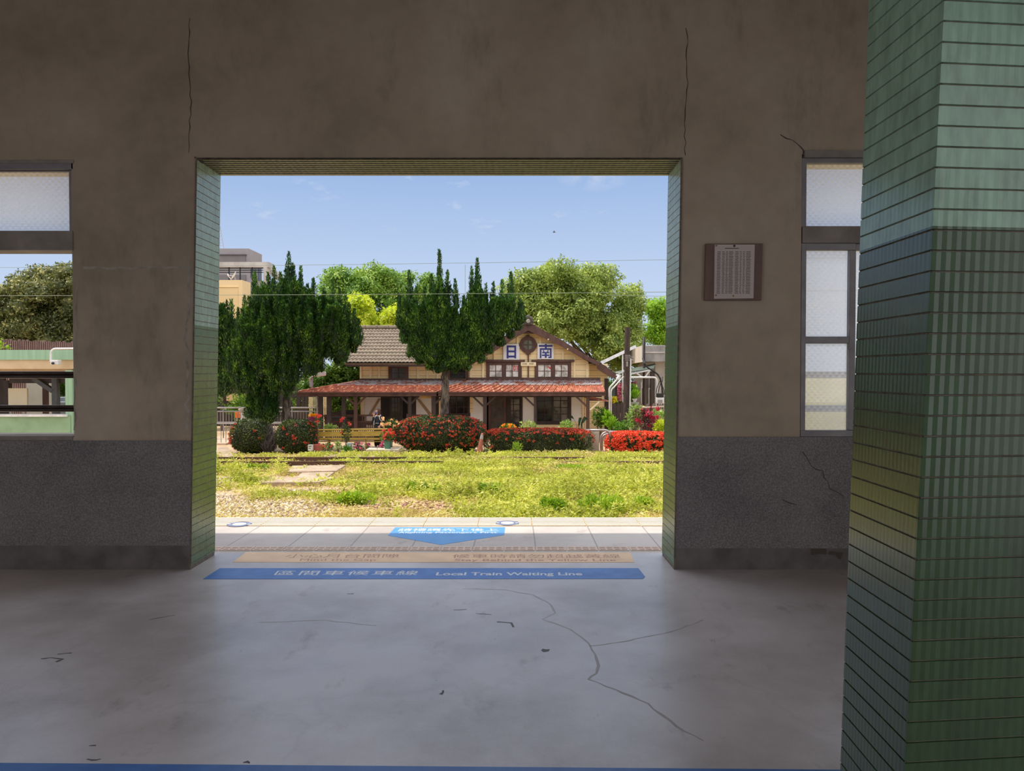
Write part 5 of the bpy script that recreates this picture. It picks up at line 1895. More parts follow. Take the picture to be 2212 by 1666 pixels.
# ------------------------------------------------------------------ yellow bench, pots, cone
M_yel = pm('faded_yellow_paint', S(206, 172, 78), S(182, 148, 62), 6, 0.5, 0.1, 0.01, 0, (1, 1, 3))
YBn = 26.2
yb = thing('platform_bench', 'long faded yellow bench seen from behind, between the round shrub and the domed hedge', 'bench', P(762, 955, YBn).xy.to_3d() + Vector((0, 0, GZ)))
MB().tube([P(668, 929.5, YBn), P(852, 927, YBn)], 0.035, 10).build('top_rail', M_yel, yb)
MB().fprism([(668, 944), (852, 942), (852, 931), (668, 933)], YBn, 0.03).build('backrest', M_yel, yb)
MB().fbox(668, 946, 850, 949.5, YBn - 0.02, 0.04).fbox(672, 953.4, 850, 955.2, YBn + 0.05, 0.03).build('lower_rail', M_yel, yb)
MB().fbox(670, 950, 850, 951.2, YBn + 0.06, 0.42).build('seat', M_yel, yb)
yl = 803 + (CAM_H - GZ) * F / (YBn + 0.1)
for x in (684, 709, 790, 846):
    MB().fbox(x - 1.1, 929, x + 1.1, yl, YBn + 0.06, 0.04).build('leg', M_yel, yb)

cz = GZ


def gpt0(px, Y):
    p = P(px, 900, Y); p.z = GZ; return p


cc = gpt0(1034.5, 24.45)
cone = thing('traffic_cone', 'faded orange traffic cone with a grey band leaning between the two red hedges', 'traffic cone', cc)
M_cone = pm('faded_orange_plastic', S(168, 98, 76), S(150, 84, 66), 6, 0.6)
s_ = cc.y / F
tip, bas = P(1042, 936, cc.y), cc + Vector((0, 0, 0.02))
cm_ = MB()
N_ = 10
cm_.tube([bas.lerp(tip, i / N_) for i in range(N_ + 1)], [(7.6 * (1 - i / N_) + 2.3 * i / N_) * s_ for i in range(N_ + 1)], 18)
cm_.build('cone_body', M_cone, cone, smooth=True)
MB().tube([bas.lerp(tip, 0.74), bas.lerp(tip, 0.92)], [(7.6 * .26 + 2.3 * .74 + .3) * s_, (7.6 * .08 + 2.3 * .92 + .3) * s_], 18).build('grey_band', pm('grey_band', S(172, 160, 160), S(150, 140, 142), 9, 0.5), cone)
MB().box(cc.x - 0.17, cc.x + 0.17, cc.y - 0.17, cc.y + 0.17, GZ, GZ + 0.03).build('base_plate', M_cone, cone, bevel=0.01)


def plant(name, label, cat, px0, px1, py0, py1, Y, leafm, n=260, L=0.1, Wd=0.045, fl=None, nfl=0, fsize=0.04, foot=None, stems=6, up=0.4, pot=None, blobs=4):
    """leafy plant filling the photo box; its stems reach the ground (or a pot)"""
    a, b = P(px0, py1, Y), P(px1, py0, Y)
    c = (a + b) / 2
    w, h = (b.x - a.x) / 2, (b.z - a.z) / 2
    zb = GZ if foot is None else foot
    t = thing(name, label, cat, (c.x, Y, zb))
    vs = []
    for k in range(blobs):
        q = (c.x + RNG.uniform(-0.45, 0.45) * w, Y + RNG.uniform(-0.3, 0.3) * w, c.z + RNG.uniform(-0.4, 0.4) * h)
        vs.append(bush_leaves(q, (w * 0.6, w * 0.5, h * 0.6), n // blobs, L, Wd, up))
    v, q = merge(vs); v[:, 2] = np.maximum(v[:, 2], zb + 0.01)
    np_mesh('foliage', v, q, leafm, t)
    st = MB()
    for k in range(stems):
        e_ = (c.x + RNG.uniform(-0.5, 0.5) * w, Y + RNG.uniform(-0.3, 0.3) * w, c.z + RNG.uniform(-0.2, 0.5) * h)
        st.tube([(c.x + RNG.uniform(-0.15, 0.15) * w, Y, zb), e_], [0.014, 0.006], 5)
    st.build('stems', M_twig, t)
    if fl is not None:
        ls = []
        for k in range(nfl):
            p = np.array((c.x + RNG.uniform(-0.95, 0.95) * w, Y - RNG.uniform(0.1, 0.7) * w, c.z + RNG.uniform(-0.5, 1.0) * h))
            d = unit(rdir(16) + np.array([0, -0.5, 0.6]))
            r_ = fsize * RNG.uniform(0.7, 1.3)
            ls.append(leaf_arrays(p + d * r_ * 0.6, rdir(16) + d * 0.4, d, r_ * 1.1, r_ * 0.8, 0.1))
        v, q = merge(ls)
        np_mesh('blossoms', v, q, fl, t)
    return t


M_green = leafmat('garden_leaf', S(44, 84, 26), S(88, 136, 40), S(150, 184, 70), 0.35, 2.0)
M_pale = leafmat('pale_garden_leaf', S(110, 140, 70), S(166, 188, 104), S(216, 222, 160), 0.35, 2.0)
M_ros = leafmat('rose_leaf', S(40, 70, 32), S(74, 104, 44), S(120, 140, 70), 0.3, 2.0)
M_fpeach = leafmat('peach_flower', S(236, 168, 116), S(246, 200, 150), S(250, 226, 190), 0.3, 3.0)
M_fred = leafmat('rose_red_flower', S(206, 52, 50), S(232, 84, 72), S(240, 120, 100), 0.3, 3.0)
M_fpink = leafmat('pink_flower', S(196, 70, 130), S(224, 110, 160), S(240, 150, 190), 0.3, 3.0)
M_forange = leafmat('orange_flower', S(236, 140, 20), S(246, 168, 40), S(250, 190, 70), 0.3, 3.0)
M_fcrim = leafmat('crimson_bract', S(150, 24, 52), S(184, 42, 74), S(212, 74, 100), 0.25, 3.0)
M_fmag = leafmat('bougainvillea_bract', S(214, 130, 178), S(234, 170, 204), S(246, 206, 226), 0.45, 2.0)
M_crimleaf = leafmat('dark_red_leaf', S(52, 24, 28), S(84, 40, 44), S(120, 62, 60), 0.2, 2.0)

# teal pot with roses on a low block
Yp_ = 24.9
pz = P(837, 971, Yp_).z
blk = MB().fbox(790, 971, 862, 985, Yp_ - 0.25, 0.6)
single('stone_block', blk, pm('pale_block', S(210, 196, 176), S(180, 166, 150), 4, 0.85), 'pale concrete kerb block under the teal flower pot', 'block', bevel=0.02)
pc = P(837.5, 971, Yp_); sp_ = Yp_ / F
tpt = thing('flower_pot', 'teal green plastic flower pot in front of the yellow bench', 'flower pot', (pc.x, Yp_, pz))
MB().lathe([(6.2 * sp_, 0), (6.6 * sp_, 0.02), (8.2 * sp_, 19 * sp_), (9 * sp_, 19 * sp_), (9 * sp_, 22 * sp_), (8 * sp_, 22 * sp_), (7.6 * sp_, 19 * sp_)], (pc.x, Yp_, pz), 8).build('pot_body', pm('teal_plastic', S(62, 108, 92), S(78, 124, 106), 6, 0.45), tpt)
MB().lathe([(7.7 * sp_, 19 * sp_), (0.0, 20 * sp_)], (pc.x, Yp_, pz), 10).build('soil', M_core, tpt)
plant('rose_plant', 'rose plant with red and white flowers growing in the teal pot', 'plant', 822, 854, 925, 962, Yp_ + 0.02, M_ros, 320, 0.08, 0.04, M_fred, 12, 0.055, foot=pz + 0.30)
plant('rose_plant', 'peach coloured roses on tall stems above the teal pot', 'plant', 824, 866, 903, 928, Yp_ + 0.5, M_ros, 200, 0.08, 0.04, M_fpeach, 15, 0.05)
plant('rose_plant', 'single tall rose stem with one red flower, left end of the yellow bench', 'plant', 676, 698, 896, 925, 25.6, M_ros, 110, 0.08, 0.035, M_fred, 2, 0.07, stems=3)
plant('rose_plant', 'slim rose bush with red flowers in front of the middle of the yellow bench', 'plant', 738, 760, 904, 960, 25.5, M_ros, 200, 0.08, 0.035, M_fred, 5, 0.055, stems=5)
plant('potted_plant', 'low leafy plant just above the yellow bench rail, left part', 'plant', 698, 725, 915, 930, 26.9, M_pale, 160, 0.1, 0.05)
tr = single('planter_box', MB().fbox(675, 961, 695, 973, 25.2, 0.35), pm('terracotta', S(178, 98, 82), S(158, 84, 70), 5, 0.75), 'terracotta planter box at the left foot of the yellow bench', 'planter', bevel=0.01)
plant('red_flower_plant', 'low plant with small red flowers beside the terracotta planter', 'plant', 684, 722, 958, 980, 25.0, M_ros, 220, 0.07, 0.03, M_fred, 14, 0.03)
wp = thing('flower_pot', 'pale blue-white flower pot at the middle foot of the yellow bench', 'flower pot', P(755, 968, 25.3))
p_ = P(755, 971, 25.3); wp.location = (p_.x, 25.3, GZ)
MB().lathe([(0.075, 0), (0.10, p_.z - GZ + 0.2), (0.11, p_.z - GZ + 0.2), (0.11, p_.z - GZ + 0.22), (0.09, p_.z - GZ + 0.22)], (p_.x, 25.3, GZ), 14).build('pot_body', pm('pale_pot', S(186, 198, 200), S(164, 176, 180), 5, 0.5), wp)
plant('shrub_plant', 'dark green feathery plant in front of the pale pot', 'plant', 738, 762, 962, 982, 24.9, M_green, 260, 0.09, 0.03)
plant('pink_flower_plant', 'plant with pink flowers under the yellow bench, left of the white stone', 'plant', 763, 786, 955, 978, 25.3, M_ros, 200, 0.07, 0.03, M_fpink, 14, 0.035)
plant('pink_flower_plant', 'single pink flower tuft just left of the teal pot', 'plant', 820, 830, 955, 972, 25.2, M_ros, 70, 0.06, 0.03, M_fpink, 4, 0.05)
plant('pink_flower_plant', 'small pink flowers close under the yellow bench seat', 'plant', 788, 800, 958, 972, 25.5, M_ros, 60, 0.06, 0.03, M_fpink, 4, 0.045)
plant('shrub_plant', 'yellowish low plant below the yellow bench, left of the pale pot', 'plant', 722, 738, 948, 975, 25.4, M_pale, 120, 0.08, 0.035)
ws = MB().ball(P(813, 967, 25.5), (0.12, 0.1, 0.06), 10, 6)
ws.v = [(p[0], p[1], p[2] - (P(813, 967, 25.5).z - GZ - 0.05)) for p in ws.v]
single('white_bag', ws, plain('white_bag_m', S(226, 226, 232), 0.5), 'white plastic bag lying on the ground under the yellow bench', 'bag')
wb = MB().fbox(665, 961, 675, 974, 25.0, 0.12)
wbo = single('small_sign', wb, pm('white_plate', S(220, 218, 210), S(200, 198, 190), 6, 0.6), 'small white square plate with dark marks at the foot of the left shrub', 'sign')
MB().fbox(666.5, 963.5, 673, 965, 24.995, 0.004).fbox(666.5, 968, 671, 969.2, 24.995, 0.004).build('dark_mark', plain('mark', S(50, 48, 48), 0.6), wbo)
plant('shrub_plant', 'bright green plant behind the round shrub at the left end of the yellow bench', 'plant', 652, 668, 904, 925, 27.5, M_green, 130, 0.1, 0.05)
plant('marigold', 'orange marigolds in front of the entrance doors', 'plant', 1078, 1116, 915, 936, 27.5, M_green, 240, 0.08, 0.035, M_forange, 15, 0.05)
plant('shrub_plant', 'pale green leggy shrub in front of the big lower window', 'plant', 1122, 1176, 908, 936, 27.6, M_pale, 260, 0.09, 0.035)
plant('shrub_plant', 'bright yellow-green shrub below the right end of the big window', 'plant', 1200, 1238, 905, 936, 27.7, M_pale, 320, 0.13, 0.05)
plant('shrub_plant', 'small feathery weed spray in front of the long red hedge', 'plant', 1105, 1126, 955, 985, 24.3, M_clump, 140, 0.12, 0.018, up=1.0)
# banana like plant
bl = thing('broad_leaf_plant', 'plant with a few long arching dark leaves beside the right verandah post', 'plant', P(1252, 935, 28.2).xy.to_3d() + Vector((0, 0, GZ)))
for k, pp in enumerate((((1252, 938), (1246, 918), (1238, 903), (1231, 901)), ((1252, 938), (1256, 915), (1264, 904), (1270, 906)), ((1252, 938), (1250, 920), (1252, 908), (1256, 903)))):
    m = MB(); vs, fs = [], []
    q = [P(x, y, 28.2) for x, y in pp]; q[0].z = GZ
    fine = []
    for i in range(3):
        fine += [q[i].lerp(q[i + 1], f / 4) for f in range(4)]
    fine.append(q[3])
    for i, p in enumerate(fine):
        w = 0.012 + 0.075 * max(0, math.sin(math.pi * min(1, max(0, (i - 3) / 9)))) 
        vs += [p + Vector((-w * 0.4, -0.02, w)), p + Vector((0, 0.02, 0)), p + Vector((w * 0.4, -0.02, -w * 0.6))]
    for i in range(len(fine) - 1):
        fs += [(3 * i, 3 * i + 1, 3 * i + 4, 3 * i + 3), (3 * i + 1, 3 * i + 2, 3 * i + 5, 3 * i + 4)]
    m.add(vs, fs); m.build('leaf', pm('broad_leaf', S(30, 52, 34), S(48, 74, 46), 3, 0.35), bl)

# concrete panel and steel hoops at the end of the long hedge
single('concrete_slab', MB().fbox(1262, 928, 1294.5, 982, 26.0, 0.14), pm('pale_concrete', S(204, 194, 176), S(182, 172, 156), 2, 0.8),
       'pale concrete slab standing upright at the right end of the long hedge', 'slab', bevel=0.02)
M_steel = pm('galvanised_steel', S(182, 174, 172), S(158, 150, 150), 7, 0.35, 0, 0.01, 0.5)


def hoop(label, pts, Y, r=0.05, cat='railing', name='steel_hoop', mat=M_steel):
    q = [P(x, y, Y) for x, y in pts]
    mb = MB().tube(q, r, 10)
    mb.v = [(p[0], p[1], max(p[2], GZ)) for p in mb.v]
    return single(name, mb, mat, label, cat, smooth=True)


def arc(x0, y0, x1, y1, corner, n=6):
    return [((1 - t) ** 2 * x0 + 2 * t * (1 - t) * corner[0] + t * t * x1, (1 - t) ** 2 * y0 + 2 * t * (1 - t) * corner[1] + t * t * y1) for t in [i / n for i in range(n + 1)]]


hoop('front steel hoop bending down beside the concrete panel', [(1262, 929.5), (1304, 929.5)] + arc(1306, 929.5, 1318, 944, (1318, 930)) + [(1318.5, 990)], 25.5, 0.042)
hoop('rear steel hoop curving round behind the front one, outer tube', [(1298, 985), (1298, 950)] + arc(1298, 948, 1316, 933, (1298, 934)) + [(1345, 933)] + arc(1347, 933, 1359, 943, (1358, 934)) + [(1361, 985)], 26.2, 0.040)
hoop('inner steel tube of the rear hoop, a little lower', [(1301, 985), (1301, 952)] + arc(1301, 950, 1316, 938, (1301, 938)) + [(1348, 938), (1350, 985)], 26.35, 0.034)
hoop('low straight steel rail at the far right behind the bright red hedge', [(1392, 985), (1393, 943), (1398, 940), (1460, 939.5), (1462, 985)], 26.2, 0.036)
# ------------------------------------------------------------------ right of the station house
M_pole = pm('creosoted_wood', S(56, 42, 38), S(96, 76, 66), 9, 0.8, 0.2, 0.01, 0, (1, 1, 0.25), 0.45, 0.75)
M_wht = pm('white_painted_pipe', S(226, 224, 224), S(200, 198, 200), 6, 0.4)
M_blk = plain('black_cable', S(24, 24, 26), 0.5)


def gpt(px, Y, z=GZ):
    p = P(px, 900, Y); p.z = z; return p


YPO = 29.4
up = thing('utility_pole', 'dark weathered wooden utility pole right of the station house', 'utility pole', gpt(1354, YPO))
a_, b_ = gpt(1352.5, YPO), P(1355.5, 707, YPO)
MB().tube([a_, a_.lerp(b_, 0.5), b_], [0.118, 0.112, 0.105], 14).build('pole', M_pole, up)
MB().tube([gpt(1360.5, YPO - 0.1), P(1361, 860, YPO - 0.1), P(1362.5, 775, YPO - 0.1)], 0.028, 8).build('conduit', M_wht, up)
bn = MB()
for y in (768, 771, 774, 778):
    c = P(1355.5, y, YPO); bn.lathe([(0.122, -0.01), (0.122, 0.01)], c, 14)
bn.bar(P(1361, 772, YPO - 0.05), P(1369, 771, YPO - 0.2), 0.03); bn.bar(P(1361, 776, YPO - 0.05), P(1367, 778, YPO - 0.2), 0.03)
bn.build('pole_band', M_steel, up)
MB().fbox(1353, 781, 1357, 792, YPO - 0.15, 0.05).build('number_plate', pm('grey_plate', S(150, 146, 140), S(132, 128, 124), 8, 0.6), up)

single('roof_edge_beam', MB().bar(P(1297, 785, 33.5), P(1372, 749, 34.6), 0.13, 0.16, up=(0, 1, 0)).bar(gpt(1345, 34.2), P(1345, 763, 34.2), 0.06), M_wht,
       'long slanting white beam rising to the right behind the utility pole', 'beam')

# grey concrete building
M_gc = pm('grey_render', S(196, 190, 184), S(170, 164, 160), 1.2, 0.85)
M_gs = pm('stained_parapet', S(168, 164, 162), S(120, 116, 116), 2.2, 0.9, 0, 0.01, 0, (1.4, 1, 0.35))
M_wp = pm('pale_wall_panel', S(222, 206, 192), S(206, 190, 178), 1.0, 0.85, 0, 0.01, 0, (2, 1, 0.3))
gb = thing('concrete_building', 'grey flat-roofed concrete building behind the wooden utility pole', 'building', gpt(1450, 37))
A = P(1415, 900, 36.6); B = P(1560, 780, 36.6)
MB().box(A.x, B.x, 36.6, 43, GZ, B.z).build('wall', M_gc, gb)
q0, q1 = P(1394, 782, 35.8), P(1580, 746, 35.8)
MB().box(q0.x, q1.x, 35.8, 44, q0.z, q1.z).build('roof_slab', M_gs, gb, bevel=0.03)
MB().box(q0.x - 0.05, q1.x, 35.76, 36.2, P(0, 763, 35.8).z, P(0, 760, 35.8).z).build('parapet_ledge', M_gc, gb)
sp_ = MB().prism([P(1360, 757, 41.8), P(1393.5, 746, 35.85), P(1393.5, 782, 35.85), P(1360, 787, 41.8)], (-0.12, 0, 0))
sp_.build('side_parapet', M_wp, gb)
MB().bar(P(1359, 756.5, 41.8), P(1370, 750, 39.5), 0.1, 0.14).build('parapet_cap', M_wht, gb)
MB().fbox(1408, 803, 1414, 905, 35.9, 0.5).build('column', M_dark, gb)
MB().fbox(1394, 815, 1408, 905, 38.4, 0.2).build('recess_wall', pm('wall_painted_shade', S(120, 112, 106), S(140, 132, 124), 1.5, 0.8), gb)  # darker copy of the grey render, recess shade painted into the colour
MB().fbox(1386, 826, 1396, 905, 38.0, 0.2).fbox(1372, 826, 1386, 905, 39.0, 0.2).build('recess_wall', M_gc, gb)
MB().fbox(1388, 838, 1394, 905, 37.9, 0.08).build('door', M_dark, gb)
MB().fbox(1388, 822, 1396, 839, 37.7, 0.2).fbox(1393, 836, 1397, 853, 37.6, 0.1).build('wall_box', M_gs, gb)
aw = thing('carport_awning', 'dark green sloping awning on white steel struts left of the grey building', 'awning', gpt(1375, 35))
MB().prism([P(1326, 810, 34.2), P(1412, 798, 34.2), P(1416, 788, 36.4), P(1332, 804, 37.5)], (0, 0, 0.05)).build('awning_sheet', pm('green_sheet', S(70, 82, 74), S(92, 104, 94), 3, 0.5), aw)
sm = MB()
for p, q in (((1362, 808), (1408, 799)), ((1372, 804), (1386, 814)), ((1404, 800), (1393, 815)), ((1330, 812), (1364, 792))):
    sm.bar(P(*p, 34.15), P(*q, 34.15), 0.06)
sm.build('strut', M_wht, aw)
for x in (1331, 1407): MB().tube([gpt(x, 34.3), P(x, 806, 34.3)], 0.05, 8).build('awning_post', M_dark, aw)
MB().fbox(1330, 803, 1340, 806, 34.1, 0.05).build('awning_edge', M_wht, aw)

hoop('bent white pipe lamp arm beside the right end of the house, left tube', [(1316.5, 985), (1316, 850)] + arc(1316, 845, 1322, 832, (1316, 837)) + [(1341, 811), (1331, 810)], 30.6, 0.036, 'pipe', 'bent_pipe', M_wht)
hoop('bent white pipe lamp arm beside the right end of the house, right tube', [(1320, 985), (1320, 852)] + arc(1320, 848, 1326, 837, (1320, 841)) + [(1347, 813), (1337, 810.5)], 30.75, 0.030, 'pipe', 'bent_pipe', M_wht)
lampb = MB().tube([P(1333.5, 819.5, 30.5), P(1338.5, 812.5, 30.5)], 0.075, 10)
single('pipe_lamp', lampb, M_wht, 'short white lamp tube on the bent pipe by the house corner', 'lamp')
hoop('white pipe running level from the utility pole to the grey building and turning down', [(1362, 815.5), (1408, 815.5)] + arc(1410, 815.5, 1418.5, 823, (1418.5, 815.5)) + [(1418.5, 850), (1418.8, 985)], 33.5, 0.045, 'pipe', 'bent_pipe', M_wht)
cable = MB()
cp = [(1391, 728), (1389, 745), (1388.5, 775), (1392, 786), (1400, 795), (1412, 802), (1421, 809), (1427, 820), (1430, 835), (1431, 851)]
cable.tube([P(x, y, 33.0 if i > 2 else 35.4 - i * 0.6) for i, (x, y) in enumerate(cp)], 0.040, 8)
for pp in (((1427, 820), (1419, 838), (1417.5, 850)), ((1428, 826), (1424, 838), (1421, 852)), ((1430, 832), (1434, 842), (1434.5, 852)), ((1426, 818), (1432, 814), (1431, 824), (1428, 828))):
    cable.tube([P(x, y, 33.0) for x, y in pp], 0.018, 6)
single('power_cable', cable, M_blk, 'thick black cable drooping from the thin pole to the white meter box', 'cable')
mb_ = thing('meter_box', 'white electric meter box with a black terminal on top near the right jamb', 'meter box', gpt(1426, 33))
MB().fbox(1418.5, 859, 1434.5, 872, 32.9, 0.25).build('box_body', M_wht, mb_, bevel=0.02)
MB().fbox(1419, 850, 1434, 859, 32.9, 0.2).build('terminal_block', M_blk, mb_, bevel=0.02)
MB().fbox(1421, 864, 1431, 871, 32.88, 0.03).build('cover', M_gs, mb_)
MB().fbox(1420, 870, 1422, 940, 33.05, 0.06).fbox(1431, 870, 1433, 940, 33.05, 0.06).build('stand', M_blk, mb_)
single('thin_pole', MB().tube([gpt(1391, 35.4), P(1391.5, 728, 35.4)], 0.06, 8), M_pole, 'thin dark pole carrying the black cable in front of the grey building', 'pole')

# picket fence and planting in front of the grey building
pf_ = thing('picket_fence', 'grey wooden picket fence between the utility pole and the right jamb', 'fence', gpt(1410, 31.8))
pk = MB()
for i, x in enumerate((1386, 1399.5, 1413, 1426.5, 1440, 1453)):
    z0, z1 = GZ, P(0, 871 + (i % 2) * 0.6, 31.8).z
    a = P(x - 3.6, 871, 31.8).x; b = P(x + 3.6, 871, 31.8).x
    pk = MB().prism([(a, 31.8, z0), (b, 31.8, z0), (b, 31.8, z1 - 0.09), ((a + b) / 2, 31.8, z1), (a, 31.8, z1 - 0.09)], (0, 0.04, 0))
    pk.build('picket', pm('grey_picket', S(120, 106, 98), S(98, 86, 80), 6, 0.8), pf_)
MB().bar(P(1384, 880.5, 31.74), P(1460, 877, 31.74), 0.05, 0.06).bar(P(1384, 915, 31.74), P(1460, 915, 31.74), 0.05, 0.06).build('rail', pm('pale_rail', S(214, 198, 184), S(190, 176, 164), 6, 0.7), pf_)
df = thing('picket_fence', 'dark picket fence between the house corner and the utility pole', 'fence', gpt(1340, 31.6))
for x in (1320, 1328, 1336, 1344, 1352, 1361, 1370):
    a = P(x - 3.4, 880, 31.6).x; b = P(x + 3.4, 880, 31.6).x; z1 = P(0, 868 + RNG.uniform(-1, 3), 31.6).z
    MB().prism([(a, 31.6, GZ), (b, 31.6, GZ), (b, 31.6, z1 - 0.08), ((a + b) / 2, 31.6, z1), (a, 31.6, z1 - 0.08)], (0, 0.04, 0)).build('picket', M_dark, df)
MB().bar(P(1316, 890, 31.66), P(1374, 890, 31.66), 0.05, 0.07).bar(P(1316, 912, 31.66), P(1374, 912, 31.66), 0.05, 0.07).build('rail', M_dark, df)
single('blue_shutter', MB().fbox(1321, 836, 1332, 862, 36.5, 0.1).fbox(1321, 862, 1332, 930, 36.55, 0.05), pm('teal_shutter', S(70, 104, 108), S(88, 120, 122), 3, 0.6), 'teal blue panel behind the bent white pipes', 'panel')
plant('bougainvillea', 'pink bougainvillea hanging behind the utility pole', 'plant', 1330, 1352, 826, 874, 35.2, M_fmag, 620, 0.12, 0.08, blobs=7)
plant('bougainvillea', 'small pink bougainvillea patch right of the utility pole', 'plant', 1360, 1378, 826, 840, 36.2, M_fmag, 260, 0.12, 0.08)
plant('shrub_plant', 'dark round leafy shrub immediately behind the utility pole', 'plant', 1344, 1378, 829, 862, 33.6, M_green, 520, 0.14, 0.08, blobs=6)
hp_z = P(0, 869, 33.2).z
whp = thing('flower_pot', 'white pot holding a yellow-green spiky plant, right of the utility pole', 'flower pot', (P(1371, 869, 33.2).x, 33.2, GZ))
cxp = P(1371, 869, 33.2).x
MB().lathe([(0.05, hp_z), (0.10, hp_z + 0.13), (0.115, hp_z + 0.13), (0.115, hp_z + 0.15), (0.09, hp_z + 0.15)], (cxp, 33.2, 0), 14).build('pot_body', M_wht, whp)
MB().box(cxp - 0.14, cxp + 0.14, 33.05, 33.35, GZ, hp_z).build('pedestal', M_gs, whp)
plant('spiky_plant', 'yellow-green spiky plant growing in the white pot', 'plant', 1364, 1380, 846, 864, 33.2, M_bright, 170, 0.22, 0.03, foot=hp_z + 0.14, up=1.4)
plant('yellow_flower_plant', 'patch of yellow flowers beside the bent white pipes', 'plant', 1319, 1332, 859, 870, 32.5, M_lime, 170, 0.09, 0.05, leafmat('yellow_flower', S(240, 206, 20), S(248, 222, 50), S(250, 236, 110), 0.3), 14, 0.06)
plant('shrub_plant', 'dark green shrub against the right corner of the house', 'plant', 1278, 1312, 879, 925, 29.0, M_low, 620, 0.12, 0.05, blobs=7)
plant('shrub_plant', 'tall bright green cordyline beside the bent pipes', 'plant', 1306, 1323, 880, 920, 28.6, M_bright, 260, 0.2, 0.045, up=0.9)
plant('shrub_plant', 'yellow-green leggy plant left of the utility pole foot', 'plant', 1313, 1332, 900, 932, 28.2, M_bright, 260, 0.14, 0.045, up=0.8)
plant('shrub_plant', 'low mixed green shrub at the foot of the utility pole', 'plant', 1326, 1368, 908, 932, 28.0, M_green, 560, 0.09, 0.04, blobs=8)
plant('shrub_plant', 'pale green shrub right of the utility pole', 'plant', 1352, 1390, 872, 930, 28.8, M_pale, 760, 0.11, 0.05, blobs=9)
plant('poinsettia', 'dark stemmed shrub with crimson bracts near the right jamb', 'plant', 1370, 1422, 878, 936, 27.6, M_crimleaf, 900, 0.09, 0.03, M_fcrim, 22, 0.068, blobs=10, stems=14)
plant('shrub_plant', 'yellow-green croton shrub touching the right doorway jamb', 'plant', 1412, 1440, 908, 938, 27.2, M_lime, 330, 0.13, 0.05)
plant('shrub_plant', 'pale broad-leaved plant behind the crimson shrub', 'plant', 1412, 1436, 885, 908, 28.4, M_pale, 120, 0.2, 0.07)

# ------------------------------------------------------------------ left background
M_gb = pm('grey_block_wall', S(138, 132, 134), S(152, 146, 148), 0.5, 0.85)
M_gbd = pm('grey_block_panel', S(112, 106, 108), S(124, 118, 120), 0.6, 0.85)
M_be = pm('beige_block_wall', S(240, 212, 164), S(230, 200, 152), 0.4, 0.85)
gy = thing('office_block', 'grey flat-roofed office block behind the beige one, upper left of the doorway view', 'building', gpt(480, 62))
a, b = P(400, 640, 60), P(537.5, 537, 60)
yb2 = 60 * (1106 - 537.5) / (1106 - 557)
MB().box(a.x, b.x, 60, yb2 + 1, GZ, b.z).build('wall', M_gb, gy)
pn = MB()
for q in ((400, 551, 530, 566), (400, 594, 531, 606)):
    pn.fbox(*q, 59.92, 0.1)
pn.build('recessed_panel', M_gbd, gy)
MB().fbox(400, 549.4, 531, 551.2, 59.8, 0.2).build('shadow_strip', plain('painted_groove_shadow', S(84, 80, 84), 0.8), gy)  # dark strip painting the shadow line above the panel
wn = MB()
for y0, y1, u0, u1 in ((0.18, 0.62, 0.12, 0.55), (0.2, 0.62, 0.66, 0.9)):
    h0, h1 = b.z - 1.2 * 1.6, b.z - 0.7
    ya_, yb_ = 60 + (yb2 - 59) * u0, 60 + (yb2 - 59) * u1
    wn.box(b.x, b.x + 0.04, ya_, yb_, h0 - 0.4, h1 - 0.3)
wn.build('window', M_dpane, gy)
fr = thing('roof_frame', 'white concrete roof frame with thin railings in front of the grey office block', 'roof frame', gpt(520, 52))
MB().fbox(390, 566, 580, 577, 52, 0.8).fbox(569, 574, 577, 625, 52, 0.5).build('front_beam', M_gc, fr)
e0, e1 = P(579, 571, 52), P(611, 597, 57)
MB().prism([P(579, 567, 52.85), P(579, 577, 52.85), P(612, 606, 58.5), P(612, 598, 58.5)], (-0.5, 0, 0)).build('side_beam', M_gc, fr)
rm = MB()
for y in (580, 584, 588.5): rm.tube([P(400, y, 52.2), P(570, y, 52.2)], 0.03, 5)
for x in (495, 519, 545): rm.tube([P(x, 577, 52.2), P(x, 606, 52.2)], 0.05, 5)
rm.build('railing', M_blk, fr)
MB().box(P(400, 0, 52).x, P(577, 0, 52).x, 52.6, 58, GZ, P(0, 615, 52).z).build('lower_storey', M_gb, fr)
be = thing('beige_building', 'plain beige flat-roofed building left of the large cypress', 'building', gpt(500, 47))
a, b = P(400, 700, 46), P(523, 605, 46)
yb3 = 46 * (1106 - 523) / (1106 - 541)
MB().box(a.x, b.x, 46, yb3, GZ, b.z).build('wall', M_be, be)
MB().fbox(400, 619.5, 514, 621, 45.93, 0.1).fbox(400, 622, 514, 720, 45.97, 0.1).build('wall_panel', pm('beige_panel', S(236, 206, 156), S(228, 198, 148), 0.4, 0.85), be)
ds = thing('satellite_dish', 'small white satellite dish on the roof of the beige building', 'satellite dish', P(503, 604.5, 46.6))
dc = P(507, 596, 46.6)
dm = MB(); vs, fs = [], []
ax_ = Vector((-0.75, -0.25, 0.45)).normalized(); s1 = ax_.cross(Vector((0, 0, 1))).normalized(); s2 = s1.cross(ax_)
for i in range(5):
    r = 0.30 * i / 4
    for j in range(16):
        vs.append(dc + (s1 * math.cos(j * math.pi / 8) + s2 * math.sin(j * math.pi / 8)) * r + ax_ * (r * r * 0.9))
for i in range(4):
    for j in range(16): fs.append((i * 16 + j, i * 16 + (j + 1) % 16, (i + 1) * 16 + (j + 1) % 16, (i + 1) * 16 + j))
dm.add(vs, fs); dm.build('dish', M_wht, ds, smooth=True)
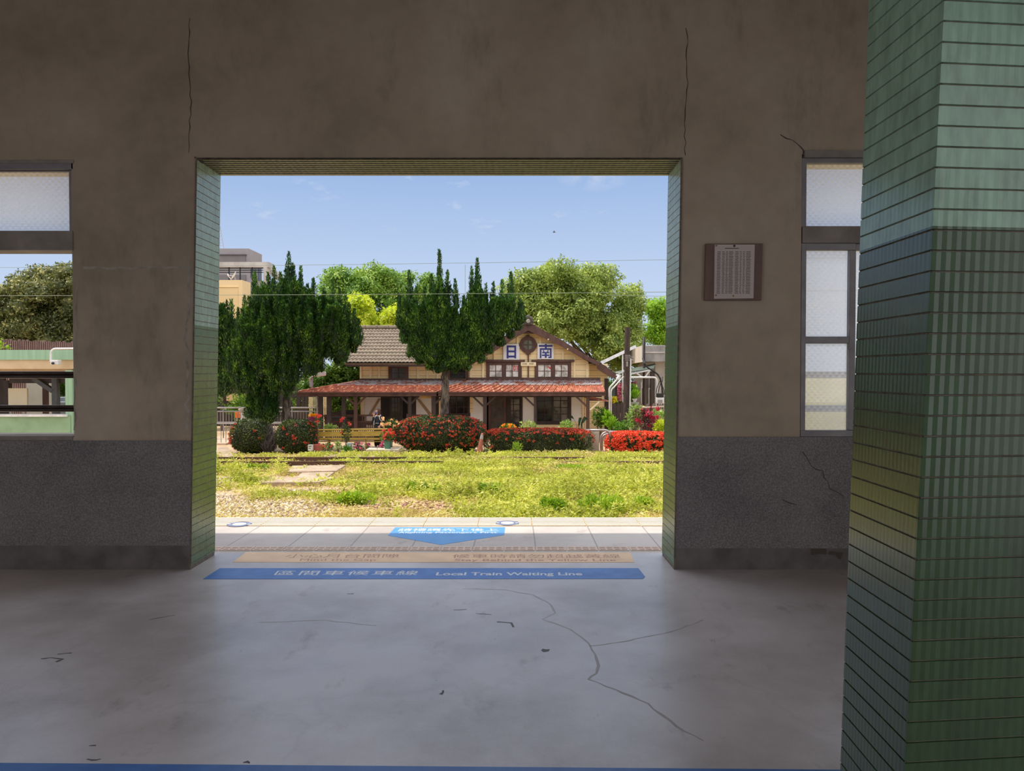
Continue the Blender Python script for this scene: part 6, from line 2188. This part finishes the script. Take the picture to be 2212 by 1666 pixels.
MB().bar(dc, P(494, 595, 46.4), 0.03).ball(P(492.5, 594, 46.4), 0.06, 8, 6).bar(P(493, 596, 46.4), P(500, 604.5, 46.6), 0.03).build('feed_arm', M_wht, ds)
MB().bar(dc, P(508, 607, 46.6), 0.04).bar(dc, P(511, 607, 46.8), 0.03).build('mount', M_steel, ds)
an = thing('antenna_mast', 'thin lattice antenna mast on the roof of the grey office block beside the left jamb', 'antenna', P(478, 537, 61))
am = MB()
l = [(475, 495), (483.5, 536)]
for (x0, y0), (x1, y1) in (((475.5, 490), (484, 541)), ((474, 490), (470, 541))):
    am.bar(P(x0, y0, 61), P(x1, y1, 61), 0.04)
for y in (504, 511, 518, 524.5, 531): 
    f = (y - 490) / 47
    am.bar(P(474 - 4 * f, y, 61), P(475.5 + 8.5 * f, y, 61), 0.03)
am.build('lattice', M_steel, an)

# railings left of the house
M_sil = pm('silver_handrail', S(170, 164, 162), S(140, 136, 136), 6, 0.35, 0, 0.01, 0.4)
for lb, Y, x0, x1, rails, ybal, pitch in (('silver railing behind the large cypress, the upper one', 31.2, 380, 690, (881, 889), 912, 6.2),
                                         ('silver railing in front of the left cypress trunks, the lower one', 28.6, 380, 692, (915,), 958, 10.5)):
    t = thing('metal_railing', lb, 'railing', gpt((x0 + x1) / 2, Y))
    for y in rails:
        MB().tube([P(x0, y, Y), P(x1, y, Y)], 0.030 if y != 889 else 0.024, 8).build('handrail', M_sil, t)
    MB().tube([P(x0, ybal, Y), P(x1, ybal, Y)], 0.025, 6).build('bottom_rail', M_sil, t)
    bl_ = MB(); x = x0 + 3; k = 0
    ps = MB()
    while x < x1:
        if k % 8 == 0: MB().tube([gpt(x, Y), P(x, rails[0], Y)], 0.028, 8).build('post', M_sil, t)
        else: MB().tube([P(x, ybal, Y), P(x, rails[-1], Y)], 0.014, 5).build('baluster', M_sil, t)
        x += pitch; k += 1
single('paved_platform', MB().fbox(360, 958, 488, 985, 28.2, 2.2), pm('pale_paving', S(206, 178, 154), S(186, 160, 138), 2, 0.85), 'pale paved strip beside the left jamb under the lower silver railing', 'platform')
sh = thing('shelter', 'dark open shelter with a white roof edge behind the left cypresses', 'shelter', gpt(540, 36))
MB().fbox(380, 806, 483, 812, 34.9, 3.2).build('roof_slab', M_wht, sh)
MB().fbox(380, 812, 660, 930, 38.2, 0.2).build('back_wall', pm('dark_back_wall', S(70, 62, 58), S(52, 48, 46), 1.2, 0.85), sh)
MB().fbox(489, 851, 513, 866, 38.1, 0.1).build('beige_panel', M_be, sh)
for x in (395, 450, 478):
    MB().fbox(x - 2, 810, x + 2, 803 + 2.8 * F / 35.1, 35.0, 0.12).build('post', M_dark, sh)
plant('shrub_plant', 'dark shrub inside the shaded shelter behind the upper silver railing', 'plant', 470, 560, 845, 915, 33.6, M_low, 900, 0.16, 0.08, blobs=9)
# parked scooter behind the railing
sc = thing('motor_scooter', 'parked scooter with an orange carrier bag and pale mirrors behind the left railing', 'scooter', gpt(518, 32))
Ys = 32.0
MB().fbox(507, 890, 513, 903, Ys, 0.3).fbox(514, 889, 519, 903, Ys, 0.3).build('orange_panel', pm('orange_panel', S(238, 132, 60), S(226, 116, 48), 5, 0.5), sc, bevel=0.02)
MB().tube([P(519, 891, Ys), P(523, 896, Ys), P(523, 905, Ys), P(520, 911, Ys)], 0.05, 8).tube([P(522, 901, Ys), P(529, 902, Ys), P(532, 906, Ys)], 0.06, 8).build('front_shield', M_wht, sc)
MB().ball(P(521, 885, Ys), (0.13, 0.1, 0.08), 10, 7).build('seat', pm('grey_seat', S(176, 166, 150), S(150, 140, 128), 6, 0.6), sc)
MB().tube([P(516, 889, Ys), P(519, 884.5, Ys), P(523, 888, Ys)], 0.025, 6).build('handlebar', M_steel, sc)
wy = GZ + 0.22
for x in (509, 529):
    c = gpt(x, Ys + 0.1, wy)
    MB().lathe([(0.22, -0.05), (0.22, 0.05), (0.12, 0.05), (0.12, -0.05), (0.22, -0.05)], c, 18, axis='y').build('wheel', M_blk, sc)
MB().bar(gpt(509, Ys + 0.1, wy), P(513, 897, Ys + 0.1), 0.05).bar(gpt(529, Ys + 0.1, wy), P(520, 898, Ys + 0.1), 0.05).build('frame', M_steel, sc)
# yellow flower box right of the cypress
yf = thing('flower_box', 'orange-yellow flower tub with red and violet flowers behind the left end of the yellow bench', 'flower box', gpt(677, 28.0))
MB().fbox(667, 900, 686, 903 + 2.8, 28.0, 0.3).fbox(668, 905, 671, 803 + 2.8 * F / 28.1, 28.05, 0.06).fbox(682, 905, 685, 803 + 2.8 * F / 28.1, 28.05, 0.06).build('tub', M_yel, yf)
v = [bush_leaves(P(671 + k * 3.2, 898.5, 28.1), (0.06, 0.07, 0.06), 50, 0.06, 0.04) for k in range(5)]
a, q = merge(v); np_mesh('yellow_blossoms', a, q, leafmat('gold_flower', S(240, 156, 10), S(248, 186, 24), S(250, 206, 60), 0.3), yf)
v = [bush_leaves(P(670 + k * 3.2, 906, 27.95), (0.09, 0.06, 0.07), 40, 0.06, 0.04) for k in range(5)]
a, q = merge(v); np_mesh('violet_blossoms', a, q, leafmat('violet_flower', S(190, 50, 60), S(150, 70, 160), S(230, 120, 190), 0.3), yf)
# lattice screen and dark block screen seen under the left verandah
ls = thing('lattice_screen', 'cream timber lattice screen seen under the left verandah', 'screen', gpt(680, 34))
lm = MB()
for y in range(858, 880, 3): lm.fbox(666, y, 712, y + 1, 34.0, 0.03)
for x in (669, 673, 684, 688, 699, 703): lm.fbox(x, 856, x + 1.4, 803 + 2.8 * F / 34, 34.03, 0.04)
lm.build('lattice', M_creamb, ls)
bs_ = thing('block_screen', 'dark pierced block screen left of the verandah', 'screen', gpt(655, 34.5))
bm_ = MB()
for i in range(5):
    for x0 in (640, 652.5, 659.5): bm_.fbox(x0, 857 + i * 5, x0 + (9 if x0 == 640 else 4.6), 862 + i * 5, 34.5, 0.1)
    bm_.fbox(649, 857 + i * 5, 660, 859 + i * 5, 34.5, 0.1)
bm_.fbox(640, 882, 664, 803 + 2.8 * F / 34.5, 34.5, 0.1)
bm_.build('blocks', M_dark, bs_)
ar = single('street_wall', MB().fbox(640, 892, 790, 940, 37.2, 0.2), pm('dim_far_wall', S(120, 112, 104), S(84, 80, 76), 0.8, 0.85), 'dull low wall far behind the left verandah', 'wall')
# camera lamp above the left verandah roof
cl_ = thing('street_lamp', 'grey lamp with a boxy white head on a bent arm behind the left verandah roof', 'street lamp', gpt(684, 31.4))
MB().prism([P(676, 810, 31.0), P(676, 815, 31.0), P(701, 812, 31.0), P(701, 803, 31.0), P(685, 804, 31.0), P(684, 809, 31.0)], (0, 0.30, 0)).build('lamp_head', pm('lamp_grey', S(204, 198, 196), S(176, 170, 170), 5, 0.5), cl_, bevel=0.02)
MB().tube([gpt(687, 31.4), P(686, 870, 31.4), P(684, 848, 31.4), P(671, 834, 31.3), P(670, 818, 31.2), P(673, 815, 31.2)], 0.045, 8).build('lamp_arm', M_sil, cl_)
MB().fbox(668.5, 817, 675, 836, 31.2, 0.10).build('control_box', pm('lamp_box', S(150, 152, 166), S(130, 134, 150), 5, 0.5), cl_, bevel=0.02)
MB().tube([P(673, 815, 31.2), P(678, 812.5, 31.2)], 0.03, 8).build('neck', M_sil, cl_)

# ------------------------------------------------------------------ beyond the left window: island platform roof
M_mint = pm('mint_tile_band', S(134, 168, 138), S(150, 184, 154), 2, 0.6, 0, 0.01, 0, (8, 1, 0.4))
M_beam = pm('tan_concrete_beam', S(204, 180, 146), S(182, 158, 126), 1.5, 0.8)
M_gwall = pm('green_mosaic_wall', S(126, 156, 122), S(140, 170, 136), 3, 0.7)
YI = 17.0
sp = thing('stair_shelter', 'green tiled concrete shelter of the underpass stairs, seen through the left window', 'shelter', gpt(40, YI + 1))
MB().fbox(-420, 756, 172, 777.5, YI, 3.0).build('tile_band', M_mint, sp)
MB().fbox(-420, 777.5, 166, 797, YI + 0.04, 2.9).build('roof_beam', M_beam, sp)
MB().fbox(-420, 797, 158, 801.5, YI + 0.3, 2.0).build('soffit_edge', M_beam, sp)
MB().fbox(-420, 898, 152, 803 + 2.8 * F / YI, YI, 0.25).build('base_wall', M_gwall, sp)
MB().fbox(-420, 896, 144, 900.5, YI - 0.05, 0.34).build('coping', M_wht, sp)
MB().fbox(143.5, 800, 156, 803 + 2.8 * F / YI, YI + 0.02, 0.3).build('end_post', M_mint, sp)
MB().fbox(112, 803, 122, 900, YI + 1.2, 0.14).build('post', pm('dark_grey_post', S(70, 70, 74), S(88, 88, 92), 3, 0.6), sp)
MB().bar(P(74, 818, YI + 1.25), P(115, 845, YI + 1.25), 0.10, 0.12, up=(0, 1, 0)).build('post_brace', pm('dark_grey_post', S(70, 70, 74), S(88, 88, 92)), sp)
MB().fbox(92, 826, 100, 900, YI + 1.6, 0.1).build('post', M_brown, sp)
MB().fbox(8, 822, 18, 900, YI + 1.6, 0.12).build('post', M_dark, sp)
MB().fbox(-60, 815, 8, 900, YI + 2.4, 0.1).build('back_panel', M_dark, sp)
MB().fbox(20, 818, 143, 828, YI + 1.3, 0.12).build('cross_beam', M_dark, sp)
bd_ = thing('notice_board', 'blank cream notice board inside the green tiled stair shelter', 'notice board', gpt(40, YI + 1.0))
MB().fbox(18, 839, 58, 876, YI + 1.0, 0.06).build('panel', pm('cream_panel', S(226, 212, 182), S(214, 198, 168), 1.5, 0.7), bd_)
MB().fbox(22, 876, 25, 803 + 2.8 * F / (YI + 1.05), YI + 1.03, 0.04).fbox(51, 876, 54, 803 + 2.8 * F / (YI + 1.05), YI + 1.03, 0.04).build('leg', M_steel, bd_)
single('far_wall', MB().fbox(58, 826, 112, 915, 22.5, 0.15), pm('grey_far_wall', S(150, 148, 138), S(166, 162, 150), 1.0, 0.85), 'grey wall far inside the stair shelter in the left window', 'wall')
plant('shrub_plant', 'tall dark hedge bush beyond the stair shelter in the left window', 'plant', 122, 146, 820, 862, 21.0, M_low, 420, 0.1, 0.05, blobs=6)
single('pickup_van', MB().fbox(122, 858, 138, 872, 20.6, 1.4).fbox(120, 868, 142, 880, 20.5, 1.6).fbox(122, 880, 126, 803 + 2.8 * F / 20.5, 20.6, 0.6), pm('silver_car_paint', S(150, 160, 170), S(120, 128, 140), 1, 0.3), 'piece of a parked silver vehicle beyond the stair shelter', 'vehicle', bevel=0.03)
lp = thing('bracket_lamp', 'white bracket lamp on a bent pipe in front of the green tiled shelter roof', 'lamp', P(109, 790, YI - 0.3))
MB().tube([P(170, 753, YI - 0.25), P(122, 753.5, YI - 0.25)] + [P(x, y, YI - 0.25) for x, y in arc(120, 753.5, 110, 765, (110, 754))] + [P(109.5, 782, YI - 0.25)], 0.022, 8).tube([P(165, 753, YI - 0.25), P(165, 760, YI + 0.05)], 0.022, 8).build('bracket', M_wht, lp)
MB().fbox(108.5, 778, 125, 788, YI - 0.32, 0.14).build('lamp_housing', M_wht, lp, bevel=0.015)
MB().lathe([(0.028, 0.0), (0.028, -0.03)], P(115, 785, YI - 0.32), 12, axis='y').build('lens', M_blk, lp)
# brown fence above the shelter
bf = thing('picket_fence', 'tall brown picket fence in front of the trees in the left window', 'fence', gpt(60, 32))
M_bf = pm('brown_picket', S(124, 100, 94), S(104, 82, 78), 5, 0.8)
x = -70; k = 0
while x < 175:
    yt = 734 + (x * 0.035) + RNG.uniform(-2.5, 2.5)
    MB().fbox(x, yt, x + 3.2, 803 + 2.8 * F / 32, 32, 0.05).build('picket', M_bf, bf)
    x += 4.6; k += 1
MB().fbox(-70, 750, 178, 753, 32.05, 0.05).build('rail', M_bf, bf)
# pale yellow wall beyond the right window
rw_ = thing('garden_wall', 'pale yellow wall blurred behind the patterned glass of the right window', 'wall', gpt(1800, 26))
MB().fbox(1690, 803, 2300, 870, 26, 0.2).build('upper_wall', pm('pale_yellow_wall', S(236, 228, 176), S(222, 216, 160), 0.8, 0.8), rw_)
MB().fbox(1690, 870, 2300, 803 + 2.8 * F / 26, 25.9, 0.3).build('lower_wall', pm('olive_yellow_wall', S(214, 206, 130), S(196, 190, 116), 0.8, 0.8), rw_)

# ------------------------------------------------------------------ overhead wires
M_wire = plain('wire_metal', S(120, 126, 112), 0.5)
YO = 22.3
for lb, yl, yc, yr, drop in (('upper overhead wire across the sky', 578, 572, 561, True), ('lower overhead wire in front of the cypresses', 639, 636.5, 631, False)):
    t = thing('overhead_wire', lb, 'wire', P(1106, yc, YO))
    pts = []
    for i in range(41):
        f = i / 40
        px = -700 + f * 3600
        u = (px - 0) / 1440
        y = yl * (1 - u) * (1 - 2 * u) * 1.0 + yc * 4 * u * (1 - u) + yr * u * (2 * u - 1) if 0 <= u <= 1 else (yl + (px) * 0.002 if u < 0 else yr - (u - 1) * 12)
        pts.append(P(px, y, YO))
    MB().tube(pts, 0.008 if not drop else 0.006, 6).build('wire', M_wire, t)
    if drop:
        MB().tube([P(1005, 572.5, YO), P(1005, 636.5, YO)], 0.006, 5).build('dropper', M_wire, t)
single('overhead_wire', MB().tube([P(1300, 638, 30), P(1700, 644, 30)], 0.008, 5), M_wire, 'thin third wire low in the sky beside the right jamb', 'wire')
bird = MB(); c = P(1197, 501.5, 60)
bird.ball(c, (0.12, 0.06, 0.04), 8, 6).prism([c + Vector((0, 0, 0.02)), c + Vector((0.02, 0.25, 0.06)), c + Vector((-0.06, 0.2, 0.06))], (0, 0, 0.01)).prism([c + Vector((0, 0, 0.02)), c + Vector((0.02, -0.25, 0.06)), c + Vector((-0.06, -0.2, 0.06))], (0, 0, 0.01))
single('flying_bird', bird, M_blk, 'tiny dark bird gliding in the open sky', 'bird')

# ------------------------------------------------------------------ person behind the bench
YP = 26.75
M_skin = pm('skin', S(226, 176, 150), S(214, 160, 136), 8, 0.5)
M_jack = pm('black_jacket', S(26, 26, 30), S(38, 38, 44), 8, 0.7)
M_shirt = pm('black_shirt', S(18, 18, 20), S(28, 28, 30), 8, 0.8)
M_hair = pm('brown_hair', S(60, 38, 30), S(92, 58, 44), 14, 0.5)
M_mask = plain('blue_mask', S(84, 108, 200), 0.6)
pz_ = lambda x, y, d=0.0: P(x, y, YP + d)


def skin_body(name, joints, bones, mat, parent, sub=2):
    me = bpy.data.meshes.new(name)
    w = wloc(parent) if parent else Vector((0, 0, 0))
    me.from_pydata([tuple(Vector(p) - w) for p, r in joints], bones, [])
    o = bpy.data.objects.new(name, me); COL.objects.link(o)
    if parent: o.parent = parent
    sk = o.modifiers.new('skin', 'SKIN')
    for i, (p, r) in enumerate(joints):
        me.skin_vertices[0].data[i].radius = (r, r) if not isinstance(r, tuple) else r
        me.skin_vertices[0].data[i].use_root = (i == 0)
    ss = o.modifiers.new('sub', 'SUBSURF'); ss.levels = sub; ss.render_levels = sub
    me.materials.append(mat)
    return o


pe = thing('person', 'person in black jacket with white piping and blue face mask, standing behind yellow bench', 'person', gpt(815, YP))
head = pz_(815.5, 889)
neck = pz_(817, 897)
chest = pz_(816, 906); waist = pz_(816, 919); pel = pz_(816, 928)
knl, knr = pz_(812, 946, -0.05), pz_(819, 946, 0.03)
ftl, ftr = Vector((knl.x, YP - 0.02, GZ + 0.04)), Vector((knr.x, YP + 0.05, GZ + 0.04))
shl, shr = pz_(809, 900.5, -0.06), pz_(824, 901, 0.05)
ell, elr = pz_(806, 915, -0.12), pz_(827, 915, 0.02)
hal, har = pz_(807.5, 897.5, -0.20), pz_(820, 921, -0.14)
J = [(pel, (0.13, 0.10)), (waist, (0.115, 0.085)), (chest, (0.13, 0.095)), (neck, 0.068), (head + Vector((-0.018, -0.014, -0.035)), (0.10, 0.10)), (head + Vector((-0.004, 0, 0.085)), (0.12, 0.12)),
     (shl, 0.05), (ell, 0.04), (hal, 0.028), (shr, 0.05), (elr, 0.04), (har, 0.028),
     (knl, 0.06), (ftl, 0.04), (ftl + Vector((-0.14, -0.03, -0.01)), 0.03), (knr, 0.06), (ftr, 0.04), (ftr + Vector((-0.14, -0.03, -0.01)), 0.03)]
Bn = [(0, 1), (1, 2), (2, 3), (3, 4), (4, 5), (2, 6), (6, 7), (7, 8), (2, 9), (9, 10), (10, 11), (0, 12), (12, 13), (13, 14), (0, 15), (15, 16), (16, 17)]
# the head is shaped and welded to the neck in the same surface mesh
J = [(p, r) for p, r in J if (p - head).length > 0.1 or p is neck]
J = [j for j in J if j[0] is not head]
Bn = [(0, 1), (1, 2), (2, 3), (3, 4), (2, 5), (5, 6), (6, 7), (2, 8), (8, 9), (9, 10), (0, 11), (11, 12), (12, 13), (0, 14), (14, 15), (15, 16)]
J = [(pel, (0.13, 0.10)), (waist, (0.115, 0.085)), (chest, (0.13, 0.095)), (neck, 0.062), (head + Vector((0, 0.01, -0.02)), 0.055),
     (shl, 0.05), (ell, 0.04), (hal, 0.028), (shr, 0.05), (elr, 0.04), (har, 0.028),
     (knl, 0.06), (ftl, 0.04), (ftl + Vector((-0.14, -0.03, -0.01)), 0.03), (knr, 0.06), (ftr, 0.04), (ftr + Vector((-0.14, -0.03, -0.01)), 0.03)]
tmp = skin_body('body', J, Bn, M_skin, None)
bpy.context.view_layer.update()
dg = bpy.context.evaluated_depsgraph_get(); dg.update()
em = bpy.data.meshes.new_from_object(tmp.evaluated_get(dg))
bm_ = MB().add([tuple(v.co) for v in em.vertices], [tuple(p.vertices) for p in em.polygons])
bpy.data.objects.remove(tmp); bpy.data.meshes.remove(em)
fd = Vector((-0.80, -0.60, 0)); sd = Vector((-0.60, 0.80, 0)); zz = Vector((0, 0, 1))
vs, fs = [], []
nu, nv = 20, 14
for i in range(nv + 1):
    th = math.pi * i / nv
    for j in range(nu):
        ph = 2 * math.pi * j / nu
        a, b, c = math.sin(th) * math.cos(ph), math.sin(th) * math.sin(ph), math.cos(th)
        w = 0.070 * (1 - 0.28 * max(0, -c) ** 1.5)                     # narrower at the chin
        p = head + fd * (a * 0.084 * (1 - 0.10 * max(0, -c))) + sd * (b * w) + zz * (c * 0.108)
        vs.append(p)
for i in range(nv):
    for j in range(nu): fs.append((i * nu + j, (i + 1) * nu + j, (i + 1) * nu + (j + 1) % nu, i * nu + (j + 1) % nu))
bm_.add(vs, fs)
bm_.ball(head + fd * 0.084 + zz * 0.002, (0.015, 0.015, 0.020), 8, 6)                 # nose
for q in (-1, 1): bm_.ball(head + sd * (q * 0.070) - fd * 0.005 - zz * 0.005, (0.014, 0.014, 0.026), 8, 6)   # ears
bm_.build('body', M_skin, pe, smooth=True)
ey = MB()
for q in (-1, 1): ey.ball(head + fd * 0.074 + sd * (q * 0.030) + zz * 0.026, (0.009, 0.009, 0.006), 8, 6)
ey.build('eyes', M_blk, pe)
br_ = MB()
for q in (-1, 1): br_.tube([head + fd * 0.074 + sd * (q * 0.018) + zz * 0.046, head + fd * 0.068 + sd * (q * 0.044) + zz * 0.044], 0.004, 5)
br_.build('eyebrows', M_hair, pe)
hm = MB(); vs, fs = [], []
nu, nv = 30, 18
dirs = []
for i in range(nv + 1):
    th = math.pi * 0.86 * i / nv
    for j in range(nu):
        ph = 2 * math.pi * j / nu
        a, b, c = math.sin(th) * math.cos(ph), math.sin(th) * math.sin(ph), math.cos(th)
        dirs.append((a, b, c))
        k = 1.0 if c > 0 else 1.0 + 0.22 * (-c)
        vs.append(head + fd * (a * 0.096 * k - 0.010) + sd * (b * 0.088 * k) + zz * (0.014 + c * (0.110 if c > 0 else 0.170)))
for i in range(nv):
    for j in range(nu):
        q = (i * nu + j, (i + 1) * nu + j, (i + 1) * nu + (j + 1) % nu, i * nu + (j + 1) % nu)
        a = sum(dirs[k][0] for k in q) / 4; c = sum(dirs[k][2] for k in q) / 4
        if a > 0.42 and c < 0.50: continue
        fs.append(q)
hm.add(vs, fs)
ho = hm.build('hair', M_hair, pe, smooth=True)
so_ = ho.modifiers.new('thick', 'SOLIDIFY'); so_.thickness = 0.014; so_.offset = -1
mk = MB(); mk.ball(head + fd * 0.046 - zz * 0.038, (0.050, 0.050, 0.046), 16, 10)
mk.build('face_mask', M_mask, pe, smooth=True)
jk = [(waist + Vector((0, 0, -0.06)), (0.155, 0.115)), (chest, (0.155, 0.115)), (chest + Vector((0, 0, 0.055)), (0.095, 0.065)), (shl, 0.068), (ell, 0.056), (hal.lerp(ell, 0.12), 0.045), (shr, 0.068), (elr, 0.056), (har.lerp(elr, 0.12), 0.045), (pel, (0.165, 0.125))]
skin_body('jacket', jk, [(0, 1), (1, 2), (1, 3), (3, 4), (4, 5), (1, 6), (6, 7), (7, 8), (0, 9)], M_jack, pe)
tr_ = [(pel + Vector((0, 0, 0.02)), (0.145, 0.115)), (knl, 0.075), (ftl + Vector((0, 0, 0.05)), 0.062), (knr, 0.075), (ftr + Vector((0, 0, 0.05)), 0.062)]
skin_body('trousers', tr_, [(0, 1), (1, 2), (0, 3), (3, 4)], M_shirt, pe)
pp_ = MB()
pp_.tube([pz_(822.5, 896.5, -0.10), pz_(819, 901, -0.155), pz_(821, 907, -0.16), pz_(824.5, 911, -0.13)], 0.013, 6)
pp_.tube([pz_(813.5, 897, -0.13), pz_(809.5, 902, -0.165), pz_(808, 910, -0.17), pz_(807.5, 918, -0.17)], 0.014, 6)
pp_.build('white_piping', M_white, pe)
MB().tube([pz_(811, 914.5, -0.165), pz_(818, 914.5, -0.17)], 0.008, 6).build('belt_line', M_white, pe)
sh_ = MB()
for f in (ftl, ftr):
    sh_.ball((f.x - 0.06, f.y - 0.02, GZ + 0.04), (0.13, 0.055, 0.045), 12, 7)
sh_.build('shoes', plain('white_shoe', S(224, 224, 228), 0.5), pe, smooth=True)
# hands: palm, four bent fingers and a thumb each
for h, el in ((hal, ell), (har, elr)):
    d = (h - el).normalized(); s = d.cross(Vector((0, 1, 0))).normalized(); n_ = s.cross(d)
    hb_ = MB(); hb_.tube([h - d * 0.01, h + d * 0.03, h + d * 0.065], [0.022, 0.032, 0.028], 8)
    for k, ln in enumerate((0.055, 0.065, 0.06, 0.045)):
        b0 = h + d * 0.062 + s * (0.026 - k * 0.017)
        hb_.tube([b0, b0 + d * ln * 0.5 - n_ * 0.006, b0 + d * ln * 0.85 - n_ * 0.025], [0.009, 0.0085, 0.007], 6)
    b0 = h + d * 0.02 + s * 0.028
    hb_.tube([b0, b0 + s * 0.022 + d * 0.022, b0 + s * 0.026 + d * 0.05 - n_ * 0.01], [0.011, 0.010, 0.008], 6)
    hb_.build('hand', M_skin, pe, smooth=True)

# labels of the setting
for nm, lb, ct in (('floor', 'grey painted concrete floor of the waiting hall', 'floor'), ('platform_floor', 'pale concrete platform outside the doorway', 'platform'),
                   ('wall_front', 'stained beige plaster wall with the wide doorway', 'wall'), ('baseboard_left', 'dark terrazzo dado left of the doorway', 'dado'),
                   ('baseboard_right', 'dark terrazzo dado right of the doorway', 'dado'), ('wall_left', 'plaster side wall on the left', 'wall'), ('wall_right', 'plaster side wall on the right', 'wall'),
                   ('wall_back_helper', 'unseen dark wall behind the viewer, shaped to hold back light', 'wall'), ('ceiling', 'plaster ceiling of the waiting hall', 'ceiling'), ('trim_1', 'green tiled left jamb of the doorway', 'jamb'),
                   ('trim_2', 'green tiled right jamb of the doorway', 'jamb'), ('trim_3', 'tiled underside of the doorway lintel', 'lintel'), ('window_1', 'left window, patterned glass above and open below', 'window'),
                   ('window_2', 'right window of patterned glass beside the tiled pillar', 'window'), ('ground_back_helper', 'unseen dark ground added behind the viewer to cut bounced light', 'ground'), ('ground', 'stony earth of the track bed and station garden', 'ground')):
    o = bpy.data.objects.get(nm)
    if o: o['label'] = lb; o['category'] = ct

# repeats share a group phrase
GROUPS = {'floor_sign': 'printed signs stuck on the floor', 'floor_sticker': 'round stickers on the edge tiles', 'rail': 'rails of the overgrown track',
          'concrete_slab': 'concrete slabs around the track', 'weed_clump': 'taller weed clumps on the track bed', 'round_shrub': 'round clipped shrubs',
          'flower_hedge': 'red flowering clipped hedges', 'cypress_tree': 'cypress trees in front of the station house', 'broadleaf_tree': 'broadleaf trees behind the station',
          'character_sign': 'character signboards on the gable', 'rose_plant': 'rose plants by the yellow bench', 'pink_flower_plant': 'pink flowers under the yellow bench',
          'shrub_plant': 'leafy garden shrubs', 'steel_hoop': 'steel hoop rails beside the hedge', 'bent_pipe': 'bent white pipes right of the house',
          'picket_fence': 'picket fences', 'bougainvillea': 'bougainvillea by the utility pole', 'metal_railing': 'silver railings left of the house',
          'overhead_wire': 'overhead wires', 'flower_pot': 'flower pots'}
for o in COL.objects:
    if o.parent is None and 'category' in o and o.get('kind') is None:
        g_ = GROUPS.get(o.name.split('.')[0])
        if g_: o['group'] = g_
